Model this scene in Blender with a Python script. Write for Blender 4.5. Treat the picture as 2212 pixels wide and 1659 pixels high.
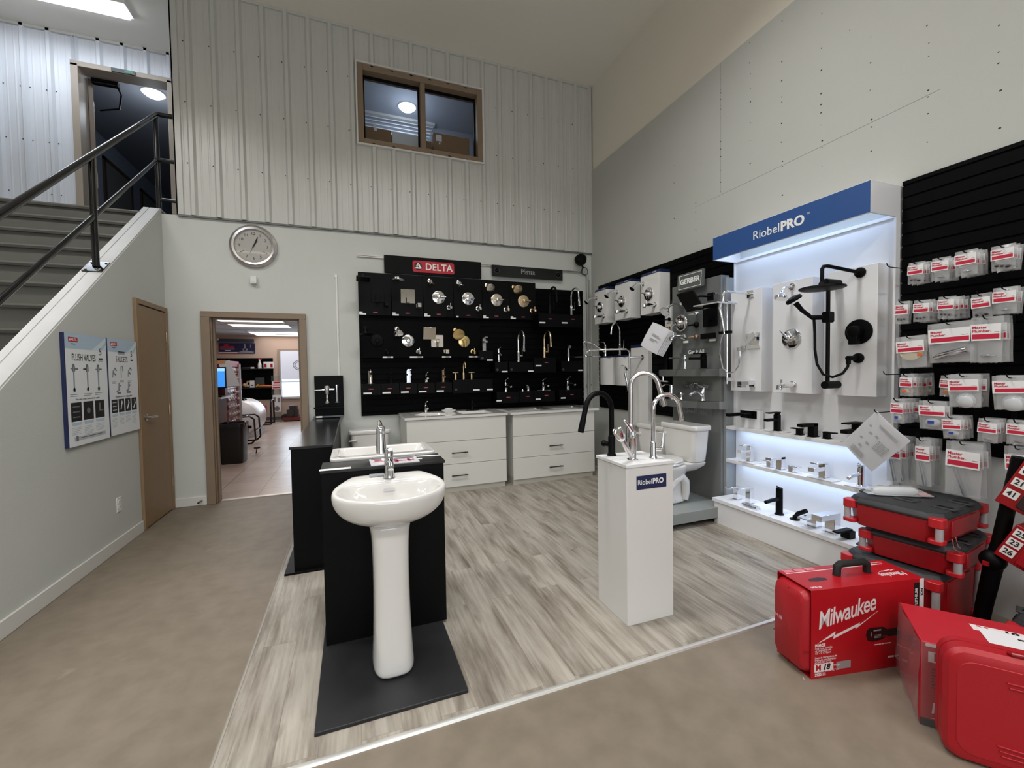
import bpy, bmesh, math, random
from mathutils import Vector, Matrix

for _o in list(bpy.data.objects):
    bpy.data.objects.remove(_o)
random.seed(11)
SC = bpy.context.scene
COL = SC.collection
PI = math.pi

# ------------------------------------------------------------------ camera
# X runs along the back wall, Y towards it, Z up; the camera stands over the origin
_yaw, _pitch, _roll = 0.3609739, -0.03230716, -0.01569661
_f = Vector((math.sin(_yaw)*math.cos(_pitch), math.cos(_yaw)*math.cos(_pitch), math.sin(_pitch)))
_r = Vector((math.cos(_yaw), -math.sin(_yaw), 0))
_u = _r.cross(_f)
_R = math.cos(_roll)*_r + math.sin(_roll)*_u
_U = -math.sin(_roll)*_r + math.cos(_roll)*_u
cam_data = bpy.data.cameras.new('camera')
cam = bpy.data.objects.new('camera', cam_data)
COL.objects.link(cam)
_m = Matrix((_R, _U, -_f)).transposed().to_4x4()
_m.translation = Vector((0, 0, 1.40))
cam.matrix_world = _m
cam_data.sensor_fit = 'HORIZONTAL'
cam_data.sensor_width = 36.0
cam_data.lens = 36.0*916.56/2212
cam_data.clip_start = 0.02
cam_data.clip_end = 200
SC.camera = cam

# ------------------------------------------------------------------ view, world
SC.view_settings.view_transform = 'Standard'
SC.view_settings.look = 'None'
SC.view_settings.gamma = 1.0
SC.view_settings.use_curve_mapping = False
SC.view_settings.exposure = -0.06
w = bpy.data.worlds.new('daylight')
SC.world = w
w.use_nodes = True
w.node_tree.nodes['Background'].inputs[0].default_value = (0.75, 0.86, 1.0, 1)
w.node_tree.nodes['Background'].inputs[1].default_value = 1.6


def area(name, loc, size, power, col=(1, 1, 1), rot=(0, 0, 0), spread=PI):
    l = bpy.data.lights.new(name, 'AREA')
    l.shape = 'RECTANGLE'
    l.size, l.size_y = size
    l.energy = power
    l.color = col
    l.spread = spread
    o = bpy.data.objects.new(name, l)
    o.location = loc
    o.rotation_euler = rot
    COL.objects.link(o)
    return o


def bulb(name, loc, power, col):
    l = bpy.data.lights.new(name, 'POINT')
    l.energy, l.color, l.shadow_soft_size = power, col, 0.09
    o = bpy.data.objects.new(name, l)
    o.location = loc
    COL.objects.link(o)


WARM = (1.0, 0.995, 0.975)
COOL = (0.80, 0.90, 1.0)
# hooded strip lamps of the showroom, hung at 5.05 m above and behind the camera
HALL_LAMPS = [(0.9, 2.2), (-2.6, 3.0), (-2.6, -0.8), (1.2, -1.4), (-2.4, -4.0), (2.2, -4.4)]  # second one added to brighten the right-wall boxes, back wall and door
for hx, hy in HALL_LAMPS:
    area('hall_lamp_light', (hx, hy, 5.045), (2.3, 0.34), 70, WARM, spread=math.radians(144))
# daylight through the big shop windows behind the camera
area('shop_window_light', (-0.5, -6.35, 1.9), (5.0, 2.2), 95, (0.93, 0.97, 1.0), (PI/2, 0, 0))
# landing lamp over the stairs
area('landing_lamp_light', (-3.0, 5.95, 5.36), (1.5, 0.16), 11, COOL)
# office beyond the doorway
for oy in (6.9, 8.7, 10.5, 11.5, 13.6):
    area('office_lamp_light', (-1.5, oy, 2.515), (1.2, 0.5), 7.5, (1.0, 0.95, 0.93))
area('office_window_light', (-1.2, 14.4, 1.4), (1.7, 1.4), 28, (0.72, 0.86, 1.0), (-PI/2, 0, 0))
# upstairs rooms
bulb('upper_office_light', (0.90, 6.55, 5.08), 5, COOL)
bulb('landing_room_light', (-2.55, 7.60, 5.0), 10, COOL)
# light strips of the faucet display
for lx, lz, pw in ((3.225, 0.828, 1.25), (3.225, 0.527, 1.15), (3.14, 2.50, 2.2)):
    area('display_strip_light', (lx, 2.30, lz), (0.03, 1.10), pw, (0.50, 0.69, 1.0))


# ------------------------------------------------------------------ helpers
def lin(h):
    h = h.lstrip('#')
    out = []
    for i in (0, 2, 4):
        c = int(h[i:i+2], 16)/255
        out.append(c/12.92 if c <= 0.04045 else ((c+0.055)/1.055)**2.4)
    return (*out, 1.0)


class G:
    """collects shapes into one mesh"""
    def __init__(s):
        s.bm = bmesh.new()
        s.mi = 0
        s.M = Matrix.Identity(4)

    def _v(s, p):
        return s.bm.verts.new(s.M @ Vector(p))

    def face(s, vs):
        try:
            f = s.bm.faces.new(vs)
            f.material_index = s.mi
            return f
        except ValueError:
            return None

    def poly(s, pts):
        return s.face([s._v(p) for p in pts])

    def box(s, x0, x1, y0, y1, z0, z1):
        v = [s._v((x, y, z)) for z in (z0, z1) for y in (y0, y1) for x in (x0, x1)]
        for q in ((0, 2, 3, 1), (4, 5, 7, 6), (0, 1, 5, 4), (2, 6, 7, 3), (0, 4, 6, 2), (1, 3, 7, 5)):
            s.face([v[i] for i in q])
        return s

    def bx(s, c, d):
        return s.box(c[0]-d[0]/2, c[0]+d[0]/2, c[1]-d[1]/2, c[1]+d[1]/2, c[2]-d[2]/2, c[2]+d[2]/2)

    def loft(s, rings, cap0=True, cap1=True, closed=True):
        R = [[s._v(p) for p in r] for r in rings]
        n = len(R[0])
        for a, b in zip(R, R[1:]):
            for i in range(n if closed else n-1):
                j = (i+1) % n
                s.face([a[i], a[j], b[j], b[i]])
        if cap0:
            s.face(list(reversed(R[0])))
        if cap1:
            s.face(R[-1])
        return s

    def tube(s, pts, r, n=12, cap=True):
        P = [Vector(p) for p in pts]
        rs = r if isinstance(r, (list, tuple)) else [r]*len(P)
        rings = []
        up = None
        for i, p in enumerate(P):
            t = ((P[i+1]-p).normalized() if i+1 < len(P) else Vector((0, 0, 0)))
            if i > 0:
                t = t + (p-P[i-1]).normalized()
            if t.length < 1e-6:
                t = P[min(i+1, len(P)-1)]-P[max(i-1, 0)]
            t.normalize()
            if up is None:
                up = Vector((0, 0, 1)) if abs(t.z) < 0.9 else Vector((1, 0, 0))
            a = (up - t*up.dot(t))
            if a.length < 1e-5:
                a = t.orthogonal()
            a.normalize()
            up = a
            b = t.cross(a)
            rings.append([tuple(p + rs[i]*(math.cos(2*PI*k/n)*a + math.sin(2*PI*k/n)*b)) for k in range(n)])
        return s.loft(rings, cap, cap)

    def cyl(s, a, b, r, r2=None, n=20):
        return s.tube([a, b], [r, r if r2 is None else r2], n)

    def lathe(s, prof, o=(0, 0, 0), axis='z', n=28):
        """prof: (radius, height) pairs along the axis"""
        rings = []
        for r, h in prof:
            ring = []
            for k in range(n):
                c, d = max(r, 1e-4)*math.cos(2*PI*k/n), max(r, 1e-4)*math.sin(2*PI*k/n)
                p = {'z': (c, d, h), 'y': (d, h, c), 'x': (h, c, d)}[axis]
                ring.append((o[0]+p[0], o[1]+p[1], o[2]+p[2]))
            rings.append(ring)
        return s.loft(rings)

    def prism(s, poly, axis, d0, d1):
        """poly in the two axes other than `axis`, pushed from d0 to d1"""
        def q(p, d):
            return {'x': (d, p[0], p[1]), 'y': (p[0], d, p[1]), 'z': (p[0], p[1], d)}[axis]
        return s.loft([[q(p, d0) for p in poly], [q(p, d1) for p in poly]])

    def sph(s, c, r, n=16, m=10):
        r = r if isinstance(r, (tuple, list)) else (r, r, r)
        rings = []
        for i in range(m+1):
            t = -PI/2 + PI*i/m
            cr = max(math.cos(t), 0.01)
            rings.append([(c[0]+r[0]*cr*math.cos(2*PI*k/n), c[1]+r[1]*cr*math.sin(2*PI*k/n), c[2]+r[2]*math.sin(t)) for k in range(n)])
        return s.loft(rings)

    def text(s, body, size, at=(0, 0, 0), rot=(PI/2, 0, 0), ext=0.0008, align='CENTER', bold=0.0, shear=0.0, sx=1.0, spacing=1.0):
        c = bpy.data.curves.new('lettering', 'FONT')
        c.body, c.size, c.extrude, c.offset, c.shear = body, size, ext, bold, shear
        c.align_x, c.align_y, c.space_character = align, 'CENTER', spacing
        c.resolution_u = 3
        o = bpy.data.objects.new('lettering', c)
        COL.objects.link(o)
        me = bpy.data.meshes.new_from_object(o.evaluated_get(bpy.context.evaluated_depsgraph_get()))
        bpy.data.objects.remove(o)
        T = s.M @ Matrix.Translation(at) @ Matrix.Rotation(rot[2], 4, 'Z') @ Matrix.Rotation(rot[1], 4, 'Y') @ Matrix.Rotation(rot[0], 4, 'X') @ Matrix.Diagonal((sx, 1, 1, 1))
        me.transform(T)
        n0 = len(s.bm.faces)
        s.bm.from_mesh(me)
        s.bm.faces.ensure_lookup_table()
        for f in s.bm.faces[n0:]:
            f.material_index = s.mi
        bpy.data.meshes.remove(me)
        return s

    def build(s, name, mats, parent=None, loc=None, rot=None, bev=0, seg=2, angle=0.7, sub=0, kind=None, label=None):
        bmesh.ops.recalc_face_normals(s.bm, faces=s.bm.faces)
        me = bpy.data.meshes.new(name)
        s.bm.to_mesh(me)
        s.bm.free()
        for m in (mats if isinstance(mats, (list, tuple)) else [mats]):
            me.materials.append(m)
        me.shade_smooth()
        me.set_sharp_from_angle(angle=angle)
        o = bpy.data.objects.new(name, me)
        COL.objects.link(o)
        if parent:
            o.parent = parent
        if loc:
            o.location = loc
        if rot:
            o.rotation_euler = rot
        if bev:
            b = o.modifiers.new('bevel', 'BEVEL')
            b.width, b.segments, b.limit_method, b.angle_limit = bev, seg, 'ANGLE', 0.6
            b.harden_normals = False
        if sub:
            b = o.modifiers.new('subdivision', 'SUBSURF')
            b.levels = b.render_levels = sub
        if kind:
            o['kind'] = kind
        if label:
            o['label'] = label
        return o


def thing(name, label, cat, loc=(0, 0, 0), rotz=0.0, group=None):
    o = bpy.data.objects.new(name, None)
    o.empty_display_size = 0.05
    COL.objects.link(o)
    o.location = loc
    o.rotation_euler = (0, 0, rotz)
    o['label'], o['category'] = label, cat
    if group:
        o['group'] = group
    return o


def tag(o, label, cat, group=None, kind=None):
    o['label'], o['category'] = label, cat
    if group:
        o['group'] = group
    if kind:
        o['kind'] = kind
    return o


def dup(root, loc=None, rotz=None, label=None, group=None):
    r = root.copy()
    COL.objects.link(r)
    if loc is not None:
        r.location = loc
    if rotz is not None:
        r.rotation_euler = (0, 0, rotz)
    if label:
        r['label'] = label
    if group:
        r['group'] = group

    def rec(a, b):
        for ch in list(a.children):
            c = ch.copy()
            COL.objects.link(c)
            c.parent = b
            rec(ch, c)
    rec(root, r)
    return r


def arc(c, r, a0, a1, n, u=(1, 0, 0), v=(0, 0, 1)):
    u, v, c = Vector(u), Vector(v), Vector(c)
    return [tuple(c + r*(math.cos(math.radians(a0+(a1-a0)*i/n))*u + math.sin(math.radians(a0+(a1-a0)*i/n))*v)) for i in range(n+1)]


def rrect(w, h, r, n=5, cx=0, cy=0):
    pts = []
    for (sx, sy, a) in ((1, 1, 0), (-1, 1, 90), (-1, -1, 180), (1, -1, 270)):
        for i in range(n+1):
            t = math.radians(a + 90*i/n)
            pts.append((cx + sx*(w/2-r) + r*math.cos(t), cy + sy*(h/2-r) + r*math.sin(t)))
    return pts


# ------------------------------------------------------------------ materials
MATS = {}


def mat(name, col, rough=0.5, metal=0.0, var=0.0, scale=8.0, bump=0.0, bscale=60.0, spec=0.5, emit=None, estr=0.0, coat=0.0, alpha=1.0, col2=None):
    m = bpy.data.materials.new(name)
    m.use_nodes = True
    nt = m.node_tree
    N, L = nt.nodes, nt.links
    p = N['Principled BSDF']
    c = lin(col) if isinstance(col, str) else col
    p.inputs['Base Color'].default_value = c
    p.inputs['Roughness'].default_value = rough
    p.inputs['Metallic'].default_value = metal
    p.inputs['Specular IOR Level'].default_value = spec
    p.inputs['Coat Weight'].default_value = coat
    p.inputs['Alpha'].default_value = alpha
    tc = N.new('ShaderNodeTexCoord')
    if var or col2:
        nz = N.new('ShaderNodeTexNoise')
        nz.inputs['Scale'].default_value = scale
        nz.inputs['Detail'].default_value = 5
        L.new(tc.outputs['Object'], nz.inputs['Vector'])
        mx = N.new('ShaderNodeMix')
        mx.data_type = 'RGBA'
        mp = N.new('ShaderNodeMapRange')
        mp.inputs['From Min'].default_value, mp.inputs['From Max'].default_value = 0.32, 0.68
        L.new(nz.outputs['Fac'], mp.inputs['Value'])
        L.new(mp.outputs['Result'], mx.inputs['Factor'])
        b = lin(col2) if col2 else tuple(min(1, x*(1+var)) for x in c[:3])+(1,)
        a = c if col2 else tuple(x*(1-var) for x in c[:3])+(1,)
        mx.inputs['A'].default_value, mx.inputs['B'].default_value = a, b
        L.new(mx.outputs['Result'], p.inputs['Base Color'])
    nr = N.new('ShaderNodeTexNoise')
    nr.inputs['Scale'].default_value = 14
    L.new(tc.outputs['Object'], nr.inputs['Vector'])
    mr = N.new('ShaderNodeMapRange')
    mr.inputs['To Min'].default_value, mr.inputs['To Max'].default_value = max(0.0, rough*0.9), min(1, rough*1.1)
    L.new(nr.outputs['Fac'], mr.inputs['Value'])
    L.new(mr.outputs['Result'], p.inputs['Roughness'])
    if bump:
        nb = N.new('ShaderNodeTexNoise')
        nb.inputs['Scale'].default_value = bscale
        nb.inputs['Detail'].default_value = 3
        L.new(tc.outputs['Object'], nb.inputs['Vector'])
        bp = N.new('ShaderNodeBump')
        bp.inputs['Strength'].default_value = bump
        bp.inputs['Distance'].default_value = 0.004
        L.new(nb.outputs['Fac'], bp.inputs['Height'])
        L.new(bp.outputs['Normal'], p.inputs['Normal'])
    if emit:
        p.inputs['Emission Color'].default_value = lin(emit)
        p.inputs['Emission Strength'].default_value = estr
    MATS[name] = m
    return m


def glassy(name, tint, reflect=0.12, rough=0.02, haze=0.0):
    """clear sheet: straight-through light plus a fresnel mirror, optional milky share"""
    m = bpy.data.materials.new(name)
    m.use_nodes = True
    N, L = m.node_tree.nodes, m.node_tree.links
    N.remove(N['Principled BSDF'])
    out = N['Material Output']
    tr = N.new('ShaderNodeBsdfTransparent')
    tr.inputs[0].default_value = lin(tint)
    gl = N.new('ShaderNodeBsdfGlossy')
    gl.inputs['Roughness'].default_value = rough
    fw = N.new('ShaderNodeLayerWeight')
    fw.inputs['Blend'].default_value = 0.5
    fr = N.new('ShaderNodeMath')
    fr.operation = 'POWER'
    fr.inputs[1].default_value = 4.5
    L.new(fw.outputs['Facing'], fr.inputs[0])
    ad = N.new('ShaderNodeMath')
    ad.operation = 'ADD'
    ad.inputs[1].default_value = reflect
    ad.use_clamp = True
    L.new(fr.outputs[0], ad.inputs[0])
    mx = N.new('ShaderNodeMixShader')
    L.new(ad.outputs[0], mx.inputs[0])
    L.new(tr.outputs[0], mx.inputs[1])
    L.new(gl.outputs[0], mx.inputs[2])
    last = mx
    if haze:
        di = N.new('ShaderNodeBsdfDiffuse')
        di.inputs[0].default_value = (0.8, 0.8, 0.8, 1)
        m2 = N.new('ShaderNodeMixShader')
        m2.inputs[0].default_value = haze
        L.new(mx.outputs[0], m2.inputs[1])
        L.new(di.outputs[0], m2.inputs[2])
        last = m2
    L.new(last.outputs[0], out.inputs['Surface'])
    MATS[name] = m
    return m


wall_paint = mat('wall_paint', '#c8cac5', 0.75, var=0.02, scale=1.2, bump=0.25, bscale=170)
board_paint = mat('board_paint', '#bfc0bb', 0.8, var=0.025, scale=0.9, bump=0.2, bscale=140)
upper_paint = mat('upper_paint', '#e9e3d6', 0.85, bump=0.15, bscale=120)
ceiling_paint = mat('ceiling_paint', '#ebe7dd', 0.85, var=0.015, scale=0.7)
steel_siding = mat('steel_siding', '#c6c6c1', 0.32, 0.0, var=0.01, spec=0.7)
white_siding = mat('white_siding', '#d9dce2', 0.4, spec=0.55)
tan_paint = mat('tan_paint', '#8f7558', 0.5, var=0.03, scale=6)
taupe_paint = mat('taupe_paint', '#86735f', 0.42, var=0.03, scale=6)
trim_white = mat('trim_white', '#d6d5d0', 0.45)
sill_white = mat('sill_white', '#c6c5c4', 0.5, var=0.03, scale=5)
white_gloss = mat('white_gloss', '#dedddb', 0.22, spec=0.55)
white_matte = mat('white_matte', '#e4e3df', 0.5)
white_board = mat('white_board', '#e9e8e6', 0.35)
cab_white = mat('cabinet_white', '#d9d8d2', 0.42)
porcelain = mat('porcelain', '#dddbd8', 0.07, spec=0.6, coat=0.4)
black_matte = mat('black_matte', '#050506', 0.5, var=0.1, scale=5, spec=0.14)
black_board = mat('black_board', '#060607', 0.45, var=0.2, scale=3, spec=0.12)
black_slat = mat('black_slat', '#040405', 0.5, spec=0.07)
black_gloss = mat('black_gloss', '#08080a', 0.1)
charcoal = mat('charcoal', '#1c1d20', 0.5, var=0.25, scale=4)
rubber = mat('rubber', '#0d0d0d', 0.7)
chrome = mat('chrome', (0.82, 0.82, 0.84, 1), 0.07, 1.0)
brushed = mat('brushed_steel', (0.62, 0.59, 0.58, 1), 0.28, 1.0)
sink_steel = mat('sink_steel', (0.42, 0.41, 0.39, 1), 0.3, 1.0)
nickel = mat('nickel', (0.72, 0.66, 0.58, 1), 0.2, 1.0)
gold = mat('gold', (0.80, 0.60, 0.28, 1), 0.25, 1.0)
champagne = mat('champagne', (0.74, 0.58, 0.38, 1), 0.25, 1.0)
bronze = mat('bronze', (0.50, 0.36, 0.25, 1), 0.3, 1.0)
grey_panel = mat('grey_panel', '#717371', 0.5, var=0.03)
grey_dark = mat('grey_dark', '#5b5d5b', 0.5)
grey_platform = mat('grey_platform', '#8d918e', 0.55, var=0.04)
blue_sign = mat('blue_sign', '#27508f', 0.45)
navy = mat('navy', '#1c2650', 0.4)
letter_white = mat('letter_white', '#f0f0ee', 0.5)
letter_grey = mat('letter_grey', '#9a9a9a', 0.5)
letter_black = mat('letter_black', '#1a1a1c', 0.6)
red_logo = mat('red_logo', '#b5132b', 0.4)
red_case = mat('red_case', '#a50d1b', 0.42, bump=0.12, bscale=300)
red_box = mat('red_box', '#ad0c19', 0.38, var=0.04, scale=5)
red_tool = mat('red_tool', '#980b16', 0.42)
red_band = mat('red_band', '#c31f38', 0.4)
paper = mat('paper', '#dfdee2', 0.6)
tag_white = mat('tag_white', '#eeeeec', 0.5)
tag_red = mat('tag_red', '#8e2a30', 0.5)
cardboard = mat('cardboard', '#8f6a45', 0.8, var=0.06, scale=12)
card_brown = mat('card_brown', '#6d4f3b', 0.6)
plastic_white = mat('plastic_white', '#e2e2e0', 0.4)
glass = glassy('window_glass', '#f4f7fb', 0.03)
acrylic = glassy('clear_acrylic', '#f2f4f4', 0.03, 0.05, 0.03)
poly = glassy('clear_polybag', '#f6f7f8', 0.07, 0.15, 0.24)


# ------------------------------------------------------------------ builders for taps and showers (spouts point to local -y)
def TR(loc=(0, 0, 0), rx=0, ry=0, rz=0):
    return Matrix.Translation(loc) @ Matrix.Rotation(rz, 4, 'Z') @ Matrix.Rotation(ry, 4, 'Y') @ Matrix.Rotation(rx, 4, 'X')


def gooseneck(label, loc, rotz, m, h=0.40, reach=0.22, r=0.014, drop=0.10, head=0.09, head_r=0.017, lever='side', base_r=0.027, splay=0, col_h=0.13, handle_mat=None, group=None, name='kitchen_faucet', col_r=None):
    t = thing(name, label, 'faucet', loc, rotz, group)
    cr = col_r or r*1.45
    G().lathe([(base_r, 0), (base_r, 0.006), (base_r*0.8, 0.012), (cr, 0.016), (cr, col_h), (r*1.15, col_h+0.012), (r, col_h+0.014)]).build('base', m, t)
    R = reach/2
    top = h-R-r
    pts = [(0, 0, col_h), (0, 0, top)] + arc((0, -R, top), R, 0, 180+splay, 16, (0, 1, 0))
    a, b = Vector(pts[-2]), Vector(pts[-1])
    d = (b-a).normalized()
    e = b + d*drop
    G().tube(pts+[tuple(e)], r, 14).build('neck', m, t)
    if head:
        f = e + d*head
        g = G()
        g.tube([tuple(e-d*0.004), tuple(e+d*0.012), tuple(f-d*0.01), tuple(f)], [r*1.02, head_r*0.92, head_r, head_r*0.86], 14)
        g.build('spray_head', m, t)
    hm = handle_mat or m
    if lever == 'side':
        g = G()
        z = col_h*0.62
        g.cyl((0, 0, z), (cr+0.035, 0, z), 0.014)
        g.tube([(cr+0.032, 0, z), (cr+0.036, 0, z+0.02), (cr+0.037, 0.004, z+0.11)], [0.008, 0.006, 0.0045], 8)
        g.build('handle', hm, t)
    elif lever == 'knob':
        g = G()
        g.cyl((0, 0, col_h*0.6), (-0.05, -0.01, col_h*0.6), 0.015)
        g.sph((-0.055, -0.01, col_h*0.6), 0.019, 14, 8)
        g.build('handle', hm, t)
    return t


def lav_round(label, loc, rotz, m, h=0.15, r=0.021, reach=0.10, zs=0.55, group=None, lever=0.09, slope=-0.02):
    t = thing('basin_faucet', label, 'faucet', loc, rotz, group)
    G().lathe([(r*1.35, 0), (r*1.35, 0.005), (r*1.05, 0.010), (r, 0.02), (r*0.97, h*0.86), (r*0.75, h*0.87)]).build('body', m, t)
    G().tube([(0, 0, h*zs), (0, -reach*0.6, h*zs+slope*0.3), (0, -reach, h*zs+slope)], [r*0.62, r*0.58, r*0.55], 12).build('spout', m, t)
    g = G()
    g.lathe([(r*0.75, h*0.87), (r*0.98, h*0.88), (r*0.95, h*0.98), (r*0.5, h)])
    g.tube([(0, 0, h*0.97), (0, -lever*0.5, h*1.03), (0, -lever, h*1.06)], [0.006, 0.005, 0.004], 8)
    g.build('lever', m, t)
    return t


def lav_curve(label, loc, rotz, m, h=0.16, reach=0.12, group=None, lean=0.02, plate=0):
    """soft swept body with an arched spout and a loop of a lever"""
    t = thing('basin_faucet', label, 'faucet', loc, rotz, group)
    G().tube([(0, 0.01, 0), (0, 0.012, 0.012), (0, 0.006, h*0.4), (0, lean, h*0.78), (0, lean+0.006, h*0.84)], [0.03, 0.026, 0.021, 0.017, 0.012], 14).build('body', m, t)
    G().tube([(0, 0, h*0.38), (0, -reach*0.35, h*0.62), (0, -reach*0.7, h*0.62), (0, -reach, h*0.45)], [0.016, 0.0145, 0.0135, 0.0135], 12).build('spout', m, t)
    G().tube([(0, lean+0.006, h*0.80), (0, lean+0.004, h*0.94), (0.004, -0.03, h*1.06), (0.006, -0.06, h*1.10)], [0.014, 0.011, 0.007, 0.006], 10).build('lever', m, t)
    if plate:
        G().prism(rrect(plate, 0.055, 0.026), 'z', 0, 0.008).build('deck_plate', m, t, bev=0.002)
    return t


def lav_square(label, loc, rotz, m, h=0.15, w=0.042, reach=0.12, zs=0.72, group=None, lever=0.11, th=0.022, plate=None):
    t = thing('basin_faucet', label, 'faucet', loc, rotz, group)
    g = G()
    g.box(-w*0.62, w*0.62, -w*0.62, w*0.62, 0, 0.006)
    g.box(-w/2, w/2, -w/2, w/2, 0.006, h*0.86)
    g.build('body', m, t, bev=0.002)
    G().box(-w*0.48, w*0.48, -reach, -w/2, h*zs-th, h*zs).build('spout', m, t, bev=0.002)
    g = G()
    g.box(-w*0.4, w*0.4, -w*0.4, w*0.4, h*0.86, h*0.93)
    g.box(-w/2, w/2, -lever, w/2, h*0.93, h*0.93+0.010)
    g.build('lever', m, t, bev=0.0015)
    if plate:
        G().box(-plate[0]/2, plate[0]/2, -plate[1]/2, plate[1]/2, -0.008, 0).build('stand_plate', white_gloss, t, bev=0.002)
    return t


def widespread(label, loc, rotz, m, h=0.2, reach=0.11, gap=0.10, style='goose', group=None):
    t = thing('widespread_faucet', label, 'faucet', loc, rotz, group)
    if style == 'goose':
        G().lathe([(0.022, 0), (0.022, 0.004), (0.017, 0.008), (0.017, 0.09), (0.009, 0.095)]).build('body', m, t)
        R = reach/2
        G().tube([(0, 0, 0.09), (0, 0, h-R)] + arc((0, -R, h-R), R, 0, 175, 14, (0, 1, 0)) + [(0, -reach, h-R-0.03)], 0.0085, 12).build('spout', m, t)
        for s in (-1, 1):
            g = G()
            g.lathe([(0.021, 0), (0.021, 0.004), (0.015, 0.008), (0.015, 0.07), (0.006, 0.075), (0.006, 0.088)], (s*gap, 0, 0))
            g.cyl((s*gap-0.038, 0, 0.09), (s*gap+0.038, 0, 0.09), 0.0055)
            g.build('handle', m, t)
    else:
        g = G()
        g.box(-0.03, 0.03, -0.03, 0.03, 0, 0.006)
        g.box(-0.024, 0.024, -0.024, 0.024, 0.006, h)
        g.build('body', m, t, bev=0.002)
        G().box(-0.024, 0.024, -reach, 0.024, h-0.02, h+0.002).build('spout', m, t, bev=0.002)
        for s in (-1, 1):
            g = G()
            g.box(s*gap-0.024, s*gap+0.024, -0.024, 0.024, 0, 0.005)
            g.box(s*gap-0.018, s*gap+0.018, -0.018, 0.018, 0.005, h*0.42)
            g.box(s*gap-(0.02 if s > 0 else 0.065), s*gap+(0.065 if s > 0 else 0.02), -0.02, 0.02, h*0.42, h*0.42+0.008)
            g.build('handle', m, t, bev=0.0015)
    return t


def shower_arm(par, m, at, head='round', r=0.05, arm=0.13, square=False, fl=0.03, tilt=0.7, face=None, dropz=0.06, headlen=0.05):
    x, y, z = at
    g = G()
    if square:
        g.box(x-fl, x+fl, y-0.008, y, z-fl, z+fl)
    else:
        g.lathe([(fl, y), (fl*0.9, y-0.008), (0.012, y-0.012)], (x, 0, z), 'y', 22)
    e = (x, y-arm, z-dropz*0.6)
    g.tube([(x, y, z), (x, y-arm*0.55, z), (x, y-arm*0.85, z-dropz*0.25), e], 0.0095, 12)
    g.build('shower_arm', m, par)
    g = G()
    g.M = TR(e, rx=-tilt)
    if head == 'round':
        g.lathe([(0.012, 0.01), (0.016, -0.004), (r*0.6, -0.018), (r, -headlen*0.7), (r, -headlen), (r*0.93, -headlen-0.003)])
    elif head == 'cone':
        g.lathe([(0.012, 0.01), (0.014, -0.004), (0.018, -0.03), (r, -headlen), (r*0.9, -headlen-0.004)])
    elif head == 'rain':
        g.lathe([(0.014, 0.01), (0.02, -0.012), (r*0.3, -0.018), (r, -0.024), (r, -0.030), (r*0.95, -0.033)], n=40)
    else:
        g.lathe([(0.014, 0.01), (0.018, -0.018)])
        g.box(-r, r, -r, r, -0.034, -0.018)
    if face:
        g.mi = 1
        zf = {'round': -headlen-0.0035, 'cone': -headlen-0.0045, 'rain': -0.0335, 'square': -0.0345}[head]
        if head == 'square':
            g.box(-r*0.9, r*0.9, -r*0.9, r*0.9, zf-0.001, zf)
        else:
            g.lathe([(r*0.9, zf), (r*0.88, zf-0.001)], n=40)
    g.build('shower_head', [m, face or m], par, bev=0.0015 if head == 'square' else 0)


def valve_trim(par, m, at, r=0.075, kind='round', lever='bar', ldir=0):
    x, y, z = at
    g = G()
    if kind == 'round':
        g.lathe([(r, y), (r, y-0.005), (r*0.93, y-0.010), (0.03, y-0.014)], (x, 0, z), 'y', 36)
    else:
        g.prism(rrect(2*r, 2*r, 0.012 if kind == 'square' else 0.002, 4, x, z), 'y', y-0.010, y)
    tr = g.build('valve_trim', m, par, bev=0.002)
    g = G()
    g.M = TR((x, y, z), ry=-ldir)
    if lever == 'bar':
        g.lathe([(0.026, -0.010), (0.024, -0.055), (0.018, -0.060)], (0, 0, 0), 'y', 24)
        g.tube([(-0.01, -0.045, 0), (0.05, -0.048, 0), (0.085, -0.050, 0)], [0.010, 0.009, 0.008], 10)
    elif lever == 'square':
        g.box(-0.025, 0.025, -0.055, -0.008, -0.025, 0.025)
        g.box(-0.02, 0.02, -0.066, -0.05, -0.085, 0.02)
    elif lever == 'drop':
        g.lathe([(0.028, -0.010), (0.026, -0.050), (0.02, -0.056)], (0, 0, 0), 'y', 24)
        g.tube([(0, -0.04, 0), (0, -0.05, -0.05), (0, -0.055, -0.08)], [0.013, 0.010, 0.007], 10)
    else:
        g.lathe([(0.04, -0.010), (0.042, -0.03), (0.036, -0.05), (0.02, -0.055)], (0, 0, 0), 'y', 12)
        g.tube([(0.0, -0.04, 0), (0.08, -0.045, 0)], [0.012, 0.009], 10)
    g.build('lever', m, tr)
    return tr


def tub_spout(par, m, at, l=0.12, kind='round', knob=True):
    x, y, z = at
    g = G()
    if kind == 'round':
        g.lathe([(0.032, y), (0.030, y-0.006), (0.022, y-0.010)], (x, 0, z), 'y', 20)
        g.tube([(x, y, z), (x, y-l*0.75, z), (x, y-l, z-0.012), (x, y-l*1.02, z-0.034)], [0.021, 0.022, 0.021, 0.018], 14)
        if knob:
            g.cyl((x, y-l*0.85, z+0.015), (x, y-l*0.85, z+0.042), 0.006, 0.007, 10)
    else:
        g.box(x-0.026, x+0.026, y-0.012, y, z-0.026, z+0.026)
        g.box(x-0.022, x+0.022, y-l, y-0.012, z-0.010, z+0.022)
        g.box(x-0.022, x+0.022, y-l, y-l+0.05, z-0.028, z-0.010)
    g.build('tub_spout', m, par, bev=0.002 if kind != 'round' else 0)


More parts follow.
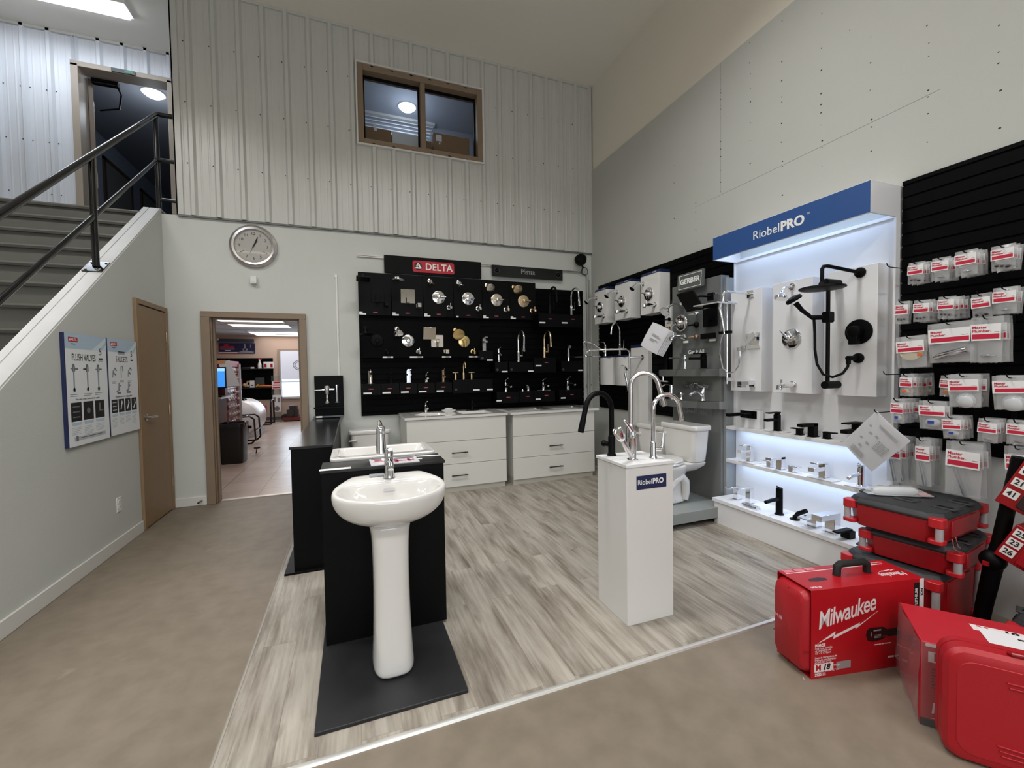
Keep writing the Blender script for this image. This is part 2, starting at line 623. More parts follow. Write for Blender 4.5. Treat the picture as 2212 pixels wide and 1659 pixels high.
def logo_tag(par, at, w=0.055, h=0.013):
    x, y, z = at
    g = G()
    g.prism(rrect(w, h, 0.003, 3, x, z), 'y', y-0.001, y)
    g.mi = 1
    g.text('DELTA', h*0.72, (x, y-0.0014, z), ext=0.0002, spacing=1.1)
    g.build('logo_tag', [tag_red, mat_cache('tag_letter', '#c9a9a9')], par)


def mat_cache(name, col, **k):
    return MATS[name] if name in MATS else mat(name, col, **k)


def price_tag(par, x, y, z, w, h=0.018, step=False, wc=None):
    g = G()
    if step:
        g.prism([(x-w/2, z-h/2), (x+w/2, z-h/2), (x+w/2, z+h/2), (x, z+h/2), (x, z+h*1.5), (x-w/2, z+h*1.5)], 'y', y-0.0015, y)
    else:
        g.box(x-w/2, x+w/2, y-0.0015, y, z-h/2, z+h/2)
    if wc:
        g.mi = 1
        g.box(wc[0], wc[1], y-0.002, y-0.0014, z-h/2, z+h/2)
    g.build('price_tag', [tag_white, MATS['letter_grey']], par)


def display_block(label, x0, x1, y, depth, z0, z1, red=None, white=(), badge=None, group=None, m=None, cant=0.0):
    """black block hung on the slat wall, its top the stand for a tap; local origin at the wall, bottom centre"""
    xc, w = (x0+x1)/2, (x1-x0)/2
    t = thing('display_block', label, 'display block', (xc, y, z0), 0, group)
    G().box(-w, w, -depth, 0, 0, z1-z0).build('block', m or black_board, t, bev=0.003)
    if red:
        logo_tag(t, (red[0]-xc, -depth-0.0005, red[1]-z0))
    for wx, wz, ww in white:
        price_tag(t, wx-xc, -depth-0.001, wz-z0, ww)
    if badge:
        g = G()
        g.lathe([(0.016, -depth-0.0016), (0.016, -depth)], (badge[0]-xc, 0, badge[1]-z0), 'y', 20)
        g.text('Pf', 0.016, (badge[0]-xc, -depth-0.002, badge[1]-z0), ext=0.0002)
        g.build('badge', mat_cache('badge_grey', '#3a3a3e'), t)
    return t


# ------------------------------------------------------------------ setting: floors
def node_floor(name, kind):
    m = bpy.data.materials.new(name)
    m.use_nodes = True
    N, L = m.node_tree.nodes, m.node_tree.links
    p = N['Principled BSDF']
    tc = N.new('ShaderNodeTexCoord')

    def noise(scale, detail=6, vec=None, rough=0.55):
        n = N.new('ShaderNodeTexNoise')
        n.inputs['Scale'].default_value, n.inputs['Detail'].default_value, n.inputs['Roughness'].default_value = scale, detail, rough
        L.new(vec or tc.outputs['Object'], n.inputs['Vector'])
        return n.outputs['Fac']

    def ramp(fac, stops):
        r = N.new('ShaderNodeValToRGB')
        while len(r.color_ramp.elements) < len(stops):
            r.color_ramp.elements.new(0.5)
        for e, (pos, c) in zip(r.color_ramp.elements, stops):
            e.position, e.color = pos, lin(c)
        L.new(fac, r.inputs[0])
        return r.outputs[0]

    def mix(f, a, b, mode='MIX'):
        x = N.new('ShaderNodeMix')
        x.data_type, x.blend_type = 'RGBA', mode
        if isinstance(f, float):
            x.inputs['Factor'].default_value = f
        else:
            L.new(f, x.inputs['Factor'])
        for s, v in (('A', a), ('B', b)):
            if isinstance(v, tuple):
                x.inputs[s].default_value = v
            else:
                L.new(v, x.inputs[s])
        return x.outputs['Result']

    def mapped(loc=(0, 0, 0), rot=(0, 0, 0), sc=(1, 1, 1)):
        q = N.new('ShaderNodeMapping')
        q.inputs['Location'].default_value, q.inputs['Rotation'].default_value, q.inputs['Scale'].default_value = loc, rot, sc
        L.new(tc.outputs['Object'], q.inputs['Vector'])
        return q.outputs[0]

    def brick(vec, bw, bh, mortar, off=0.37):
        b = N.new('ShaderNodeTexBrick')
        b.inputs['Scale'].default_value = 1.0
        b.inputs['Brick Width'].default_value, b.inputs['Row Height'].default_value = bw, bh
        b.inputs['Mortar Size'].default_value = mortar
        b.inputs['Mortar Smooth'].default_value = 0.2
        b.offset = off
        b.inputs['Color1'].default_value, b.inputs['Color2'].default_value, b.inputs['Mortar'].default_value = (0, 0, 0, 1), (1, 1, 1, 1), (0.5, 0.5, 0.5, 1)
        L.new(vec, b.inputs['Vector'])
        return b
    if kind == 'concrete':
        c = ramp(noise(1.1, 8), [(0.3, '#716658'), (0.5, '#7a6f61'), (0.72, '#85796b')])
        c = mix(0.35, c, ramp(noise(9, 6), [(0.35, '#6c6153'), (0.65, '#897d6f')]))
        sp = ramp(noise(3.3, 3), [(0.70, '#000000'), (0.78, '#ffffff')])
        c = mix(sp, c, lin('#8f8477'))
        r = 0.55
        hb = noise(40, 4)
    elif kind == 'plank':
        # vinyl boards run towards the back wall
        v = mapped(rot=(0, 0, PI/2))
        b = brick(v, 1.22, 0.152, 0.0012)
        off = N.new('ShaderNodeVectorMath')
        off.operation = 'MULTIPLY'
        L.new(b.outputs['Color'], off.inputs[0])
        off.inputs[1].default_value = (7, 13, 0)
        ad = N.new('ShaderNodeVectorMath')
        L.new(mapped(sc=(6.0, 0.9, 1)), ad.inputs[0])
        L.new(off.outputs[0], ad.inputs[1])
        g1 = noise(1.6, 7, ad.outputs[0], 0.6)
        c = ramp(g1, [(0.30, '#584f45'), (0.40, '#7d7468'), (0.52, '#a19a8f'), (0.72, '#b8b1a6')])
        ad2 = N.new('ShaderNodeVectorMath')
        L.new(mapped(sc=(38, 1.8, 1)), ad2.inputs[0])
        L.new(off.outputs[0], ad2.inputs[1])
        c = mix(0.30, c, ramp(noise(1.5, 4, ad2.outputs[0]), [(0.35, '#6a6055'), (0.6, '#b2aaa0')]))
        ad3 = N.new('ShaderNodeVectorMath')
        L.new(mapped(sc=(13, 1.1, 1)), ad3.inputs[0])
        L.new(off.outputs[0], ad3.inputs[1])
        sk = ramp(noise(1.3, 5, ad3.outputs[0], 0.65), [(0.60, '#000000'), (0.74, '#9a9a9a')])
        c = mix(sk, c, lin('#5c5247'))
        kn = ramp(noise(2.2, 3, mapped(sc=(2.4, 0.9, 1))), [(0.66, '#000000'), (0.76, '#ffffff')])
        c = mix(kn, c, lin('#655b50'))
        tone = N.new('ShaderNodeMapRange')
        tone.inputs['To Min'].default_value, tone.inputs['To Max'].default_value = 0.93, 1.05
        L.new(b.outputs['Color'], tone.inputs['Value'])
        tv = N.new('ShaderNodeCombineColor')
        for i in range(3):
            L.new(tone.outputs['Result'], tv.inputs[i])
        c = mix(1.0, c, tv.outputs[0], 'MULTIPLY')
        mo = N.new('ShaderNodeMath')
        mo.operation = 'MULTIPLY'
        mo.inputs[1].default_value = 0.55
        L.new(b.outputs['Fac'], mo.inputs[0])
        c = mix(mo.outputs[0], c, lin('#6f665c'))
        r = 0.5
        hb = g1
    else:
        v = mapped(loc=(0.13, 0.1, 0))
        b = brick(v, 0.46, 0.46, 0.005, 0.0)
        c = ramp(noise(2.2, 7), [(0.3, '#a08c7e'), (0.5, '#b39f92'), (0.75, '#c2b2a8')])
        c = mix(b.outputs['Fac'], c, lin('#6e635c'))
        r = 0.3
        hb = noise(12, 3)
    L.new(c, p.inputs['Base Color'])
    p.inputs['Roughness'].default_value = r
    bp = N.new('ShaderNodeBump')
    bp.inputs['Strength'].default_value = 0.15
    bp.inputs['Distance'].default_value = 0.003
    L.new(hb, bp.inputs['Height'])
    L.new(bp.outputs['Normal'], p.inputs['Normal'])
    MATS[name] = m
    return m


concrete = node_floor('concrete', 'concrete')
vinyl = node_floor('vinyl_plank', 'plank')
tile = node_floor('office_tile', 'tile')

ST = 'structure'
G().box(-6, 3.5, -6.5, 5.53, -0.12, 0).build('floor', concrete, kind=ST)
G().box(-0.50, 3.32, 1.645, 5.44, 0.0, 0.005).build('floor_vinyl', vinyl, kind=ST)
G().box(-6, 2.5, 5.53, 14.8, -0.12, 0.002).build('floor_office', tile, kind=ST)
g = G()
g.prism([(1.628, 0), (1.650, 0), (1.650, 0.008), (1.64, 0.010), (1.632, 0.008)], 'x', -0.512, 3.32)
g.build('trim_1', mat('alu_strip', (0.72, 0.71, 0.68, 1), 0.35, 0.6), kind=ST)
g = G()
g.prism([(-0.512, 0), (-0.498, 0), (-0.498, 0.007), (-0.505, 0.009)], 'y', 1.628, 5.44)
g.build('trim_2', mat('strip_grey', '#a29c93', 0.45), kind=ST)
G().box(-1.42, -0.54, 5.50, 5.56, 0, 0.008).build('trim_3', mat('threshold_alu', (0.6, 0.55, 0.48, 1), 0.4, 0.8), kind=ST)

# ------------------------------------------------------------------ back wall
g = G()
for a in ((-6, -1.42, 0, 3.08), (-0.535, 3.5, 0, 3.08), (-1.42, -0.535, 2.03, 3.08)):
    g.box(a[0], a[1], 5.44, 5.56, a[2], a[3])
g.build('wall_back', wall_paint, kind=ST)


def siding_profile(x0, x1, y, org, up=1):
    """height line of ribbed steel siding, rib pitch 0.229"""
    pts = [(x0, y)]
    k0 = math.floor((x0-org)/0.229)-1
    for k in range(k0, k0+40):
        cx = org + k*0.229
        for dx, h in ((-0.036, 0), (-0.016, 0.030), (0.016, 0.030), (0.036, 0),
                      (0.068, 0), (0.074, 0.0025), (0.082, 0.0025), (0.088, 0),
                      (0.141, 0), (0.147, 0.0025), (0.155, 0.0025), (0.161, 0)):
            x = cx+dx
            if x0 < x < x1:
                pts.append((x, y-h))
    pts.append((x1, y))
    return pts


def siding(g, x0, x1, z0, z1, y, org):
    p = siding_profile(x0, x1, y, org)
    g.loft([[(a, b, z0) for a, b in p], [(a, b, z1) for a, b in p]], False, False, closed=False)


g = G()
siding(g, -1.65, 0.165, 3.085, 5.45, 5.43, 0.094)
siding(g, 1.665, 3.31, 3.085, 5.45, 5.43, 0.094)
siding(g, 0.165, 1.665, 3.085, 4.14, 5.43, 0.094)
siding(g, 0.165, 1.665, 5.03, 5.45, 5.43, 0.094)
g.mi = 1                                   # the wall behind the sheets
for a in ((-1.65, 0.165, 3.08, 5.45), (1.665, 3.5, 3.08, 5.45), (0.165, 1.665, 3.08, 4.14), (0.165, 1.665, 5.03, 5.45)):
    g.box(a[0], a[1], 5.432, 5.57, a[2], a[3])
g.mi = 2                                   # fixing screws
for z in (3.63, 4.26, 4.88):
    for k in range(-7, 14):
        x = 0.094+k*0.229-0.045
        if -1.6 < x < 3.2 and not (0.1 < x < 1.72 and 4.0 < z < 5.1):
            g.cyl((x, 5.431, z), (x, 5.424, z), 0.006, n=6)
g.build('wall_back_upper', [steel_siding, wall_paint, charcoal], kind=ST, angle=0.3)
g = G()
g.box(-1.655, 3.32, 5.405, 5.45, 5.425, 5.45)
g.box(3.285, 3.32, 5.395, 5.44, 3.08, 5.44)
g.build('trim_4', steel_siding, kind=ST, bev=0.003)
g = G()
g.box(-1.655, 3.32, 5.415, 5.45, 3.068, 3.086)
g.build('trim_5', mat('channel_grey', '#6d6d6b', 0.5), kind=ST)
g = G()
g.box(-1.665, -1.60, 5.418, 5.445, 3.08, 5.45)
g.box(-1.665, -1.648, 5.418, 5.60, 3.08, 5.45)
g.build('trim_6', steel_siding, kind=ST, bev=0.003)

# ------------------------------------------------------------------ upper window
win = G()
for a in ((0.145, 0.215, 4.12, 5.05), (1.615, 1.685, 4.12, 5.05), (0.215, 1.615, 4.98, 5.05), (0.215, 1.615, 4.12, 4.185)):
    win.box(a[0], a[1], 5.40, 5.60, a[2], a[3])
win = win.build('window_1', taupe_paint, kind=ST, bev=0.004)
g = G()
g.box(0.885, 0.945, 5.405, 5.59, 4.185, 4.98)
g.build('mullion', taupe_paint, win, bev=0.004)
g = G()
for a in ((0.13, 0.148, 4.10, 5.07), (1.682, 1.70, 4.10, 5.07), (0.148, 1.682, 5.05, 5.068), (0.148, 1.682, 4.10, 4.12)):
    g.box(a[0], a[1], 5.385, 5.44, a[2], a[3])
g.build('flange', trim_white, win)
for x0, x1 in ((0.215, 0.885), (0.945, 1.615)):
    G().box(x0, x1, 5.515, 5.521, 4.185, 4.98).build('pane', glass, win)
    g = G()
    for a in ((x0, x0+0.018, 4.185, 4.98), (x1-0.018, x1, 4.185, 4.98), (x0+0.018, x1-0.018, 4.96, 4.98)):
        g.box(a[0], a[1], 5.50, 5.53, a[2], a[3])
    g.build('glazing_bead', black_matte, win)

# ------------------------------------------------------------------ right wall
g = G()
g.box(3.32, 3.5, -6.5, 5.44, 0, 4.26)
g.mi = 1
marks = [(3.11, 4.1), (3.11, 4.01), (3.11, 3.98), (3.11, 3.92), (3.11, 3.86), (3.11, 3.83), (3.11, 3.75), (3.11, 3.53), (3.11, 3.46), (3.11, 3.39), (3.11, 3.26), (3.11, 3.15), (3.11, 3.06), (2.8, 4.22), (2.8, 4.05), (2.79, 3.95), (2.79, 3.82), (2.79, 3.71), (2.79, 3.53), (2.79, 3.38), (2.79, 3.18), (2.79, 3.03), (2.5, 4.23), (2.5, 4.18), (2.5, 3.86), (2.5, 3.71), (2.5, 3.58), (2.5, 3.54), (2.5, 3.37), (2.5, 3.22), (2.49, 3.06), (2.49, 3.02), (2.49, 2.79), (2.19, 4.0), (2.19, 3.75), (2.19, 3.59), (2.19, 3.42), (2.19, 3.34), (2.19, 3.28), (2.19, 3.19), (2.18, 3.07), (2.18, 3.02), (2.18, 2.88), (1.87, 3.6), (1.87, 3.43), (1.87, 3.25), (1.86, 3.05), (1.86, 3.0), (1.86, 2.84), (1.57, 3.45), (1.56, 3.34), (1.56, 3.26), (1.56, 3.06), (1.56, 3.02), (1.56, 2.92), (1.56, 2.75), (1.26, 3.22), (1.26, 3.08), (1.26, 3.02), (1.25, 2.87), (1.25, 2.67), (3.42, 3.28), (3.42, 3.07), (3.42, 2.98), (3.42, 2.9), (3.42, 2.8), (3.42, 2.68), (3.72, 3.58), (3.73, 3.4), (3.73, 3.07), (3.73, 3.02), (2.0, 3.74)]
rg = random.Random(3)
for y, z in marks:
    r = rg.choice((0.0035, 0.0045, 0.006))
    g.sph((3.32, y, z), (0.001, r*1.2, r*rg.uniform(0.7, 1.1)), 7, 4)
g.mi = 2                                   # open joints between the sheets
g.box(3.3193, 3.3203, 1.5, 3.43, 3.030, 3.0322)
g.box(3.3193, 3.3203, 3.108, 3.110, 3.06, 4.25)
g.build('wall_right', [board_paint, charcoal, mat('joint_grey', '#8d8d88', 0.9)], kind=ST)
G().box(3.34, 3.5, -6.5, 5.45, 4.26, 5.45).build('wall_right_upper', upper_paint, kind=ST)

# ------------------------------------------------------------------ ceilings, hall shell
g = G()
g.box(-6, 3.5, -6.5, 5.57, 5.45, 5.56)
g.box(-6, -1.56, 5.57, 6.76, 5.45, 5.56)
g.build('ceiling', ceiling_paint, kind=ST)
shell = mat('hall_wall', '#bdbbb3', 0.8)
G().box(-6.1, -6, -6.5, 6.7, 0, 5.5).build('wall_far_left', shell, kind=ST)
g = G()
for a in ((-6, -3.2, 0, 5.45), (2.2, 3.5, 0, 5.45), (-3.2, 2.2, 0, 0.7), (-3.2, 2.2, 3.1, 5.45)):
    g.box(a[0], a[1], -6.62, -6.5, a[2], a[3])
g.build('wall_front', shell, kind=ST)
g = G()
for x0 in (-3.2, -0.5):
    for a in ((x0, x0+0.06, 0.7, 3.1), (x0+2.64, x0+2.7, 0.7, 3.1), (x0+0.06, x0+2.64, 3.04, 3.1), (x0+0.06, x0+2.64, 0.7, 0.76)):
        g.box(a[0], a[1], -6.6, -6.52, a[2], a[3])
fw = g.build('window_2', taupe_paint, kind=ST)
for x0 in (-3.14, -0.44):
    G().box(x0, x0+2.58, -6.57, -6.564, 0.76, 3.04).build('pane', glass, fw)

# hooded lamps of the hall (above and behind the view)
lamp_glow = mat('lamp_glow', '#fff4e2', 0.5, emit='#fff2dd', estr=6.0)
glow_cool = mat('lamp_glow_cool', '#f4f8ff', 0.5, emit='#eef4ff', estr=9.0)
def hall_lamp(x, y):
    t = thing('hanging_lamp', 'long hooded strip lamp hanging from the hall ceiling', 'lamp', (x, y, 5.05), 0, 'strip lamps of the hall')
    G().prism([(-0.20, 0.0), (-0.20, 0.06), (-0.10, 0.13), (0.10, 0.13), (0.20, 0.06), (0.20, 0.0), (0.19, 0.0), (0.19, 0.05), (-0.19, 0.05), (-0.19, 0.0)], 'x', -1.2, 1.2).build('hood', white_matte, t)
    for dy in (-0.08, 0.08):
        G().cyl((-1.15, dy, 0.03), (1.15, dy, 0.03), 0.013).build('tube', lamp_glow, t)
    for dx in (-0.9, 0.9):
        G().cyl((dx, 0, 0.12), (dx, 0, 0.40), 0.004, n=8).build('hanger', charcoal, t)
    return t
_l = hall_lamp(*HALL_LAMPS[0])
for p in HALL_LAMPS[1:]:
    dup(_l, (p[0], p[1], 5.05))

# ------------------------------------------------------------------ stair wall on the left
def ztop(y):
    return min(3.118, 3.118 + 0.783*(y-5.437))
g = G()
g.prism([(1.46, 0), (5.44, 0), (5.44, 3.118), (5.437, 3.118), (1.46, ztop(1.46))], 'x', -1.94, -1.80)
g.build('wall_left', wall_paint, kind=ST)
g = G()
n = 0.018
def band(x0, x1, h):
    g.prism([(1.5, ztop(1.5)), (5.437, 3.118), (5.58, 3.118), (5.58, 3.118+h), (5.43, 3.118+h), (1.5, ztop(1.5)+h*1.2)], 'x', x0, x1)
band(-1.945, -1.90, 0.010)
band(-1.90, -1.893, 0.004)
band(-1.893, -1.805, 0.010)
g.build('trim_7', sill_white, kind=ST)
G().box(-1.80, -1.785, 1.46, 4.72, 0, 0.10).build('baseboard_left', trim_white, kind=ST, bev=0.004)
G().box(-1.785, -1.495, 5.42, 5.44, 0, 0.095).build('baseboard_back', trim_white, kind=ST, bev=0.004)

# ------------------------------------------------------------------ closet door in the stair wall
d = G()
for a in ((4.727, 4.775, 0, 2.10), (5.37, 5.418, 0, 2.10), (4.775, 5.37, 2.055, 2.10)):
    d.box(-1.80, -1.775, a[0], a[1], a[2], a[3])
d = d.build('door_1', tan_paint, kind=ST, bev=0.003)
g = G()
g.box(-1.80, -1.782, 4.778, 5.367, 0.012, 2.045)
g.build('panel', tan_paint, d, bev=0.002)
g = G()
g.box(-1.7995, -1.79, 4.776, 5.369, 2.043, 2.056)
g.build('head_gap', black_matte, d)
h = G()
h.lathe([(0.0, 0), (0.033, 0), (0.033, 0.006), (0.012, 0.012), (0.010, 0.045), (0, 0.045)], (-1.782, 4.84, 1.02), 'x', 20)
h.tube([(-1.742, 4.84, 1.02), (-1.738, 4.86, 1.02), (-1.738, 4.92, 1.019), (-1.742, 4.965, 1.015)], [0.011, 0.011, 0.010, 0.009], 10)
h.build('lever_handle', brushed, d)
for z in (0.3, 1.05, 1.8):
    G().cyl((-1.776, 5.369, z-0.05), (-1.776, 5.369, z+0.05), 0.007, n=10).build('hinge', champagne, d)

# ------------------------------------------------------------------ doorway to the office
d = G()
for s in (0, 1):
    x0, x1 = ((-1.49, -1.41), (-0.545, -0.475))[s]
    d.box(x0, x1, 5.405, 5.44, 0, 2.02)
    d.box((-1.42, -0.555)[s], (-1.40, -0.535)[s], 5.44, 5.56, 0, 2.02)
    d.box(x0, x1, 5.56, 5.59, 0, 2.02)
d.box(-1.49, -0.475, 5.405, 5.44, 2.02, 2.083)
d.box(-1.42, -0.535, 5.44, 5.56, 2.02, 2.04)
d = d.build('door_2', taupe_paint, kind=ST, bev=0.004)
g = G()
g.box(-1.40, -1.385, 5.49, 5.53, 0, 2.02)
g.box(-0.57, -0.555, 5.49, 5.53, 0, 2.02)
g.box(-1.385, -0.57, 5.49, 5.53, 2.005, 2.02)
g.build('door_stop', taupe_paint, d)

# ------------------------------------------------------------------ stairs and landing
g = G()
y, z = 5.345, 3.05
steps = [(6.64, 2.90), (6.64, 3.05)]
for k in range(16):
    steps += [(y-0.028, z), (y-0.030, z-0.012), (y-0.022, z-0.030), (y, z-0.030), (y, z-0.1906)]
    z -= 0.1906
    y -= 0.238
steps = [(yy, zz) for yy, zz in steps if zz > -0.05]
y_end, z_end = steps[-1]
steps += [(y_end, 0), (5.40, 0), (5.40, 2.90)]
g.prism(steps, 'x', -3.35, -1.94)
stairs = g.build('stairs', mat('stair_paint', '#575650', 0.5, var=0.06, scale=6), angle=0.5, bev=0.004)
tag(stairs, 'grey painted flight of stairs rising behind the sloped half wall', 'stairs')
G().box(-6, -3.35, 5.2, 6.64, 2.9, 3.05).build('floor_landing', MATS['stair_paint'], kind=ST)
G().box(-3.45, -3.35, -1.0, 5.2, 0, 2.9).build('wall_stair_outer', wall_paint, kind=ST)

g = G()
def lsiding(x0, x1, z0, z1):
    siding(g, x0, x1, z0, z1, 6.63, -2.74)
lsiding(-6, -2.97, 3.05, 5.45)
lsiding(-2.03, -1.6, 3.05, 5.45)
lsiding(-2.97, -2.03, 5.10, 5.45)
g.mi = 1
for a in ((-6, -2.97, 0, 5.45), (-2.03, -1.6, 2.6, 5.45), (-2.97, -2.03, 5.10, 5.45)):
    g.box(a[0], a[1], 6.632, 6.76, max(a[2], 2.62), a[3])
g.mi = 2
for z in (3.55, 4.15, 4.75):
    for k in range(-9, -1):
        for dx in (-0.04, 0.045):
            g.cyl((-2.74+k*0.229+dx, 6.631, z), (-2.74+k*0.229+dx, 6.625, z), 0.006, n=6)
g.build('wall_landing', [white_siding, wall_paint, charcoal], kind=ST, angle=0.3)
G().box(-6, -1.6, 6.60, 6.65, 5.42, 5.45).build('trim_8', steel_siding, kind=ST)
G().box(-1.648, -1.56, 5.57, 6.64, 3.05, 5.45).build('wall_landing_side', white_siding, kind=ST)

d = G()
for a in ((-3.0, -2.93, 3.05, 5.10), (-2.07, -2.0, 3.05, 5.10), (-3.0, -2.0, 5.07, 5.13)):
    d.box(a[0], a[1], 6.585, 6.78, a[2], a[3])
d = d.build('door_3', mat('upper_frame', '#a39688', 0.45), kind=ST, bev=0.004)
LV = TR((-2.93, 6.79, 0), rz=math.radians(23))
g = G()
g.M = LV
g.box(0, 0.045, 0.0, 0.86, 3.06, 5.06)
g.build('open_leaf', mat('leaf_brown', '#746453', 0.5), d, bev=0.002)
g = G()
g.M = LV
g.box(-0.005, 0.05, 0.82, 0.866, 4.0, 4.22)
g.box(0.04, 0.047, 0.02, 0.05, 4.45, 4.80)
g.build('latch_plate', brushed, d)
g = G()
g.box(-2.88, -2.62, 6.74, 6.80, 4.995, 5.05)
g.tube([(-2.64, 6.79, 5.01), (-2.66, 6.93, 4.99), (-2.72, 7.02, 4.86), (-2.95, 7.10, 4.84)], 0.010, 8)
g.build('door_closer', black_matte, d)
G().box(-2.61, -2.38, 6.57, 6.59, 5.075, 5.12).build('door_sensor', [mat('sensor_dark', '#23302c', 0.4)], d)
G().box(-2.48, -2.40, 6.566, 6.57, 5.083, 5.112).build('sensor_light', mat('sensor_green', '#1c5a44', 0.4, emit='#2a9a70', estr=0.25), d)

# room behind the landing door
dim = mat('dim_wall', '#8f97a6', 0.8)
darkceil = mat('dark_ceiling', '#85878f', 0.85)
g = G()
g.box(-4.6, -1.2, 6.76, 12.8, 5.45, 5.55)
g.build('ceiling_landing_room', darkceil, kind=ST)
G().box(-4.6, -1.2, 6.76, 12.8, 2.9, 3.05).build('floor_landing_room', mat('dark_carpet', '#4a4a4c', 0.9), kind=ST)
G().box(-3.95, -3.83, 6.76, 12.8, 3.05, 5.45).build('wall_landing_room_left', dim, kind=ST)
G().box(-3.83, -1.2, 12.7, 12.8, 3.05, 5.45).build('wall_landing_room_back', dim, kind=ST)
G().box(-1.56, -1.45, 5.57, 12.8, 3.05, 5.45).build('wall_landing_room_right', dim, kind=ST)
for i, (a, b) in enumerate(((9.20, 10.20), (10.56, 11.46))):
    q = G()
    q.box(-3.83, -3.80, a, a+0.06, 3.05, 5.12)
    q.box(-3.83, -3.80, b-0.06, b, 3.05, 5.12)
    q.box(-3.83, -3.80, a, b, 5.06, 5.12)
    q = q.build('door_%d' % (4+i), mat('brown_frame_%d' % i, '#4a3a2c', 0.5), kind=ST)
    G().box(-3.83, -3.812, a+0.06, b-0.06, 3.06, 5.06).build('panel', mat('grey_leaf_%d' % i, '#7d7a78', 0.5), q)
t = thing('ceiling_lamp', 'round glowing ceiling lamp seen through the upstairs doorway', 'lamp', (-2.55, 7.60, 5.45))
G().lathe([(0.001, -0.055), (0.09, -0.045), (0.125, -0.015), (0.13, 0)], n=28).build('diffuser', glow_cool, t)
G().lathe([(0.14, -0.012), (0.145, 0), (0.001, 0)], n=28).build('rim', white_matte, t)

# lamp over the landing
t = thing('strip_lamp', 'bright strip lamp on the ceiling above the stair landing', 'lamp', (-3.0, 5.95, 5.45))
G().box(-0.82, 0.82, -0.11, 0.11, -0.045, 0).build('housing', white_matte, t)
G().box(-0.80, 0.80, -0.10, 0.10, -0.075, -0.045).build('diffuser', glow_cool, t, bev=0.012)

# ------------------------------------------------------------------ room behind the upper window
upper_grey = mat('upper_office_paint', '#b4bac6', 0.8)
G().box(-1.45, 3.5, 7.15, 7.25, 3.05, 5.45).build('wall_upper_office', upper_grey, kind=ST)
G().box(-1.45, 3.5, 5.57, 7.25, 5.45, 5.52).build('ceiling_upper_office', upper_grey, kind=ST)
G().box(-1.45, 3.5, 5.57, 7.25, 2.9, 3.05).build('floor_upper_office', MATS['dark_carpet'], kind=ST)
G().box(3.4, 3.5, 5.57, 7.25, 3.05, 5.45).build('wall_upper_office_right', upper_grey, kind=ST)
G().box(0.0, 1.9, 5.57, 6.25, 4.10, 4.16).build('trim_9', white_matte, kind=ST)
t = thing('ceiling_lamp', 'round glowing ceiling lamp seen through the upper window', 'lamp', (0.90, 6.73, 5.45))
G().lathe([(0.001, -0.06), (0.085, -0.05), (0.12, -0.02), (0.125, 0)], n=28).build('diffuser', glow_cool, t)
G().lathe([(0.135, -0.012), (0.14, 0), (0.001, 0)], n=28).build('rim', white_matte, t)
t = thing('reflection_slats', 'white slats standing in for bright reflected stripes in the upper window', 'blind', (0, 7.05, 0))  # white slats stand in for striped reflections in the glass
for k in range(6):
    G().box(-0.6, 1.35-0.02*k, -0.004, 0.004, 5.378-0.054*k, 5.390-0.054*k).build('slat', mat('slat_white_%d' % k, '#ffffff', 0.4), t)
G().box(-0.6, 1.38, -0.03, 0.05, 5.415, 5.45).build('slat_bar', white_matte, t)
for x in (-0.2, 0.95):
    G().cyl((x, 0, 5.09), (x, 0, 5.42), 0.003, n=6).build('cord', white_matte, t)
def carton(lab, x0, x1, y0, y1, z0, z1, m=cardboard, rz=0):
    t = thing('cardboard_box' if m is cardboard else 'paper_box', lab, 'box', ((x0+x1)/2, (y0+y1)/2, z0), rz)
    w, dd, hh = (x1-x0)/2, (y1-y0)/2, z1-z0
    G().box(-w, w, -dd, dd, 0, hh).build('carton', m, t, bev=0.003)
    G().box(-w-0.001, w+0.001, -0.025, 0.025, hh-0.05, hh+0.001).build('tape', mat('tape', '#b49a72', 0.3), t)
    return t
t = carton('brown cardboard box at the left end of the upper window', 0.10, 0.558, 5.72, 6.05, 4.16, 4.50)
t = carton('pale paper carton between the brown boxes in the upper window', 0.57, 0.94, 5.72, 5.95, 4.16, 4.49, white_matte)
t = carton('narrow brown box beside the mullion of the upper window', 0.99, 1.085, 5.80, 6.05, 4.16, 4.49)
t = carton('widest brown cardboard box at the right of the upper window', 1.10, 1.59, 5.72, 6.05, 4.16, 4.575)
G().box(-0.215, -0.135, -0.1665, -0.1655, 0.31, 0.39).build('label_sticker', tag_white, t)
G().box(-0.175, -0.155, -0.1665, -0.1655, 0.27, 0.295).build('label_sticker', tag_white, t)
t = thing('swing_tag', 'white paper tag hanging over the left box in the upper window', 'tag', (0.355, 5.70, 4.45))
G().prism([(-0.02, 0.09), (0.02, 0.085), (0.025, 0), (-0.012, 0.003)], 'y', 0, 0.002).build('card', tag_white, t)


# ------------------------------------------------------------------ things on the left wall and around the doorway
def plane_poly(g, pts, y):
    g.poly([(x, y, z) for x, z in pts])


# local frame on the stair wall: x runs to the right (towards the back wall), -y out of the wall
def poster(label, x0, x1, z0, z1, build):
    w, h = x1-x0, z1-z0
    t = thing('wall_poster', label, 'poster', (-1.80, x0, z0), PI/2, 'bathroom fixture posters')
    G().box(0, w, -0.02, 0, 0, h).build('backing_board', navy, t, bev=0.001)
    g = G()
    M = [mat_cache('poster_white', '#e9ecef'), mat_cache('poster_sky', '#b5cbdc'), red_logo, letter_black, letter_white,
         mat_cache('poster_grey', '#6d7276'), mat_cache('poster_light', '#b9bfc4'), mat_cache('poster_dark', '#141619'), mat_cache('poster_tint', '#b9cfde'), mat_cache('poster_sky_light', '#d6e2ea')]
    y = -0.0205
    g.box(0.012, w, y, -0.02, 0.0, h)
    build(g, w, h, y)
    g.build('print', M, t, angle=0.2)
    return t


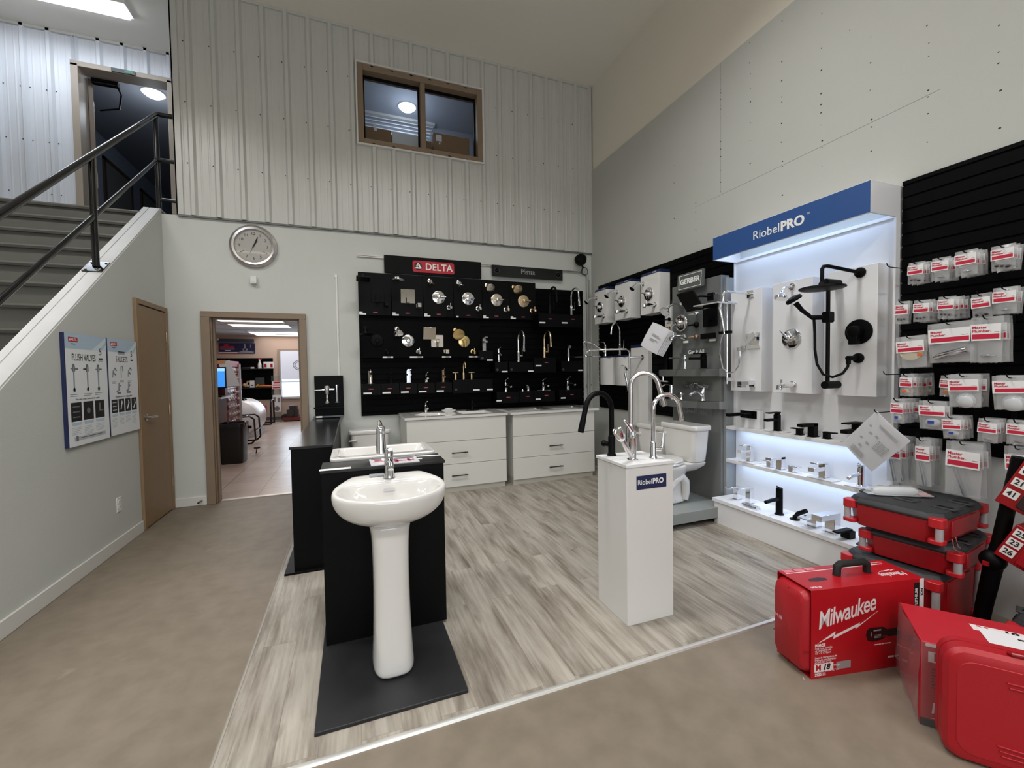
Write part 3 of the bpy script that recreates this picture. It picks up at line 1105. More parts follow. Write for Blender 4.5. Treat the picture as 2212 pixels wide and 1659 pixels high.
def pr(g, mi, x0, x1, z0, z1, y, d=0.0004):
    g.mi = mi
    g.box(x0, x1, y-d, y, z0, z1)


def head_band(g, w, h, y):
    pr(g, 1, 0.012, w, h-0.105, h, y)
    g.mi = 9
    g.prism([(w*0.62, h-0.105), (w*0.8, h-0.105), (w, h-0.03), (w, h)], 'y', y-0.0006, y-0.0003)
    g.prism([(w*0.86, h-0.105), (w, h-0.105), (w, h-0.055)], 'y', y-0.0006, y-0.0003)
    pr(g, 2, 0.05, 0.155, h-0.058, h-0.026, y, 0.0009)
    g.mi = 4
    g.text('DELTA', 0.024, (0.107, y-0.001, h-0.042), ext=0.0002, bold=0.0004)
    g.prism([(0.058, h-0.052), (0.074, h-0.052), (0.066, h-0.033)], 'y', y-0.0012, y-0.0009)
    g.mi = 3
    g.text('COMMERCIAL', 0.009, (0.102, y-0.001, h-0.072), ext=0.0002)


def fine_print(g, x0, x1, z1, n, y, mi=6, lh=0.011):
    r = random.Random(int(x0*1e4)+n)
    for i in range(n):
        pr(g, mi, x0, x0+(x1-x0)*r.uniform(0.7, 1.0), z1-i*lh-0.0035, z1-i*lh, y)


def flush_body(g, x, z, s, lever, y):
    g.mi = 5
    g.box(x-0.006*s, x+0.006*s, y-0.0008, y, z-0.12*s, z+0.02*s)
    g.box(x-0.014*s, x+0.014*s, y-0.0009, y, z, z+0.035*s)
    g.box(x-0.011*s, x+0.011*s, y-0.0009, y, z+0.035*s, z+0.048*s)
    g.box(x+0.012*s, x+0.045*s*lever, y-0.0008, y, z+0.012*s, z+0.022*s)
    g.box(x-0.03*s, x-0.012*s, y-0.0008, y, z+0.014*s, z+0.020*s)
    g.lathe([(0.014*s, y-0.0008), (0.014*s, y)], (x, 0, z-0.115*s), 'y', 14)
    g.mi = 6
    g.box(x-0.002*s, x+0.002*s, y-0.0011, y, z-0.10*s, z+0.03*s)


def build_flush(g, w, h, y):
    head_band(g, w, h, y)
    g.mi = 3
    g.text('FLUSH VALVES', 0.068, (0.225, y-0.0004, h-0.165), ext=0.0003, bold=0.0004, sx=0.66)
    g.text('5', 0.075, (0.435, y-0.0008, h-0.115), ext=0.0003)
    pr(g, 3, 0.412, 0.465, h-0.172, h-0.160, y)
    g.mi = 5
    g.text('YEAR WARRANTY', 0.008, (0.437, y-0.0004, h-0.182), ext=0.0002)
    for x, lv in ((0.095, 1.0), (0.255, -1.0), (0.395, 1.0)):
        flush_body(g, x, h-0.262, 1.10, lv, y)
        fine_print(g, x-0.05, x+0.05, h-0.418, 2, y, 5, 0.012)
    g.mi = 5
    g.text('What makes a Delta Commercial valve reliable?', 0.017, (0.25, y-0.0004, h-0.455), ext=0.0002, bold=0.0003, sx=0.9)
    for i, x in enumerate((0.045, 0.19, 0.335)):
        pr(g, 7, x, x+0.122, h-0.605, h-0.475, y)
        g.mi = 5
        if i == 0:
            for k in range(3):
                g.box(x+0.02, x+0.10, y-0.0008, y, h-0.58+k*0.036, h-0.572+k*0.036)
        elif i == 1:
            g.lathe([(0.022, y-0.0008), (0.022, y)], (x+0.06, 0, h-0.54), 'y', 16)
        else:
            g.box(x+0.05, x+0.072, y-0.0008, y, h-0.555, h-0.495)
            g.box(x+0.072, x+0.105, y-0.0008, y, h-0.555, h-0.545)
        pr(g, 8, x+0.005, x+0.117, h-0.633, h-0.613, y)
        fine_print(g, x, x+0.118, h-0.648, 5+i % 2, y)
    pr(g, 6, 0.07, 0.46, h-0.74, h-0.712, y)
    pr(g, 5, 0.09, 0.115, h-0.742, h-0.705, y, 0.0008)
    fine_print(g, 0.14, 0.44, h-0.722, 1, y, 5)


def build_faucets(g, w, h, y):
    head_band(g, w, h, y)
    pr(g, 6, 0.165, 0.275, h-0.125, h-0.098, y)
    g.mi = 5
    g.text('LAVATORY', 0.022, (0.22, y-0.0008, h-0.112), ext=0.0002)
    g.mi = 3
    g.text('FAUCETS', 0.068, (0.225, y-0.0004, h-0.165), ext=0.0003, bold=0.0004, sx=0.68)
    g.text('5', 0.07, (0.39, y-0.0008, h-0.115), ext=0.0003)
    pr(g, 3, 0.372, 0.412, h-0.172, h-0.160, y)
    for i, (x, z) in enumerate(((0.095, 0.27), (0.215, 0.26), (0.345, 0.265), (0.15, 0.395), (0.31, 0.395))):
        g.mi = 5
        c = (x, y-0.0006, h-z)
        if i == 1:
            g.tube([(x-0.014, y-0.0006, h-z-0.055), (x-0.014, y-0.0006, h-z+0.03)] + arc((x, y-0.0006, h-z+0.03), 0.014, 180, 0, 8) + [(x+0.014, y-0.0006, h-z+0.0)], 0.003, 6)
        elif i in (0, 2):
            g.tube([(x-0.03, y-0.0006, h-z-0.04), (x-0.02, y-0.0006, h-z+0.01), (x+0.01, y-0.0006, h-z+0.035), (x+0.035, y-0.0006, h-z+0.015)], 0.004, 6)
            g.tube([(x-0.02, y-0.0006, h-z+0.0), (x+0.02, y-0.0006, h-z-0.02)], 0.004, 6)
        else:
            g.tube([(x+0.01, y-0.0006, h-z+0.04), (x, y-0.0006, h-z-0.02), (x-0.03, y-0.0006, h-z-0.03)], 0.006, 6)
            g.box(x-0.02, x+0.035, y-0.0009, y, h-z-0.05, h-z-0.036)
            g.tube([(x, y-0.0006, h-z), (x+0.03, y-0.0006, h-z+0.02)], 0.005, 6)
        fine_print(g, x-0.035, x+0.035, h-z-(0.075 if i < 3 else 0.07), 2, y, 5, 0.011)
    g.mi = 5
    g.text('What makes a Delta Commercial faucet reliable?', 0.0155, (0.235, y-0.0004, h-0.468), ext=0.0002, bold=0.0003, sx=0.9)
    for i in range(4):
        x = 0.035+i*0.108
        pr(g, 7, x, x+0.09, h-0.595, h-0.488, y)
        g.mi = 6
        if i == 0:
            for k in range(3):
                g.box(x+0.015, x+0.075, y-0.0008, y, h-0.575+k*0.03, h-0.569+k*0.03)
        else:
            g.tube([(x+0.03, y-0.0006, h-0.575), (x+0.035+0.01*i, y-0.0006, h-0.53), (x+0.05, y-0.0006, h-0.505), (x+0.062, y-0.0006, h-0.53)], 0.004, 6)
        pr(g, 8, x+0.003, x+0.087, h-0.623, h-0.604, y)
        fine_print(g, x, x+0.088, h-0.637, 7-i % 3, y)


poster('blue headed poster FLUSH VALVES on the stair wall, the left one', 3.685, 4.205, 0.925, 1.700, build_flush)
poster('blue headed poster FAUCETS next to the brown closet door', 4.215, 4.705, 0.930, 1.703, build_faucets)

t = thing('wall_outlet', 'white duplex power outlet low on the stair wall', 'outlet', (-1.80, 4.335, 0.36), PI/2)
G().prism(rrect(0.075, 0.118, 0.006), 'y', -0.006, 0).build('cover_plate', plastic_white, t, bev=0.002)
for dz in (-0.021, 0.021):
    g = G()
    g.prism(rrect(0.033, 0.028, 0.008, 4, 0, dz), 'y', -0.008, -0.006)
    g.mi = 1
    for dx in (-0.006, 0.006):
        g.box(dx-0.001, dx+0.001, -0.0086, -0.008, dz-0.002, dz+0.007)
    g.build('socket', [plastic_white, charcoal], t)

# wall clock
t = thing('wall_clock', 'large round brushed steel wall clock above the office doorway', 'clock', (-0.975, 5.44, 2.812))
G().lathe([(0.232, 0), (0.235, -0.012), (0.228, -0.032), (0.205, -0.045), (0.185, -0.040), (0.178, -0.026), (0.178, 0)], (0, 0, 0), 'y', 64).build('rim', brushed, t)
clockface = mat('clock_face', '#b3b0aa', 0.4, 0.15)
g = G()
g.lathe([(0.178, -0.016), (0.178, -0.020)], (0, 0, 0), 'y', 64)
g.build('dial', clockface, t)
g = G()
for k in range(1, 13):
    a = math.radians(90-30*k)
    if k in (8, 4):
        g.M = TR((0.132*math.cos(a), -0.021, 0.132*math.sin(a)), ry=-(a-PI/2))
        g.box(-0.003, 0.003, -0.0008, 0, -0.022, 0.022)
        g.M = Matrix.Identity(4)
    else:
        g.text(str(k), 0.044, (0.134*math.cos(a), -0.0212, 0.134*math.sin(a)), ext=0.0004)
for k in range(60):
    a = math.radians(6*k)
    g.lathe([(0.0022, -0.0212), (0.0022, -0.020)], (0.169*math.cos(a), 0, 0.169*math.sin(a)), 'y', 6)
g.build('numerals', letter_black, t)
for nm, ang, l, tl, wd, yy in (('hour_hand', 62, 0.085, 0.02, 0.008, -0.024), ('minute_hand', 66, 0.118, 0.02, 0.006, -0.026), ('second_hand', 246, 0.10, 0.03, 0.0016, -0.028)):
    g = G()
    g.M = TR((0, yy, 0), ry=-math.radians(ang))
    g.prism([(-tl, -wd*0.6), (l*0.7, -wd), (l, 0), (l*0.7, wd), (-tl, wd*0.6)], 'y', -0.001, 0.001)
    g.build(nm, letter_black, t)
G().lathe([(0.008, -0.03), (0.008, -0.02)], (0, 0, 0), 'y', 16).build('hub', letter_black, t)
G().lathe([(0.178, -0.034), (0.178, -0.036)], (0, 0, 0), 'y', 64).build('cover_glass', glassy('clock_glass', '#fdfdfd', 0.015), t)

t = thing('motion_sensor', 'small white box sensor on the wall below the clock', 'sensor', (-0.985, 5.44, 2.44))
G().prism(rrect(0.062, 0.085, 0.012), 'y', -0.045, 0).build('case', plastic_white, t, bev=0.006)
G().box(-0.02, 0.02, -0.047, -0.043, -0.03, -0.008).build('lens', white_gloss, t, bev=0.002)

t = thing('cable_cover', 'thin white vertical cable cover running down beside the black display wall', 'cable cover', (-0.14, 5.44, 1.36))
G().box(-0.010, 0.010, -0.012, 0, 0, 1.16).build('channel', white_matte, t, bev=0.003)
G().box(-0.018, 0.012, -0.014, 0, 1.16, 1.20).build('end_cap', plastic_white, t, bev=0.003)

t = thing('door_stop_spring', 'small spring door stop by the skirting left of the doorway', 'door stop', (-1.545, 5.40, 0.055))
g = G()
g.tube([(0.007*math.cos(k*0.9), -0.0011*k, 0.007*math.sin(k*0.9)) for k in range(70)], 0.0014, 6)
g.build('spring', nickel, t)
G().cyl((0, -0.075, 0), (0, -0.09, 0), 0.009).build('rubber_tip', rubber, t)
G().cyl((0, 0.02, 0), (0, 0.0, 0), 0.012).build('base', nickel, t)

# handrail of the stairs
rail_black = mat('rail_black', '#0c0c0d', 0.16, spec=0.6)
t = thing('handrail', 'glossy black steel handrail on the sloped stair wall', 'handrail', (-1.87, 4.33, 2.25))
def rz(dy, base, s=0.808):
    return base + s*dy
g = G()
y2 = 1.27
g.tube([(0, -2.6, rz(-2.6, 0.885)), (0, y2-0.04, rz(y2-0.04, 0.885)), (0.01, y2+0.02, rz(y2, 0.885)+0.02), (0.05, y2+0.03, rz(y2, 0.885)+0.02), (0.215, y2+0.03, rz(y2, 0.885)+0.02)], 0.024, 16)
g.build('top_rail', rail_black, t)
g = G()
g.tube([(0, -2.6, rz(-2.6, 0.415)), (0, y2, rz(y2, 0.415)), (0.215, y2+0.02, rz(y2, 0.415)+0.005)], 0.021, 16)
g.build('mid_rail', rail_black, t)
G().tube([(0, y2, rz(y2, 0.02)-0.02), (0.215, y2+0.02, rz(y2, 0.02)-0.02)], 0.018, 14).build('low_rail', rail_black, t)
G().cyl((0, 0, 0.02), (0, 0, 0.885), 0.023).build('post', rail_black, t)
G().cyl((0, -2.5, rz(-2.5, 0.0)), (0, -2.5, rz(-2.5, 0.885)), 0.023).build('post', rail_black, t)
G().cyl((0, y2, 0.80), (0, y2, rz(y2, 0.885)), 0.023).build('post', rail_black, t)
for dy in (0.0,):
    g = G()
    g.M = TR((0, dy, 0.021), rx=math.radians(38.1))
    g.box(-0.062, 0.062, -0.085, 0.085, -0.004, 0.005)
    pl = g.build('base_plate', rail_black, t, bev=0.002)
    for bx_, by_ in ((-0.045, -0.06), (0.045, -0.06), (-0.045, 0.06), (0.045, 0.06)):
        g = G()
        g.M = TR((0, dy, 0.021), rx=math.radians(38.1))
        g.cyl((bx_, by_, 0.004), (bx_, by_, 0.013), 0.009, n=6)
        g.build('bolt', brushed, pl)

# ------------------------------------------------------------------ black low counter with the flush valve board
t = thing('low_counter', 'long narrow black counter running back to the wall right of the doorway', 'counter', (-0.275, 3.28, 0))
G().box(-0.135, 0.135, 0.005, 2.14, 0.02, 0.872).build('carcass', black_board, t)
G().box(-0.145, 0.14, 0, 2.14, 0.872, 0.892).build('top', mat('black_laminate', '#17171a', 0.22, var=0.15, scale=3), t, bev=0.002)
G().box(-0.195, 0.13, -0.026, 2.15, 0, 0.02).build('base_slab', black_board, t, bev=0.002)

t = thing('flush_valve_board', 'black board with a chrome flush valve standing at the wall end of the low counter', 'display board', (-0.25, 5.40, 0.895))
G().box(-0.155, 0.155, -0.02, 0.03, 0, 0.475).build('board', black_board, t, bev=0.002)
G().box(-0.155, 0.155, -0.20, -0.02, 0.105, 0.12).build('shelf', black_board, t, bev=0.002)
g = G()
g.box(-0.16, 0.155, -0.215, -0.20, 0.01, 0.025)
g.build('price_rail', mat('grey_rail', '#5b5c5e', 0.35), t)
price_tag(t, -0.10, -0.216, 0.0175, 0.06)
g = G()
g.lathe([(0.024, 0.15), (0.026, 0.155), (0.026, 0.175), (0.016, 0.185), (0.014, 0.19), (0.014, 0.26), (0.022, 0.265), (0.024, 0.30), (0.030, 0.305), (0.032, 0.345), (0.028, 0.36), (0.012, 0.368), (0, 0.368)], (-0.02, -0.09, 0))
g.tube([(-0.02, -0.09, 0.315), (0.06, -0.09, 0.315)], [0.018, 0.016], 16)
g.lathe([(0.014, 0.16), (0.028, 0.165), (0.028, 0.17), (0.013, 0.178), (0.013, 0.35), (0.018, 0.352), (0.017, 0.37), (0, 0.372)], (0.085, -0.09, 0))
g.build('flush_valve', chrome, t)
g = G()
g.tube([(-0.02, -0.09, 0.312), (-0.07, -0.09, 0.312)], [0.02, 0.014], 14)
g.tube([(-0.06, -0.09, 0.312), (-0.15, -0.12, 0.312)], [0.009, 0.006], 10)
g.build('handle', chrome, t)

# ------------------------------------------------------------------ black display panel with the two basins
t = thing('sink_display', 'black display panel with a broad floor slab carrying the pedestal sink', 'display stand', (0.155, 2.30, 0))
G().box(-0.31, 0.305, 0.005, 0.20, 0.02, 0.898).build('panel', black_matte, t)
G().box(-0.315, 0.312, -0.004, 0.21, 0.898, 0.914).build('top', mat('black_top', '#18181a', 0.3, var=0.2, scale=4), t, bev=0.002)
G().box(-0.325, 0.283, -0.545, 0.21, 0, 0.02).build('floor_slab', charcoal, t, bev=0.003)
g = G()
g.prism([(-0.318, -0.006), (-0.17, -0.006), (-0.17, 0.012), (-0.20, 0.012), (-0.20, 0.020), (-0.17, 0.020), (-0.17, 0.032), (-0.318, 0.032)], 'z', 0.9145, 0.9155)
g.build('price_tag', tag_white, t)
g = G()
g.prism([(0.17, 0.15), (0.31, 0.13), (0.318, 0.155), (0.18, 0.175)], 'z', 0.9145, 0.9155)
g.prism([(0.165, 0.08), (0.20, 0.075), (0.202, 0.10), (0.168, 0.105)], 'z', 0.9145, 0.9155)
g.build('price_tag', tag_white, t)

t = thing('brochure', 'glossy white and red brochure lying on the black panel behind the pedestal sink', 'brochure', (0.205, 2.39, 0.9146), math.radians(1.5))
g = G()
g.box(-0.125, 0.125, -0.085, 0.085, 0, 0.003)
g.mi = 1
for a in ((-0.10, -0.06, 0.01, 0.05), (0.01, 0.105, -0.03, -0.012), (0.0, 0.02, -0.06, 0.03), (0.07, 0.085, -0.05, 0.02), (-0.11, -0.02, -0.005, 0.004)):
    g.box(a[0], a[1], a[2], a[3], 0.003, 0.0034)
g.mi = 2
g.prism(rrect(0.11, 0.06, 0.028, 6, 0.06, 0.05), 'z', 0.003, 0.0036)
g.mi = 3
g.box(-0.115, -0.06, 0.055, 0.078, 0.003, 0.0036)
for k in range(4):
    g.box(0.03, 0.10, 0.04+0.006*k, 0.042+0.006*k, 0.0036, 0.0038)
g.build('cover', [mat('brochure_paper', '#d9d4da', 0.25), mat('brochure_red', '#a2465a', 0.3), mat('brochure_grey', '#87858c', 0.3), mat('brochure_mark', '#6e3a4a', 0.3)], t)


def outline(k, zfun, cx, cy, n=44, back=0.20, bw=0.168, side=0.264, front=-0.185):
    """D-shaped basin outline scaled by k: straight back edge, oblique shoulders, round front"""
    base = []
    m = 22
    for i in range(m+1):
        a = math.radians(185+170*i/m)
        base.append((side*math.cos(a), front*(-math.sin(a))))
    shoulder = [(side*0.985, 0.045), (side*0.90, 0.095), (bw*1.12, back*0.90), (bw, back), (bw*0.6, back), (bw*0.2, back)]
    pts = base + shoulder + [(-x, y) for x, y in reversed(shoulder)]
    return [(cx+x*k[0], cy+y*k[1]+k[2], zfun(y*k[1]+k[2])) for x, y in pts]


t = thing('pedestal_sink', 'white porcelain pedestal sink standing on the black floor slab in front', 'sink', (0.16, 2.085, 0.02))
def tilt(z, a=0.10):
    return lambda y: z + a*y
g = G()
rings = [outline((0.36, 0.42, 0.03), tilt(0.655, 0), 0, 0), outline((0.46, 0.55, 0.03), tilt(0.668, 0.0), 0, 0), outline((0.66, 0.74, 0.01), tilt(0.690, 0.03), 0, 0), outline((0.85, 0.89, 0.003), tilt(0.722, 0.06), 0, 0),
         outline((0.96, 0.96, 0), tilt(0.762, 0.08), 0, 0), outline((1.0, 1.0, 0), tilt(0.800, 0.09), 0, 0), outline((1.0, 1.0, 0), tilt(0.824, 0.10), 0, 0), outline((0.985, 0.985, 0), tilt(0.834, 0.10), 0, 0),
         outline((0.95, 0.96, 0), tilt(0.838, 0.10), 0, 0), outline((0.90, 0.90, -0.004), tilt(0.836, 0.10), 0, 0, back=0.128), outline((0.875, 0.875, -0.005), tilt(0.830, 0.10), 0, 0, back=0.118), outline((0.855, 0.85, -0.006), tilt(0.812, 0.09), 0, 0, back=0.112), outline((0.79, 0.78, -0.008), tilt(0.770, 0.06), 0, 0, back=0.105), outline((0.64, 0.62, -0.01), tilt(0.730, 0.03), 0, 0, back=0.10), outline((0.38, 0.38, -0.01), tilt(0.712, 0), 0, 0, back=0.1), outline((0.09, 0.1, -0.01), tilt(0.707, 0), 0, 0, back=0.1)]
g.loft(rings)
bas = g.build('basin', porcelain, t, angle=1.4, sub=1)
G().lathe([(0.0, 0.713), (0.020, 0.713), (0.023, 0.709), (0.023, 0.705)], (0, -0.01, 0), n=20).build('drain', chrome, bas)
g = G()
g.mi = 0
g.prism(rrect(0.055, 0.012, 0.004, 3, 0.0, 0.0), 'y', -0.001, 0.001)
_o = g.build('overflow_mark', mat('overflow_grey', '#b9b9bb', 0.4), bas, loc=(0.0, 0.075, 0.800), rot=(-0.5, 0, 0))
g = G()
col = []
for z, hw, yf, yb in ((0.0, 0.094, -0.150, 0.11), (0.012, 0.095, -0.150, 0.11), (0.05, 0.093, -0.146, 0.108), (0.14, 0.088, -0.130, 0.105), (0.30, 0.083, -0.110, 0.10), (0.47, 0.082, -0.098, 0.10), (0.60, 0.085, -0.092, 0.10), (0.66, 0.092, -0.090, 0.10), (0.69, 0.106, -0.095, 0.10)):
    ring = []
    for i in range(28):
        a = 2*PI*i/28
        c, s = math.cos(a), math.sin(a)
        x = hw*math.copysign(abs(c)**0.55, c)
        y = (yb if s > 0 else -yf)*math.copysign(abs(s)**0.75, s)
        ring.append((x-0.008, y, z))
    col.append(ring)
g.loft(col)
g.build('pedestal', porcelain, t, angle=1.2, sub=1)
G().box(-0.09, 0.0, 0.148, 0.185, 0.853, 0.862).build('deck_plate', mat('deck_grey', '#9d9fa2', 0.4), t, bev=0.002)

# two single-lever basin taps
def lav_dome(label, loc, rotz, s=1.0):
    t = thing('basin_faucet', label, 'faucet', loc, rotz, 'chrome single lever basin taps of the black panel')
    G().tube([(0, 0, 0), (0, 0, 0.008*s), (0, -0.001, 0.05*s), (0, -0.003, 0.085*s), (0, -0.004, 0.10*s)], [0.030*s, 0.029*s, 0.0245*s, 0.022*s, 0.021*s], 20).build('body', chrome, t)
    G().tube([(0, 0, 0.055*s), (0, -0.045*s, 0.083*s), (0, -0.088*s, 0.078*s), (0, -0.105*s, 0.058*s)], [0.017*s, 0.0165*s, 0.016*s, 0.014*s], 14).build('spout', chrome, t)
    g = G()
    g.tube([(0, -0.004*s, 0.10*s), (0, -0.003*s, 0.122*s), (0, 0, 0.136*s), (0, 0.004*s, 0.143*s)], [0.022*s, 0.0225*s, 0.018*s, 0.008*s], 18)
    g.tube([(0, 0.0, 0.128*s), (0, -0.05*s, 0.150*s), (0, -0.085*s, 0.153*s)], [0.014*s, 0.010*s, 0.009*s], 12)
    g.build('lever', chrome, t)
    return t
lav_dome('chrome single lever tap on the white pedestal sink', (0.165, 2.215, 0.872), 0, 1.0)
lav_dome('chrome single lever tap on the rectangular basin behind the black panel', (0.150, 2.575, 0.931), PI, 1.12)

t = thing('rectangular_basin', 'white rectangular drop-in basin mounted behind the black panel', 'sink', (0.165, 2.675, 0.80))
g = G()
def rr(w, d, r, z, dy=0):
    return [(x, y+dy, z) for x, y in rrect(w, d, r, 6)]
g.loft([rr(0.44, 0.24, 0.05, 0.0), rr(0.50, 0.30, 0.05, 0.05), rr(0.54, 0.325, 0.04, 0.105), rr(0.575, 0.345, 0.03, 0.112), rr(0.58, 0.35, 0.03, 0.124), rr(0.572, 0.342, 0.028, 0.131), rr(0.50, 0.25, 0.03, 0.130, 0.025), rr(0.485, 0.235, 0.035, 0.120, 0.025), rr(0.43, 0.19, 0.05, 0.06, 0.025), rr(0.3, 0.12, 0.05, 0.035, 0.025), rr(0.05, 0.04, 0.018, 0.030, 0.02)])
g.build('basin', porcelain, t, angle=0.9, bev=0.003)
g = G()
g.box(-0.22, -0.20, -0.17, 0.10, -0.06, 0.06)
g.box(0.20, 0.22, -0.17, 0.10, -0.06, 0.06)
g.build('bracket', black_matte, t)


# ------------------------------------------------------------------ black slat wall on the back wall
def slat_panel(name, label, loc, rotz, w, z0, z1, pitch=0.0762, t=0.02):
    """grooved board; local x 0..w, -y out of the wall"""
    prof = [(0, z0), (-t, z0)]
    z = z0+pitch*0.6
    while z < z1-0.02:
        prof += [(-t, z-0.006), (-t+0.009, z-0.004), (-t+0.009, z+0.004), (-t, z+0.006)]
        z += pitch
    prof += [(-t, z1), (0, z1)]
    g = G()
    g.prism(prof, 'x', 0, w)
    o = g.build(name, black_slat, None, loc, (0, 0, rotz), angle=0.4)
    tag(o, label, 'slat wall')
    return o


slat_panel('slat_wall', 'black grooved slat wall on the back wall below the signs', (0.10, 5.44, 0), 0, 3.065, 0.875, 2.53)
t = thing('sign_rail', 'thin metal rail across the back wall behind the two brand signs', 'rail', (0.095, 5.44, 2.80))
g = G()
g.box(0, 3.055, -0.012, 0, 0.004, 0.016)
g.box(0, 3.055, -0.02, 0, -0.014, -0.002)
g.build('track', brushed, t)
g = G()
g.box(0, 3.055, -0.014, 0, -0.002, 0.004)
g.build('groove', charcoal, t)

t = thing('brand_sign', 'long black sign with a red rounded emblem and white lettering', 'sign', (0.405, 5.40, 2.61))
G().box(0, 1.225, -0.006, 0.02, 0, 0.215).build('board', black_board, t, bev=0.002)
g = G()
g.prism(rrect(0.525, 0.145, 0.028, 6, 0.60, 0.10), 'y', -0.014, -0.006)
em = g.build('emblem', red_logo, t, bev=0.003)
g = G()
g.text('DELTA', 0.118, (0.665, -0.0155, 0.098), ext=0.0015, bold=0.002, sx=0.95, spacing=1.03)
g.text('.', 0.05, (0.855, -0.0155, 0.06), ext=0.001)
g.build('lettering', letter_white, em)
g = G()
g.lathe([(0.047, -0.016), (0.047, -0.014)], (0.405, 0, 0.103), 'y', 28)
g.mi = 1
_c = (0.405, 0.103)
def tri(a0, a1, a2, a3):
    P_ = {'t': (0.0, 0.040), 'l': (-0.040, -0.026), 'r': (0.040, -0.026)}
    return P_
for q in ([(-0.004, 0.040), (0.009, 0.036), (-0.006, 0.004), (-0.036, -0.010), (-0.038, -0.018)],
          [(0.012, 0.033), (0.041, -0.020), (0.036, -0.030), (0.014, -0.024), (0.0, 0.008)],
          [(0.030, -0.031), (-0.034, -0.030), (-0.040, -0.022), (-0.012, -0.006), (0.010, -0.022)]):
    g.prism([(_c[0]+a, _c[1]+b) for a, b in q], 'y', -0.0172, -0.016)
g.build('mark', [black_gloss, letter_white], em)

t = thing('brand_sign', 'glossy black sign with small silver lettering right of the red emblem', 'sign', (2.30, 5.40, 2.655))
g = G()
g.box(-0.525, 0.525, -0.012, 0.0, 0, 0.148)
g.build('board', black_gloss, t, bev=0.002)
g = G()
g.text('Pf', 0.092, (-0.052, -0.0132, 0.080), ext=0.001, align='RIGHT', sx=0.85)
g.text('ISTER', 0.068, (-0.050, -0.0132, 0.071), ext=0.001, align='LEFT', sx=0.9)
g.build('lettering', letter_grey, t)
for sx in (-0.455, 0.455):
    g = G()
    g.lathe([(0.033, -0.0125), (0.033, -0.0135), (0.029, -0.0135), (0.029, -0.0125)], (sx, 0, 0.075), 'y', 28)
    g.text('Pf', 0.03, (sx, -0.0134, 0.075), ext=0.0005)
    g.build('badge', mat_cache('badge_line', '#4a4a4d'), t)

# six shower boards along the top row
XS = [0.098, 0.475, 0.859, 1.245, 1.626, 2.013, 2.393]
LAB = ['matte black shower board at the far left of the top row, square head', 'chrome shower board with a flat rain head and square trim plate', 'chrome shower board with small cone head, third from the left in the top row',
       'chrome shower board with ornate faceted round trim in the top row', 'pale nickel shower board between the chrome and the champagne ones', 'champagne bronze shower board at the right end of the top row']
shine = mat('lit_spray_face', '#f2f2f2', 0.3)
for i in range(6):
    x0, x1 = XS[i], XS[i+1]
    w = x1-x0-0.004
    xc = (x0+x1)/2
    t = thing('shower_display_board', LAB[i], 'shower display', (xc, 5.42, 2.085), 0, 'shower boards in the top row')
    G().box(-w/2, w/2, -0.055, 0, 0, 0.508).build('board', black_board, t, bev=0.002)
    m = (black_matte, chrome, chrome, chrome, nickel, champagne)[i]
    hx = (-0.135, -0.125, -0.11, -0.125, -0.13, -0.135)[i]
    if i == 0:
        shower_arm(t, m, (hx, -0.055, 0.44), 'square', 0.075, 0.24, True, tilt=0.15)
        valve_trim(t, m, (0.03, -0.055, 0.23), 0.075, 'square', 'square')
        tub_spout(t, m, (0.125, -0.055, 0.13), 0.13, 'square')
    elif i == 1:
        shower_arm(t, m, (hx, -0.055, 0.46), 'rain', 0.072, 0.2, tilt=0.0, fl=0.022)
        valve_trim(t, m, (0.005, -0.055, 0.245), 0.085, 'plate', 'square', 0)
        tub_spout(t, m, (0.13, -0.055, 0.13), 0.12, 'square')
    else:
        shower_arm(t, m, (hx, -0.055, 0.45 if i < 4 else 0.435), 'cone' if i < 4 else 'round', (0.03, 0.032, 0.055, 0.062)[i-2], 0.13, fl=0.028, tilt=0.6 if i < 4 else 0.9, face=rubber if i < 4 else None)
        valve_trim(t, m, (0.0 if i < 4 else 0.008, -0.055, 0.25), 0.083, 'round', 'cross' if i == 3 else 'bar')
        tub_spout(t, m, (0.13, -0.055, 0.125), 0.12)
    logo_tag(t, (-0.0, -0.0555, 0.037))
    price_tag(t, -0.145, -0.056, 0.014, 0.075 if i != 3 else 0.03, step=i != 3)

# second row: one long board with four sets
t = thing('shower_display_board', 'long black board in the second row with gold, nickel, chrome and black sets', 'shower display', (0.86, 5.42, 1.585))
G().box(-0.74, 0.74, -0.03, 0, 0, 0.44).build('board', black_slat, t, bev=0.002)
G().box(-0.74, 0.74, -0.13, -0.03, -0.012, 0.0).build('ledge', black_slat, t, bev=0.002)
for i, (m, fx, tx, sx) in enumerate(((black_matte, -0.69, -0.56, -0.445), (chrome, -0.325, -0.195, -0.07), (nickel, 0.043, 0.168, 0.275), (gold, 0.405, 0.518, 0.63))):
    k = ('rain', 'round', 'square', 'round')[i]
    shower_arm(t, m, (fx, -0.03, 0.345), k, (0.075, 0.055, 0.075, 0.075)[i], 0.15, i == 2, 0.03, tilt=(0.1, 0.95, 1.25, 1.0)[i], headlen=0.04, dropz=0.09)
    valve_trim(t, m, (tx, -0.03, 0.20), 0.078, 'square' if i == 2 else 'round', 'drop')
    tub_spout(t, m, (sx, -0.03, 0.065), 0.11, 'square' if i == 2 else 'round')
    price_tag(t, (-0.447, -0.110, 0.263, 0.61)[i], -0.131, -0.004, (0.12, 0.16, 0.115, 0.115)[i], wc=((-0.46, -0.41), (-0.10, -0.045), (0.25, 0.30), (0.60, 0.64))[i])

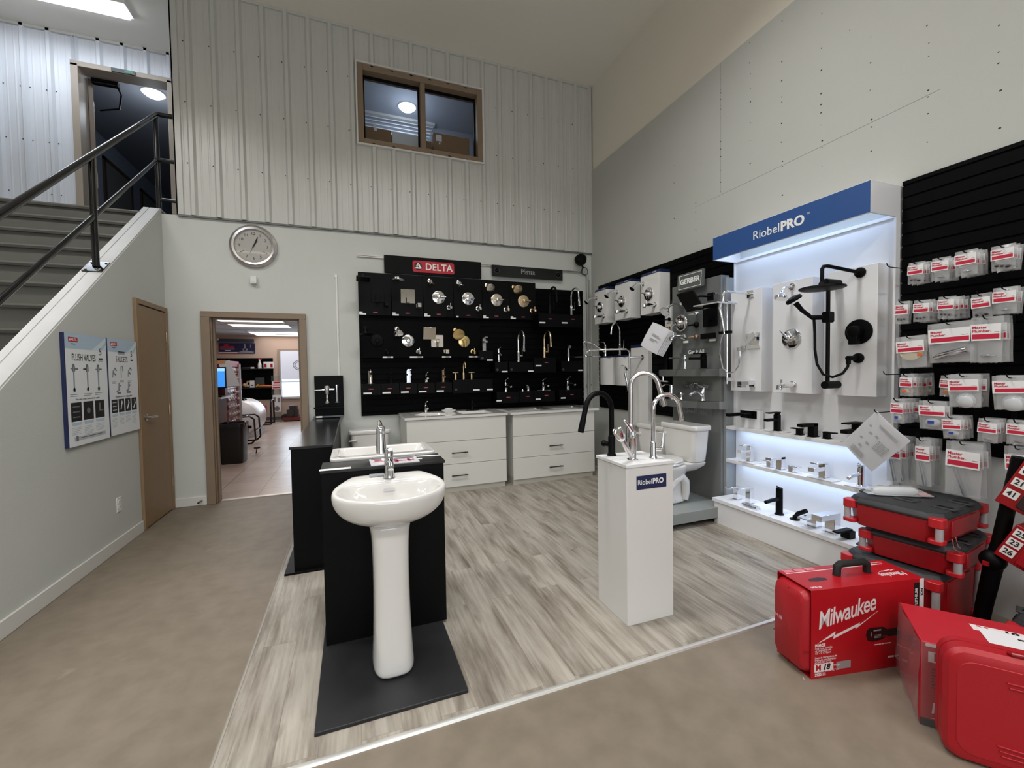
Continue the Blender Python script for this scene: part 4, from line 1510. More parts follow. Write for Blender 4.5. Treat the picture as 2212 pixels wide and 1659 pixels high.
# third row, left: five small blocks with single taps
bx = [0.108, 0.320, 0.531, 0.743, 0.956, 1.168]
bl = ['black display block under the polished nickel tap, left end of its row', 'black display block under the small black basin tap', 'black display block under the square chrome tap', 'black display block under the small curved chrome tap', 'black display block under the bronze basin tap']
for i in range(5):
    display_block(bl[i], bx[i]+0.002, bx[i+1]-0.002, 5.42, 0.22, 1.135, 1.266, red=((bx[i]+bx[i+1])/2-0.005, 1.206), white=[(bx[i]+0.06, 1.158, 0.09)], group='small tap blocks in the third row')
G3 = 'single taps of the third row'
lav_round('polished nickel round tap on the leftmost black block of the third row', (0.21, 5.29, 1.266), 0, nickel, 0.155, 0.027, 0.10, 0.8, G3, 0.05, -0.03)
lav_round('small black basin tap second from left in the third row', (0.442, 5.29, 1.266), 0, black_matte, 0.165, 0.02, 0.10, 0.62, G3)
lav_square('square chrome tap in the middle of the third row', (0.649, 5.29, 1.266), 0, chrome, 0.17, 0.05, 0.11, 0.66, G3)
lav_curve('small curved chrome tap beside the bronze one', (0.868, 5.29, 1.266), 0, chrome, 0.115, 0.09, G3)
lav_round('bronze basin tap beside the gold three-hole set', (1.076, 5.29, 1.266), 0, bronze, 0.155, 0.021, 0.10, 0.55, G3)
display_block('long black display block carrying the gold three-hole tap', 1.176, 1.70, 5.42, 0.22, 1.122, 1.290, white=[(1.478, 1.158, 0.085), (1.657, 1.158, 0.08)], badge=(1.215, 1.17))
widespread('gold three-hole tap with T handles on the long black block', (1.338, 5.29, 1.290), 0, champagne, 0.225, 0.10, 0.105)

# right half of the slat wall
display_block('small black block carrying the matte steel square tap', 1.53, 1.71, 5.42, 0.22, 1.53, 1.655, white=[(1.663, 1.535, 0.08)], badge=(1.565, 1.56))
lav_square('matte steel square tap on the small block right of the gold shower set', (1.616, 5.29, 1.655), 0, brushed, 0.18, 0.044, 0.10, 0.70)
display_block('small black block under the slim chrome tap', 1.735, 1.912, 5.42, 0.22, 1.375, 1.510, white=[(1.863, 1.385, 0.08)], badge=(1.765, 1.41))
lav_round('slim chrome tap left of the tall chrome kitchen faucet', (1.816, 5.29, 1.510), 0, chrome, 0.18, 0.019, 0.10, 0.62)
display_block('black block under the tall chrome kitchen faucet', 1.93, 2.27, 5.42, 0.22, 1.375, 1.510, white=[(2.236, 1.385, 0.08)], badge=(1.96, 1.41))
gooseneck('tall chrome pull-down kitchen faucet in the middle right of the slat wall', (2.091, 5.28, 1.510), 0, chrome, 0.415, 0.21, 0.014, 0.07, 0.08, splay=10)
display_block('black block under the gold kitchen faucet', 2.272, 2.60, 5.42, 0.24, 1.36, 1.562, red=(2.455, 1.498), white=[(2.338, 1.456, 0.085)])
gooseneck('gold pull-down kitchen faucet on the back slat wall', (2.473, 5.28, 1.562), 0, champagne, 0.37, 0.20, 0.014, 0.06, 0.06)
display_block('black block under the short chrome pull-out tap at the right edge', 2.69, 3.02, 5.42, 0.22, 1.365, 1.515, white=[(2.985, 1.385, 0.07)], badge=(2.72, 1.40))
t = thing('pull_out_faucet', 'short chrome pull-out tap near the right edge of the back slat wall', 'faucet', (2.851, 5.29, 1.515))
G().tube([(0, 0.01, 0), (0, 0.008, 0.1), (-0.01, -0.005, 0.17), (-0.02, -0.03, 0.205)], [0.022, 0.02, 0.019, 0.016], 14).build('body', chrome, t)
G().tube([(-0.02, -0.02, 0.20), (-0.03, -0.06, 0.21), (-0.035, -0.10, 0.195)], [0.02, 0.024, 0.022], 14).build('spray_head', chrome, t)
G().tube([(-0.01, 0.0, 0.19), (-0.005, 0.01, 0.235)], [0.008, 0.006], 8).build('lever', chrome, t)
display_block('black block carrying the black kitchen faucet and the chrome one at the top right', 2.346, 3.014, 5.42, 0.25, 1.975, 2.148, red=(2.516, 2.082), white=[(2.399, 2.03, 0.085), (2.732, 2.035, 0.085)])
logo_tag(bpy.data.objects[-1] if False else [o for o in COL.objects if o.get('category') == 'display block'][-1], (2.861-2.68, -0.2505, 2.086-1.975))
gooseneck('matte black kitchen faucet at the top right of the slat wall', (2.556, 5.26, 2.148), 0, black_matte, 0.37, 0.20, 0.014, 0.06, 0.06)
gooseneck('slim chrome kitchen faucet at the top right corner of the slat wall', (2.884, 5.26, 2.148), 0, chrome, 0.375, 0.21, 0.0125, 0.07, 0.09)
lows = [(1.744, 2.051, 'black block under the chrome single lever tap, lowest row left', (1.902, 1.049), (1.773, 1.009)), (2.059, 2.257, 'narrow black block under the chrome two-piece tap set, lowest row', (2.177, 1.052), None),
        (2.259, 2.58, 'black block under the chrome tap with a deck plate, lowest row', (2.449, 1.054), (2.325, 1.009)), (2.645, 3.012, 'black block at the right end of the lowest row', (2.838, 1.053), (2.701, 1.010))]
for x0, x1, l, rd, wt in lows:
    display_block(l, x0, x1, 5.42, 0.24, 0.975, 1.115, red=rd, white=[(wt[0], wt[1], 0.07)] if wt else [], group='tap blocks in the lowest row')
GL = 'chrome taps in the lowest row'
lav_curve('chrome single lever tap at the left of the lowest row', (1.913, 5.29, 1.115), 0, chrome, 0.165, 0.19, GL)
lav_curve('chrome single lever tap with a deck plate in the lowest row', (2.46, 5.29, 1.115), 0, chrome, 0.155, 0.15, GL, plate=0.22)
lav_curve('chrome single lever tap above the right end of the double sink', (2.838, 5.29, 1.115), 0, chrome, 0.165, 0.20, GL)
t = thing('side_spray_set', 'small chrome two-piece tap set between the curved taps of the lowest row', 'faucet', (2.18, 5.27, 1.115))
g = G()
g.lathe([(0.022, 0), (0.02, 0.012), (0.012, 0.02), (0.008, 0.03)], (-0.04, 0, 0))
g.build('soap_cap', chrome, t)
g = G()
g.tube([(0.04, 0, 0), (0.045, 0, 0.03), (0.03, -0.01, 0.07), (0.0, -0.02, 0.085)], [0.022, 0.02, 0.016, 0.018], 12)
g.build('sprayer', chrome, t)

# corner: pipe, black floodlight with a coiled lead
t = thing('corner_pipe', 'pale grey conduit pipe standing in the corner right of the slat wall', 'pipe', (3.235, 5.405, 0.87))
G().cyl((0, 0, 0), (0, 0, 1.90), 0.017).build('pipe', mat('conduit_grey', '#a5a5a0', 0.4), t)
G().cyl((0.035, 0.01, 0), (0.035, 0.01, 1.82), 0.012).build('pipe', MATS['conduit_grey'], t)
for z in (0.3, 0.9, 1.5):
    G().box(-0.028, 0.055, 0.0, 0.033, z-0.012, z+0.012).build('strap', brushed, t)
t = thing('floodlight', 'round black floodlight with a looped lead high in the corner', 'lamp', (3.10, 5.34, 2.90))
g = G()
g.M = TR((-0.02, -0.02, 0.03), rx=-0.5, rz=-0.6)
g.lathe([(0.001, -0.09), (0.062, -0.08), (0.085, -0.05), (0.08, 0.0), (0.045, 0.05), (0.02, 0.07)], (0, 0, 0), 'y', 28)
g.build('head', black_matte, t)
g = G()
g.tube([(0.0, 0.02, 0.0), (0.06, 0.06, -0.03), (0.08, 0.09, -0.03)], 0.012, 10)
g.build('bracket', black_matte, t)
g = G()
g.tube([(0.05, 0.05, -0.03)] + [(0.095+0.05*math.cos(a*0.35+2.2), 0.055+0.0012*a, -0.085+0.058*math.sin(a*0.35+2.2)) for a in range(24)] + [(0.15, 0.09, -0.12), (0.165, 0.09, -0.2)], 0.004, 8)
g.build('lead', black_matte, t)

# ------------------------------------------------------------------ cabinets on the back wall
def cabinet(label, x0, x1, yf, splits, handles, htop=0.866):
    w = (x1-x0)/2
    d = 5.43-yf
    t = thing('base_cabinet', label, 'cabinet', ((x0+x1)/2, yf, 0), 0, 'white drawer cabinets at the back wall')
    g = G()
    g.box(-w+0.002, w-0.002, 0.02, d, 0.095, htop)
    g.build('carcass', cab_white, t)
    G().box(-w+0.01, w-0.01, 0.035, d, 0, 0.095).build('toe_kick', mat_cache('kick', '#cfcbc1', rough=0.5), t)
    zs = splits
    for i in range(len(zs)-1):
        f = G().box(-w, w, 0, 0.02, zs[i]+0.0025, zs[i+1]-0.0025).build('drawer' if i < 2 else 'front_panel', cab_white, t, bev=0.0015)
        if i < 2:
            hx, hz = handles[i]
            hx -= (x0+x1)/2
            g = G()
            g.box(hx-0.095, hx+0.095, -0.032, -0.022, hz-0.006, hz+0.006)
            for s in (-0.07, 0.07):
                g.box(hx+s-0.005, hx+s+0.005, -0.024, 0, hz-0.005, hz+0.005)
            g.build('handle', mat_cache('handle_dark', '#2c2320', rough=0.3), f, bev=0.001)
    return t


cabinet('white drawer cabinet under the vanity top with the small chrome tap', 0.55, 1.712, 4.76, [0.07, 0.335, 0.60, 0.862], [(1.135, 0.205), (1.138, 0.467)])
cabinet('white drawer cabinet under the double steel sink by the corner', 1.80, 2.93, 4.76, [0.07, 0.335, 0.60, 0.862], [(2.365, 0.19), (2.365, 0.455)])

t = thing('vanity_top', 'white vanity top with two moulded bowls on the left cabinet', 'vanity top', (1.13, 5.08, 0.866))
g = G()
g.box(-0.60, 0.60, -0.335, -0.22, 0, 0.028)
g.box(-0.60, 0.60, 0.13, 0.34, 0, 0.028)
g.box(-0.60, -0.46, -0.22, 0.13, 0, 0.028)
g.box(0.46, 0.60, -0.22, 0.13, 0, 0.028)
g.box(-0.06, 0.08, -0.22, 0.13, 0, 0.028)
g.build('slab', porcelain, t)
for cx, wd in ((-0.26, 0.40), (0.27, 0.38)):
    g = G()
    def rg_(w, d, r, z):
        return [(cx+x, -0.045+y, z) for x, y in rrect(w, d, r, 6)]
    if cx < 0:
        g.loft([[(cx+0.5*wd*k*math.cos(2*PI*i/36), -0.045+0.175*k*math.sin(2*PI*i/36), z) for i in range(36)] for k, z in ((1.0, 0.0275), (0.97, 0.02), (0.9, -0.03), (0.7, -0.09), (0.2, -0.11))], False, True)
        g.mi = 0
    else:
        g.loft([rg_(wd, 0.35, 0.03, 0.0275), rg_(wd-0.02, 0.33, 0.03, 0.02), rg_(wd-0.05, 0.30, 0.04, -0.07), rg_(0.2, 0.15, 0.04, -0.09)], False, True)
    g.build('bowl', porcelain, t)
# fill between the round bowl and its square opening
g = G()
_o = [(-0.46, -0.22), (-0.06, -0.22), (-0.06, 0.13), (-0.46, 0.13)]
N_ = 36
outer, inner = [], []
for i in range(N_):
    a = 2*PI*i/N_
    c, s = math.cos(a), math.sin(a)
    k = min(0.20/max(abs(c), 1e-6), 0.175/max(abs(s), 1e-6))
    outer.append((-0.26+c*k, -0.045+s*k, 0.0279))
    inner.append((-0.26+0.2*c*0.999, -0.045+0.175*s*0.999, 0.0279))
g.loft([outer, inner], False, False)
g.build('bowl_deck', porcelain, t)
lav_curve('small chrome tap on the vanity top, left bowl', (0.845, 5.235, 0.894), 0, chrome, 0.13, 0.11, plate=0.17)
lav_curve('black centre-set tap on the vanity top, right bowl', (1.44, 5.25, 0.894), 0, black_matte, 0.15, 0.11, plate=0.17)
t = thing('soap_dish', 'white porcelain soap dish between the taps on the vanity top', 'soap dish', (1.115, 5.19, 0.894))
g = G()
g.loft([[(x, y, z) for x, y in rrect(w, d, d*0.45, 6)] for w, d, z in ((0.13, 0.08, 0), (0.17, 0.10, 0.015), (0.175, 0.105, 0.03), (0.16, 0.09, 0.03), (0.10, 0.05, 0.016))])
g.build('dish', porcelain, t)
G().sph((0.0, 0.01, 0.035), (0.055, 0.03, 0.018)).build('soap', white_gloss, t)

t = thing('sink_counter', 'white counter with a double stainless steel sink on the right cabinet', 'counter', (2.365, 5.08, 0.866))
g = G()
for a in ((-0.60, 0.62, -0.345, -0.24), (-0.60, 0.62, 0.20, 0.34), (-0.60, -0.53, -0.24, 0.20), (0.55, 0.62, -0.24, 0.20)):
    g.box(a[0], a[1], a[2], a[3], 0, 0.026)
g.build('slab', white_gloss, t)
g = G()
for a, b in ((-0.53, -0.01), (0.03, 0.55)):
    cx, w = (a+b)/2, b-a
    g.loft([[(cx+x, -0.02+y, z) for x, y in rrect(ww, dd, 0.04, 5)] for ww, dd, z in ((w, 0.44, 0.027), (w-0.015, 0.42, 0.020), (w-0.03, 0.40, -0.16), (w-0.10, 0.33, -0.17))], False, True)
g.box(-0.012, 0.032, -0.24, 0.20, 0.015, 0.026)
g.box(-0.54, 0.56, -0.25, -0.235, 0.026, 0.029)
g.box(-0.54, 0.56, 0.195, 0.215, 0.026, 0.029)
g.build('double_sink', sink_steel, t)
for cx in (-0.27, 0.29):
    G().lathe([(0.0, -0.165), (0.03, -0.165), (0.04, -0.168), (0.04, -0.172)], (cx, -0.02, 0), n=20).build('strainer', chrome, t)


# ------------------------------------------------------------------ toilets
def toilet(label, loc, rotz, m=porcelain, group=None, lever=-1):
    """local: tank at the back (+y), bowl towards -y, width along x"""
    t = thing('toilet', label, 'toilet', loc, rotz, group)
    g = G()
    def oval(hw, yb, yf, z, p=0.9, n=32):
        out = []
        yc = (yb+yf)/2
        for i in range(n):
            a = 2*PI*i/n
            c, s = math.cos(a), math.sin(a)
            out.append((hw*math.copysign(abs(c)**p, c), yc + (yb-yc)*math.copysign(abs(s)**p, s), z))
        return out
    g.loft([oval(0.105, -0.14, -0.60, 0, 0.7), oval(0.110, -0.135, -0.605, 0.015, 0.7), oval(0.105, -0.14, -0.60, 0.035, 0.7), oval(0.088, -0.16, -0.56, 0.06, 0.75), oval(0.086, -0.16, -0.545, 0.13, 0.8), oval(0.10, -0.15, -0.56, 0.20, 0.85),
            oval(0.145, -0.13, -0.60, 0.27, 0.9), oval(0.175, -0.11, -0.655, 0.325, 0.9), oval(0.185, -0.10, -0.675, 0.355, 0.9), oval(0.186, -0.10, -0.677, 0.372, 0.9)])
    g.build('bowl', m, t, angle=1.2, sub=1)
    g = G()
    for s in (-1, 1):                    # cast trapway bulge on each flank
        g.tube([(s*0.078, -0.40, 0.055), (s*0.088, -0.36, 0.13), (s*0.098, -0.30, 0.22), (s*0.097, -0.235, 0.255), (s*0.092, -0.185, 0.20), (s*0.086, -0.17, 0.10), (s*0.085, -0.18, 0.03)], [0.018, 0.028, 0.037, 0.04, 0.04, 0.036, 0.03], 14)
        g.tube([(s*0.10, -0.50, 0.27), (s*0.085, -0.46, 0.16), (s*0.085, -0.45, 0.05)], [0.03, 0.03, 0.02], 12)
    g.build('trapway', m, t)
    G().loft([[(x, y-0.12, z) for x, y in rrect(w, d, 0.03, 5)] for w, d, z in ((0.20, 0.14, 0.29), (0.33, 0.22, 0.345), (0.36, 0.23, 0.375), (0.34, 0.22, 0.380))]).build('tank_deck', m, t, bev=0.004)
    g = G()
    g.loft([oval(0.19, -0.18, -0.685, 0.374), oval(0.193, -0.18, -0.688, 0.382), oval(0.188, -0.18, -0.684, 0.392)])
    g.build('seat', m, t)
    g = G()
    g.loft([oval(0.187, -0.18, -0.68, 0.394), oval(0.19, -0.178, -0.684, 0.402), oval(0.182, -0.185, -0.675, 0.414), oval(0.12, -0.25, -0.60, 0.418)])
    g.build('lid', m, t)
    g = G()
    g.loft([[(x, y-0.10, z) for x, y in rrect(w, d, 0.045, 6)] for w, d, z in ((0.36, 0.155, 0.382), (0.385, 0.17, 0.40), (0.41, 0.185, 0.52), (0.435, 0.195, 0.675))])
    g.build('tank', m, t, bev=0.006)
    g = G()
    g.loft([[(x, y-0.10, z) for x, y in rrect(w, d, 0.04, 6)] for w, d, z in ((0.455, 0.205, 0.676), (0.47, 0.215, 0.685), (0.47, 0.215, 0.712), (0.455, 0.20, 0.722))])
    g.build('tank_lid', m, t)
    g = G()
    x = lever*0.16
    g.lathe([(0.018, -0.205), (0.018, -0.196)], (x, 0, 0.615), 'y', 16)
    g.tube([(x, -0.208, 0.615), (x+lever*0.02, -0.213, 0.615), (x+lever*0.075, -0.213, 0.607)], [0.010, 0.010, 0.008], 10)
    g.build('flush_lever', m, t)
    for s in (-1, 1):
        G().sph((s*0.092, -0.30, 0.035), (0.014, 0.014, 0.012), 10, 6).build('bolt_cap', m, t)
    return t


toilet('grey-white toilet at the back wall between black counter and cabinet', (0.185, 5.40, 0.005), 0)


# ------------------------------------------------------------------ right wall; local frames: x runs towards the camera (-Y), -y out of the wall (-X)
RW = -PI/2
slat_panel('slat_wall', 'black grooved slat wall on the right wall behind the white shower boxes', (3.32, 5.22, 0), RW, 5.22-2.925, 0.86, 2.57)
slat_panel('slat_wall', 'black grooved slat wall on the right wall behind the bagged plumbing parts', (3.32, 1.672, 0), RW, 2.4, 0.88, 2.555)

# three white boxes with chrome shower sets
def shower_box(label, ya, yb, i):
    w, h = ya-yb, 0.44
    t = thing('shower_display_box', label, 'shower display', (3.299, ya, 2.01), RW, 'white shower boxes on the right slat wall')
    G().box(0, w, -0.15, 0, 0, h).build('box', white_board, t, bev=0.002)
    g = G()
    g.prism([(-0.152, h-0.004), (-0.13, h+0.03), (0, h+0.03), (0, h-0.004)], 'x', 0.0, w)
    g.mi = 1
    g.prism(rrect(0.06, 0.014, 0.006, 4, w*0.72, h+0.012), 'y', -0.1455, -0.13)
    g.build('header', [navy, mat_cache('header_mark', '#aab4c6')], t)
    shower_arm(t, chrome, (w*0.17, -0.15, h*0.80), 'cone', 0.034, 0.13, fl=0.026, tilt=0.75, dropz=0.05, headlen=0.045)
    valve_trim(t, chrome, (w*0.47, -0.15, h*0.50), 0.072 if i < 2 else 0.078, 'round', 'bar', PI*0.9)
    tub_spout(t, chrome, (w*0.78, -0.15, h*0.20), 0.14, 'round', i == 2)
    return t
for i, (l, ya, yb) in enumerate((('white box with a chrome shower set nearest the room corner', 5.075, 4.79), ('middle one of the three white boxes with chrome shower sets', 4.595, 4.285), ('white box with a chrome shower set beside the tall grey display panel', 4.085, 3.773))):
    shower_box(l, ya, yb, i)

# curved white boards with kitchen taps
def curved_board(label, ya, yb):
    w = ya-yb
    t = thing('tap_display_board', label, 'tap display', (3.299, ya, 1.185), RW, 'curved white tap boards')
    g = G()
    fr = [(0, -0.03)] + [(w*k/10, -0.05-0.045*math.sin(PI*k/10)) for k in range(11)] + [(w, -0.03), (w, 0), (0, 0)]
    g.prism(fr, 'z', 0, 0.365)
    g.build('board', white_board, t, angle=0.5)
    g = G()
    g.prism([(0.03, -0.09), (w-0.03, -0.09), (w-0.01, 0), (0.01, 0)], 'z', 0.365, 0.385)
    g.build('top_cap', navy, t)
    return t
curved_board('curved white tap board nearest the room corner', 5.11, 4.805)
curved_board('curved white tap board beside the tall shower column board', 4.745, 4.455)
t = thing('kitchen_faucet', 'chrome swivel tap with a long low spout near the corner', 'faucet', (3.235, 4.95, 1.57), RW)
G().lathe([(0.027, 0), (0.027, 0.006), (0.022, 0.012), (0.021, 0.13), (0.017, 0.15)]).build('base', chrome, t)
G().tube([(0, 0, 0.05), (-0.02, -0.06, 0.10), (-0.05, -0.16, 0.17), (-0.08, -0.25, 0.20), (-0.085, -0.28, 0.195), (-0.086, -0.285, 0.18)], [0.013, 0.013, 0.012, 0.012, 0.012, 0.011], 12).build('spout', chrome, t)
G().tube([(0, 0, 0.145), (0.0, -0.02, 0.19), (0.0, -0.12, 0.20)], [0.014, 0.009, 0.006], 10).build('lever', chrome, t)
gooseneck('tall chrome gooseneck tap on the second curved white board', (3.215, 4.59, 1.57), RW+0.4, chrome, 0.41, 0.19, 0.012, 0.03, 0.03, splay=-6)

# tall white board with the shower column
t = thing('shower_column_board', 'tall white board with a chrome shower column and a square rain head', 'shower display', (3.299, 4.40, 0.70), RW)
G().box(0, 0.325, -0.06, 0, 0, 0.95).build('board', white_board, t, bev=0.002)
G().box(0, 0.325, -0.062, 0, 0.95, 0.985).build('header', navy, t, bev=0.002)
G().box(0.22, 0.28, -0.0635, -0.062, 0.958, 0.976).build('header_mark', MATS['header_mark'], t)
g = G()
g.lathe([(0.03, -0.06), (0.028, -0.07), (0.014, -0.074)], (0.235, 0, 0.83), 'y', 20)
g.cyl((0.235, -0.06, 0.83), (0.165, -0.20, 0.83), 0.012)
g.build('wall_bracket', chrome, t)
g = G()
g.tube([(0.165, -0.20, 0.0), (0.165, -0.20, 0.88)] + arc((0.165, -0.25, 0.88), 0.05, 0, 90, 6, (0, 1, 0)) + [(0.0, -0.46, 0.93), (-0.10, -0.57, 0.93)] + [(-0.13, -0.60, 0.92), (-0.14, -0.61, 0.87)], 0.011, 12)
g.build('column', chrome, t)
g = G()
g.M = TR((-0.14, -0.61, 0.855), rz=0.25)
g.lathe([(0.014, 0.02), (0.02, 0.0)])
g.prism(rrect(0.26, 0.26, 0.02), 'z', -0.012, 0)
g.build('shower_head', chrome, t, bev=0.002)
g = G()
g.tube([(0.165, -0.215, 0.42), (0.155, -0.235, 0.55), (0.14, -0.25, 0.66)], [0.012, 0.013, 0.016], 12)
g.M = TR((0.135, -0.265, 0.69), rx=0.35, rz=0.3)
g.lathe([(0.001, -0.016), (0.052, -0.014), (0.056, 0), (0.03, 0.014), (0.001, 0.016)], (0, 0, 0), 'y', 24)
g.build('hand_shower', chrome, t)
G().box(0.14, 0.19, -0.24, -0.19, 0.415, 0.428).build('slider', black_matte, t, bev=0.002)

# swatch board, price sheaf, black tap behind the GERBER display
t = thing('handle_swatch_board', 'narrow white board with a black and a gold handle beside the grey panel', 'display board', (3.297, 3.815, 1.775), RW)
G().box(0, 0.115, -0.035, 0, 0, 0.305).build('board', white_board, t, bev=0.002)
for z, m, nm in ((0.155, black_matte, 'black'), (0.065, gold, 'gold')):
    g = G()
    g.sph((0.085, -0.05, z), 0.018, 12, 8)
    g.tube([(0.085, -0.05, z), (0.02, -0.09, z-0.002)], [0.008, 0.004], 8)
    g.cyl((0.085, -0.035, z), (0.085, -0.05, z), 0.012)
    g.build('sample_handle', m, t, label='%s sample handle' % nm)
    G().box(0.03, 0.10, -0.0362, -0.035, z-0.045, z-0.035).build('caption', letter_grey, t)
t = thing('price_list', 'sheaf of white price sheets hanging askew from a hook on the right slat wall', 'paper', (3.0, 3.665, 1.875), RW)
for k in range(5):
    g = G()
    g.M = TR((0.008*k, 0.012*k, -0.006*k), ry=math.radians(31), rz=math.radians(27+1.5*k))
    pts = []
    for i in range(7):
        u = i/6
        pts.append((0.0+0.21*u-0.02, -0.018*math.sin(PI*u)+0.003*k))
    g.loft([[(x, y, 0.0) for x, y in pts], [(x, y-0.012, -0.14) for x, y in pts], [(x, y, -0.275) for x, y in pts]], False, False, closed=False)
    if k == 0:
        g.mi = 1
        for z, wd in ((-0.10, 0.08), (-0.115, 0.11), (-0.15, 0.10), (-0.165, 0.06)):
            g.box(0.05, 0.05+wd, -0.034, -0.032, z-0.003, z+0.003)
    g.build('sheet', [paper, letter_grey], t, angle=1.0)
G().tube([(0.0, 0.29, 0.03), (0.0, 0.0, 0.03), (0.0, -0.02, 0.045)], 0.003, 8).build('hook', black_matte, t)

t = thing('tap_display_block', 'small navy-fronted block carrying a black tap left of the tall grey display panel', 'display block', (3.299, 3.83, 1.34), RW)
G().box(0, 0.26, -0.15, 0, 0.0, 0.02).build('ledge', black_board, t)
G().box(0.05, 0.22, -0.16, -0.15, 0.0, 0.028).build('front_strip', navy, t)
lav_round('black basin tap on the navy-fronted block left of the tall grey display panel', (3.20, 3.72, 1.36), RW, black_matte, 0.25, 0.026, 0.14, 0.72)
t = thing('towel_ring_tap', 'chrome bridge tap left of the lower grey bowed shelf', 'faucet', (3.26, 3.76, 1.20), RW)
g = G()
g.tube([(-0.08, 0.04, 0.05), (-0.08, -0.05, 0.06), (0.0, -0.12, 0.06), (0.08, -0.08, 0.055), (0.09, 0.0, 0.05)], 0.010, 10)
g.build('bridge', chrome, t)
G().tube([(-0.09, 0.04, 0.0), (-0.09, -0.06, -0.01), (0.0, -0.13, -0.012), (0.07, -0.10, 0.02)], 0.009, 10).build('spout', chrome, t)
g = G()
g.cyl((0.03, -0.10, 0.06), (0.03, -0.10, 0.10), 0.012)
g.sph((0.03, -0.10, 0.105), 0.014, 10, 8)
g.build('handle', chrome, t)

# ------------------------------------------------------------------ grey GERBER display
t = thing('brand_display', 'tall grey display panel with a crown sign, clear plates and two bowed shelves', 'display stand', (3.15, 3.57, 0.15), RW)
W_ = 0.655
G().box(0, W_-0.03, 0, 0.10, 0, 2.085).build('panel', grey_panel, t, bev=0.003)
G().box(W_-0.03, W_, 0.03, 0.14, 0, 2.06).build('side_return', mat('grey_light', '#8d9091', 0.5), t, bev=0.002)
s = G()
s.M = TR((0.315, -0.05, 2.09), rx=math.radians(-4))
s.prism(rrect(0.335, 0.165, 0.012), 'y', -0.016, 0.006)
s = s.build('crown_sign', grey_dark, t, bev=0.002)
g = G()
g.M = TR((0.315, -0.067, 2.09), rx=math.radians(-4))
for a in ((-0.145, 0.145, 0.062, 0.067), (-0.145, 0.145, -0.067, -0.062), (-0.145, -0.140, -0.062, 0.062), (0.140, 0.145, -0.062, 0.062)):
    g.box(a[0], a[1], -0.0012, 0.001, a[2], a[3])
g.text('GERBER', 0.072, (0, -0.001, 0), ext=0.001, bold=0.002)
g.build('lettering', letter_white, s)
for x0, x1 in ((0.02, 0.195), (0.205, 0.62)):
    g = G()
    g.prism(rrect(x1-x0, 0.46, 0.03, 5, (x0+x1)/2, 1.72), 'y', -0.034, -0.028)
    pl = g.build('clear_plate', acrylic, t)
    for dx in (x0+0.03, x1-0.03):
        G().cyl((dx, -0.04, 1.92), (dx, 0, 1.92), 0.008).build('standoff', chrome, pl)
shower_arm(t, chrome, (0.16, -0.03, 1.885), 'round', 0.05, 0.17, fl=0.026, tilt=0.9, dropz=0.09)
valve_trim(t, chrome, (0.16, -0.03, 1.70), 0.085, 'round', 'bar', PI*1.1)
tub_spout(t, chrome, (0.20, -0.03, 1.555), 0.16, 'round')
for z, m in ((1.765, chrome), (1.66, black_matte), (1.545, bronze)):
    g = G()
    g.lathe([(0.03, -0.03), (0.028, -0.045), (0.016, -0.06)], (0.365, 0, z), 'y', 18)
    g.tube([(0.365, -0.06, z), (0.345, -0.075, z-0.002), (0.315, -0.085, z-0.004)], [0.012, 0.009, 0.006], 8)
    g.build('sample_handle', m, t)
shower_arm(t, black_matte, (0.535, -0.03, 1.90), 'square', 0.10, 0.22, True, 0.035, tilt=0.9)
valve_trim(t, black_matte, (0.535, -0.03, 1.71), 0.085, 'square', 'square')
g = G()
g.box(0.44, 0.60, -0.06, -0.034, 1.515, 1.565)
g.build('towel_bar', black_matte, t, bev=0.003)
for x, z in ((0.225, 1.505), (0.56, 1.50)):
    G().box(x-0.035, x+0.035, -0.0355, -0.034, z-0.011, z+0.011).build('caption_tag', tag_white, t)
def slogan(txt, x, z, m, ext=0.001, size=0.055):
    g = G()
    g.box(x-0.18, x+0.20, -0.010, -0.006, z-0.038, z+0.038)
    p = g.build('slogan_plate', acrylic, t)
    G().text(txt, size, (x, -0.011, z), ext=ext, bold=0.001).build('lettering', m, p)
slogan('Get it All', 0.335, 1.40, letter_white)
slogan('Great Quality', 0.335, 1.07, mat('letter_dim', '#8f918f', 0.6))
slogan('Good Looks', 0.335, 0.82, MATS['letter_dim'])
for z0 in (1.165, 0.865):
    g = G()
    poly_ = [(0.0, 0.0), (0.0, -0.175), (0.10, -0.195), (0.22, -0.19), (0.36, -0.16), (0.50, -0.105), (W_-0.02, -0.035), (W_-0.02, 0.0)]
    g.prism(poly_, 'z', z0, z0+0.065)
    sh = g.build('shelf', grey_dark, t, bev=0.003)
    g = G()
    g.prism([(0.01, -0.005), (0.01, -0.165), (0.10, -0.185), (0.22, -0.18), (0.36, -0.15), (0.50, -0.097), (W_-0.03, -0.03), (W_-0.03, -0.005)], 'z', z0+0.065, z0+0.071)
    g.build('clear_top', acrylic, sh)
    G().box(W_-0.02, W_+0.012, -0.035, 0.04, z0, z0+0.07).build('end_block', MATS['grey_light'], sh, bev=0.002)
lav_square('tall black square tap on the upper grey bowed shelf', (3.06, 3.06, 1.388), RW, black_matte, 0.145, 0.04, 0.16, 0.72)
t2 = lav_round('slim chrome tap on the upper grey bowed shelf', (3.035, 3.27, 1.388), RW, chrome, 0.135, 0.014, 0.19, 0.8, lever=0.06, slope=-0.005)
lav_curve('chrome arched tap on the lower grey bowed shelf', (3.05, 3.07, 1.088), RW, chrome, 0.135, 0.14)
lav_round('small chrome tap at the left end of the lower grey bowed shelf', (3.02, 3.44, 1.088), RW, chrome, 0.14, 0.02, 0.09, 0.4)
t2 = thing('cross_handle', 'chrome cross handle in the middle of the lower grey bowed shelf', 'faucet', (3.02, 3.30, 1.088), RW)
g = G()
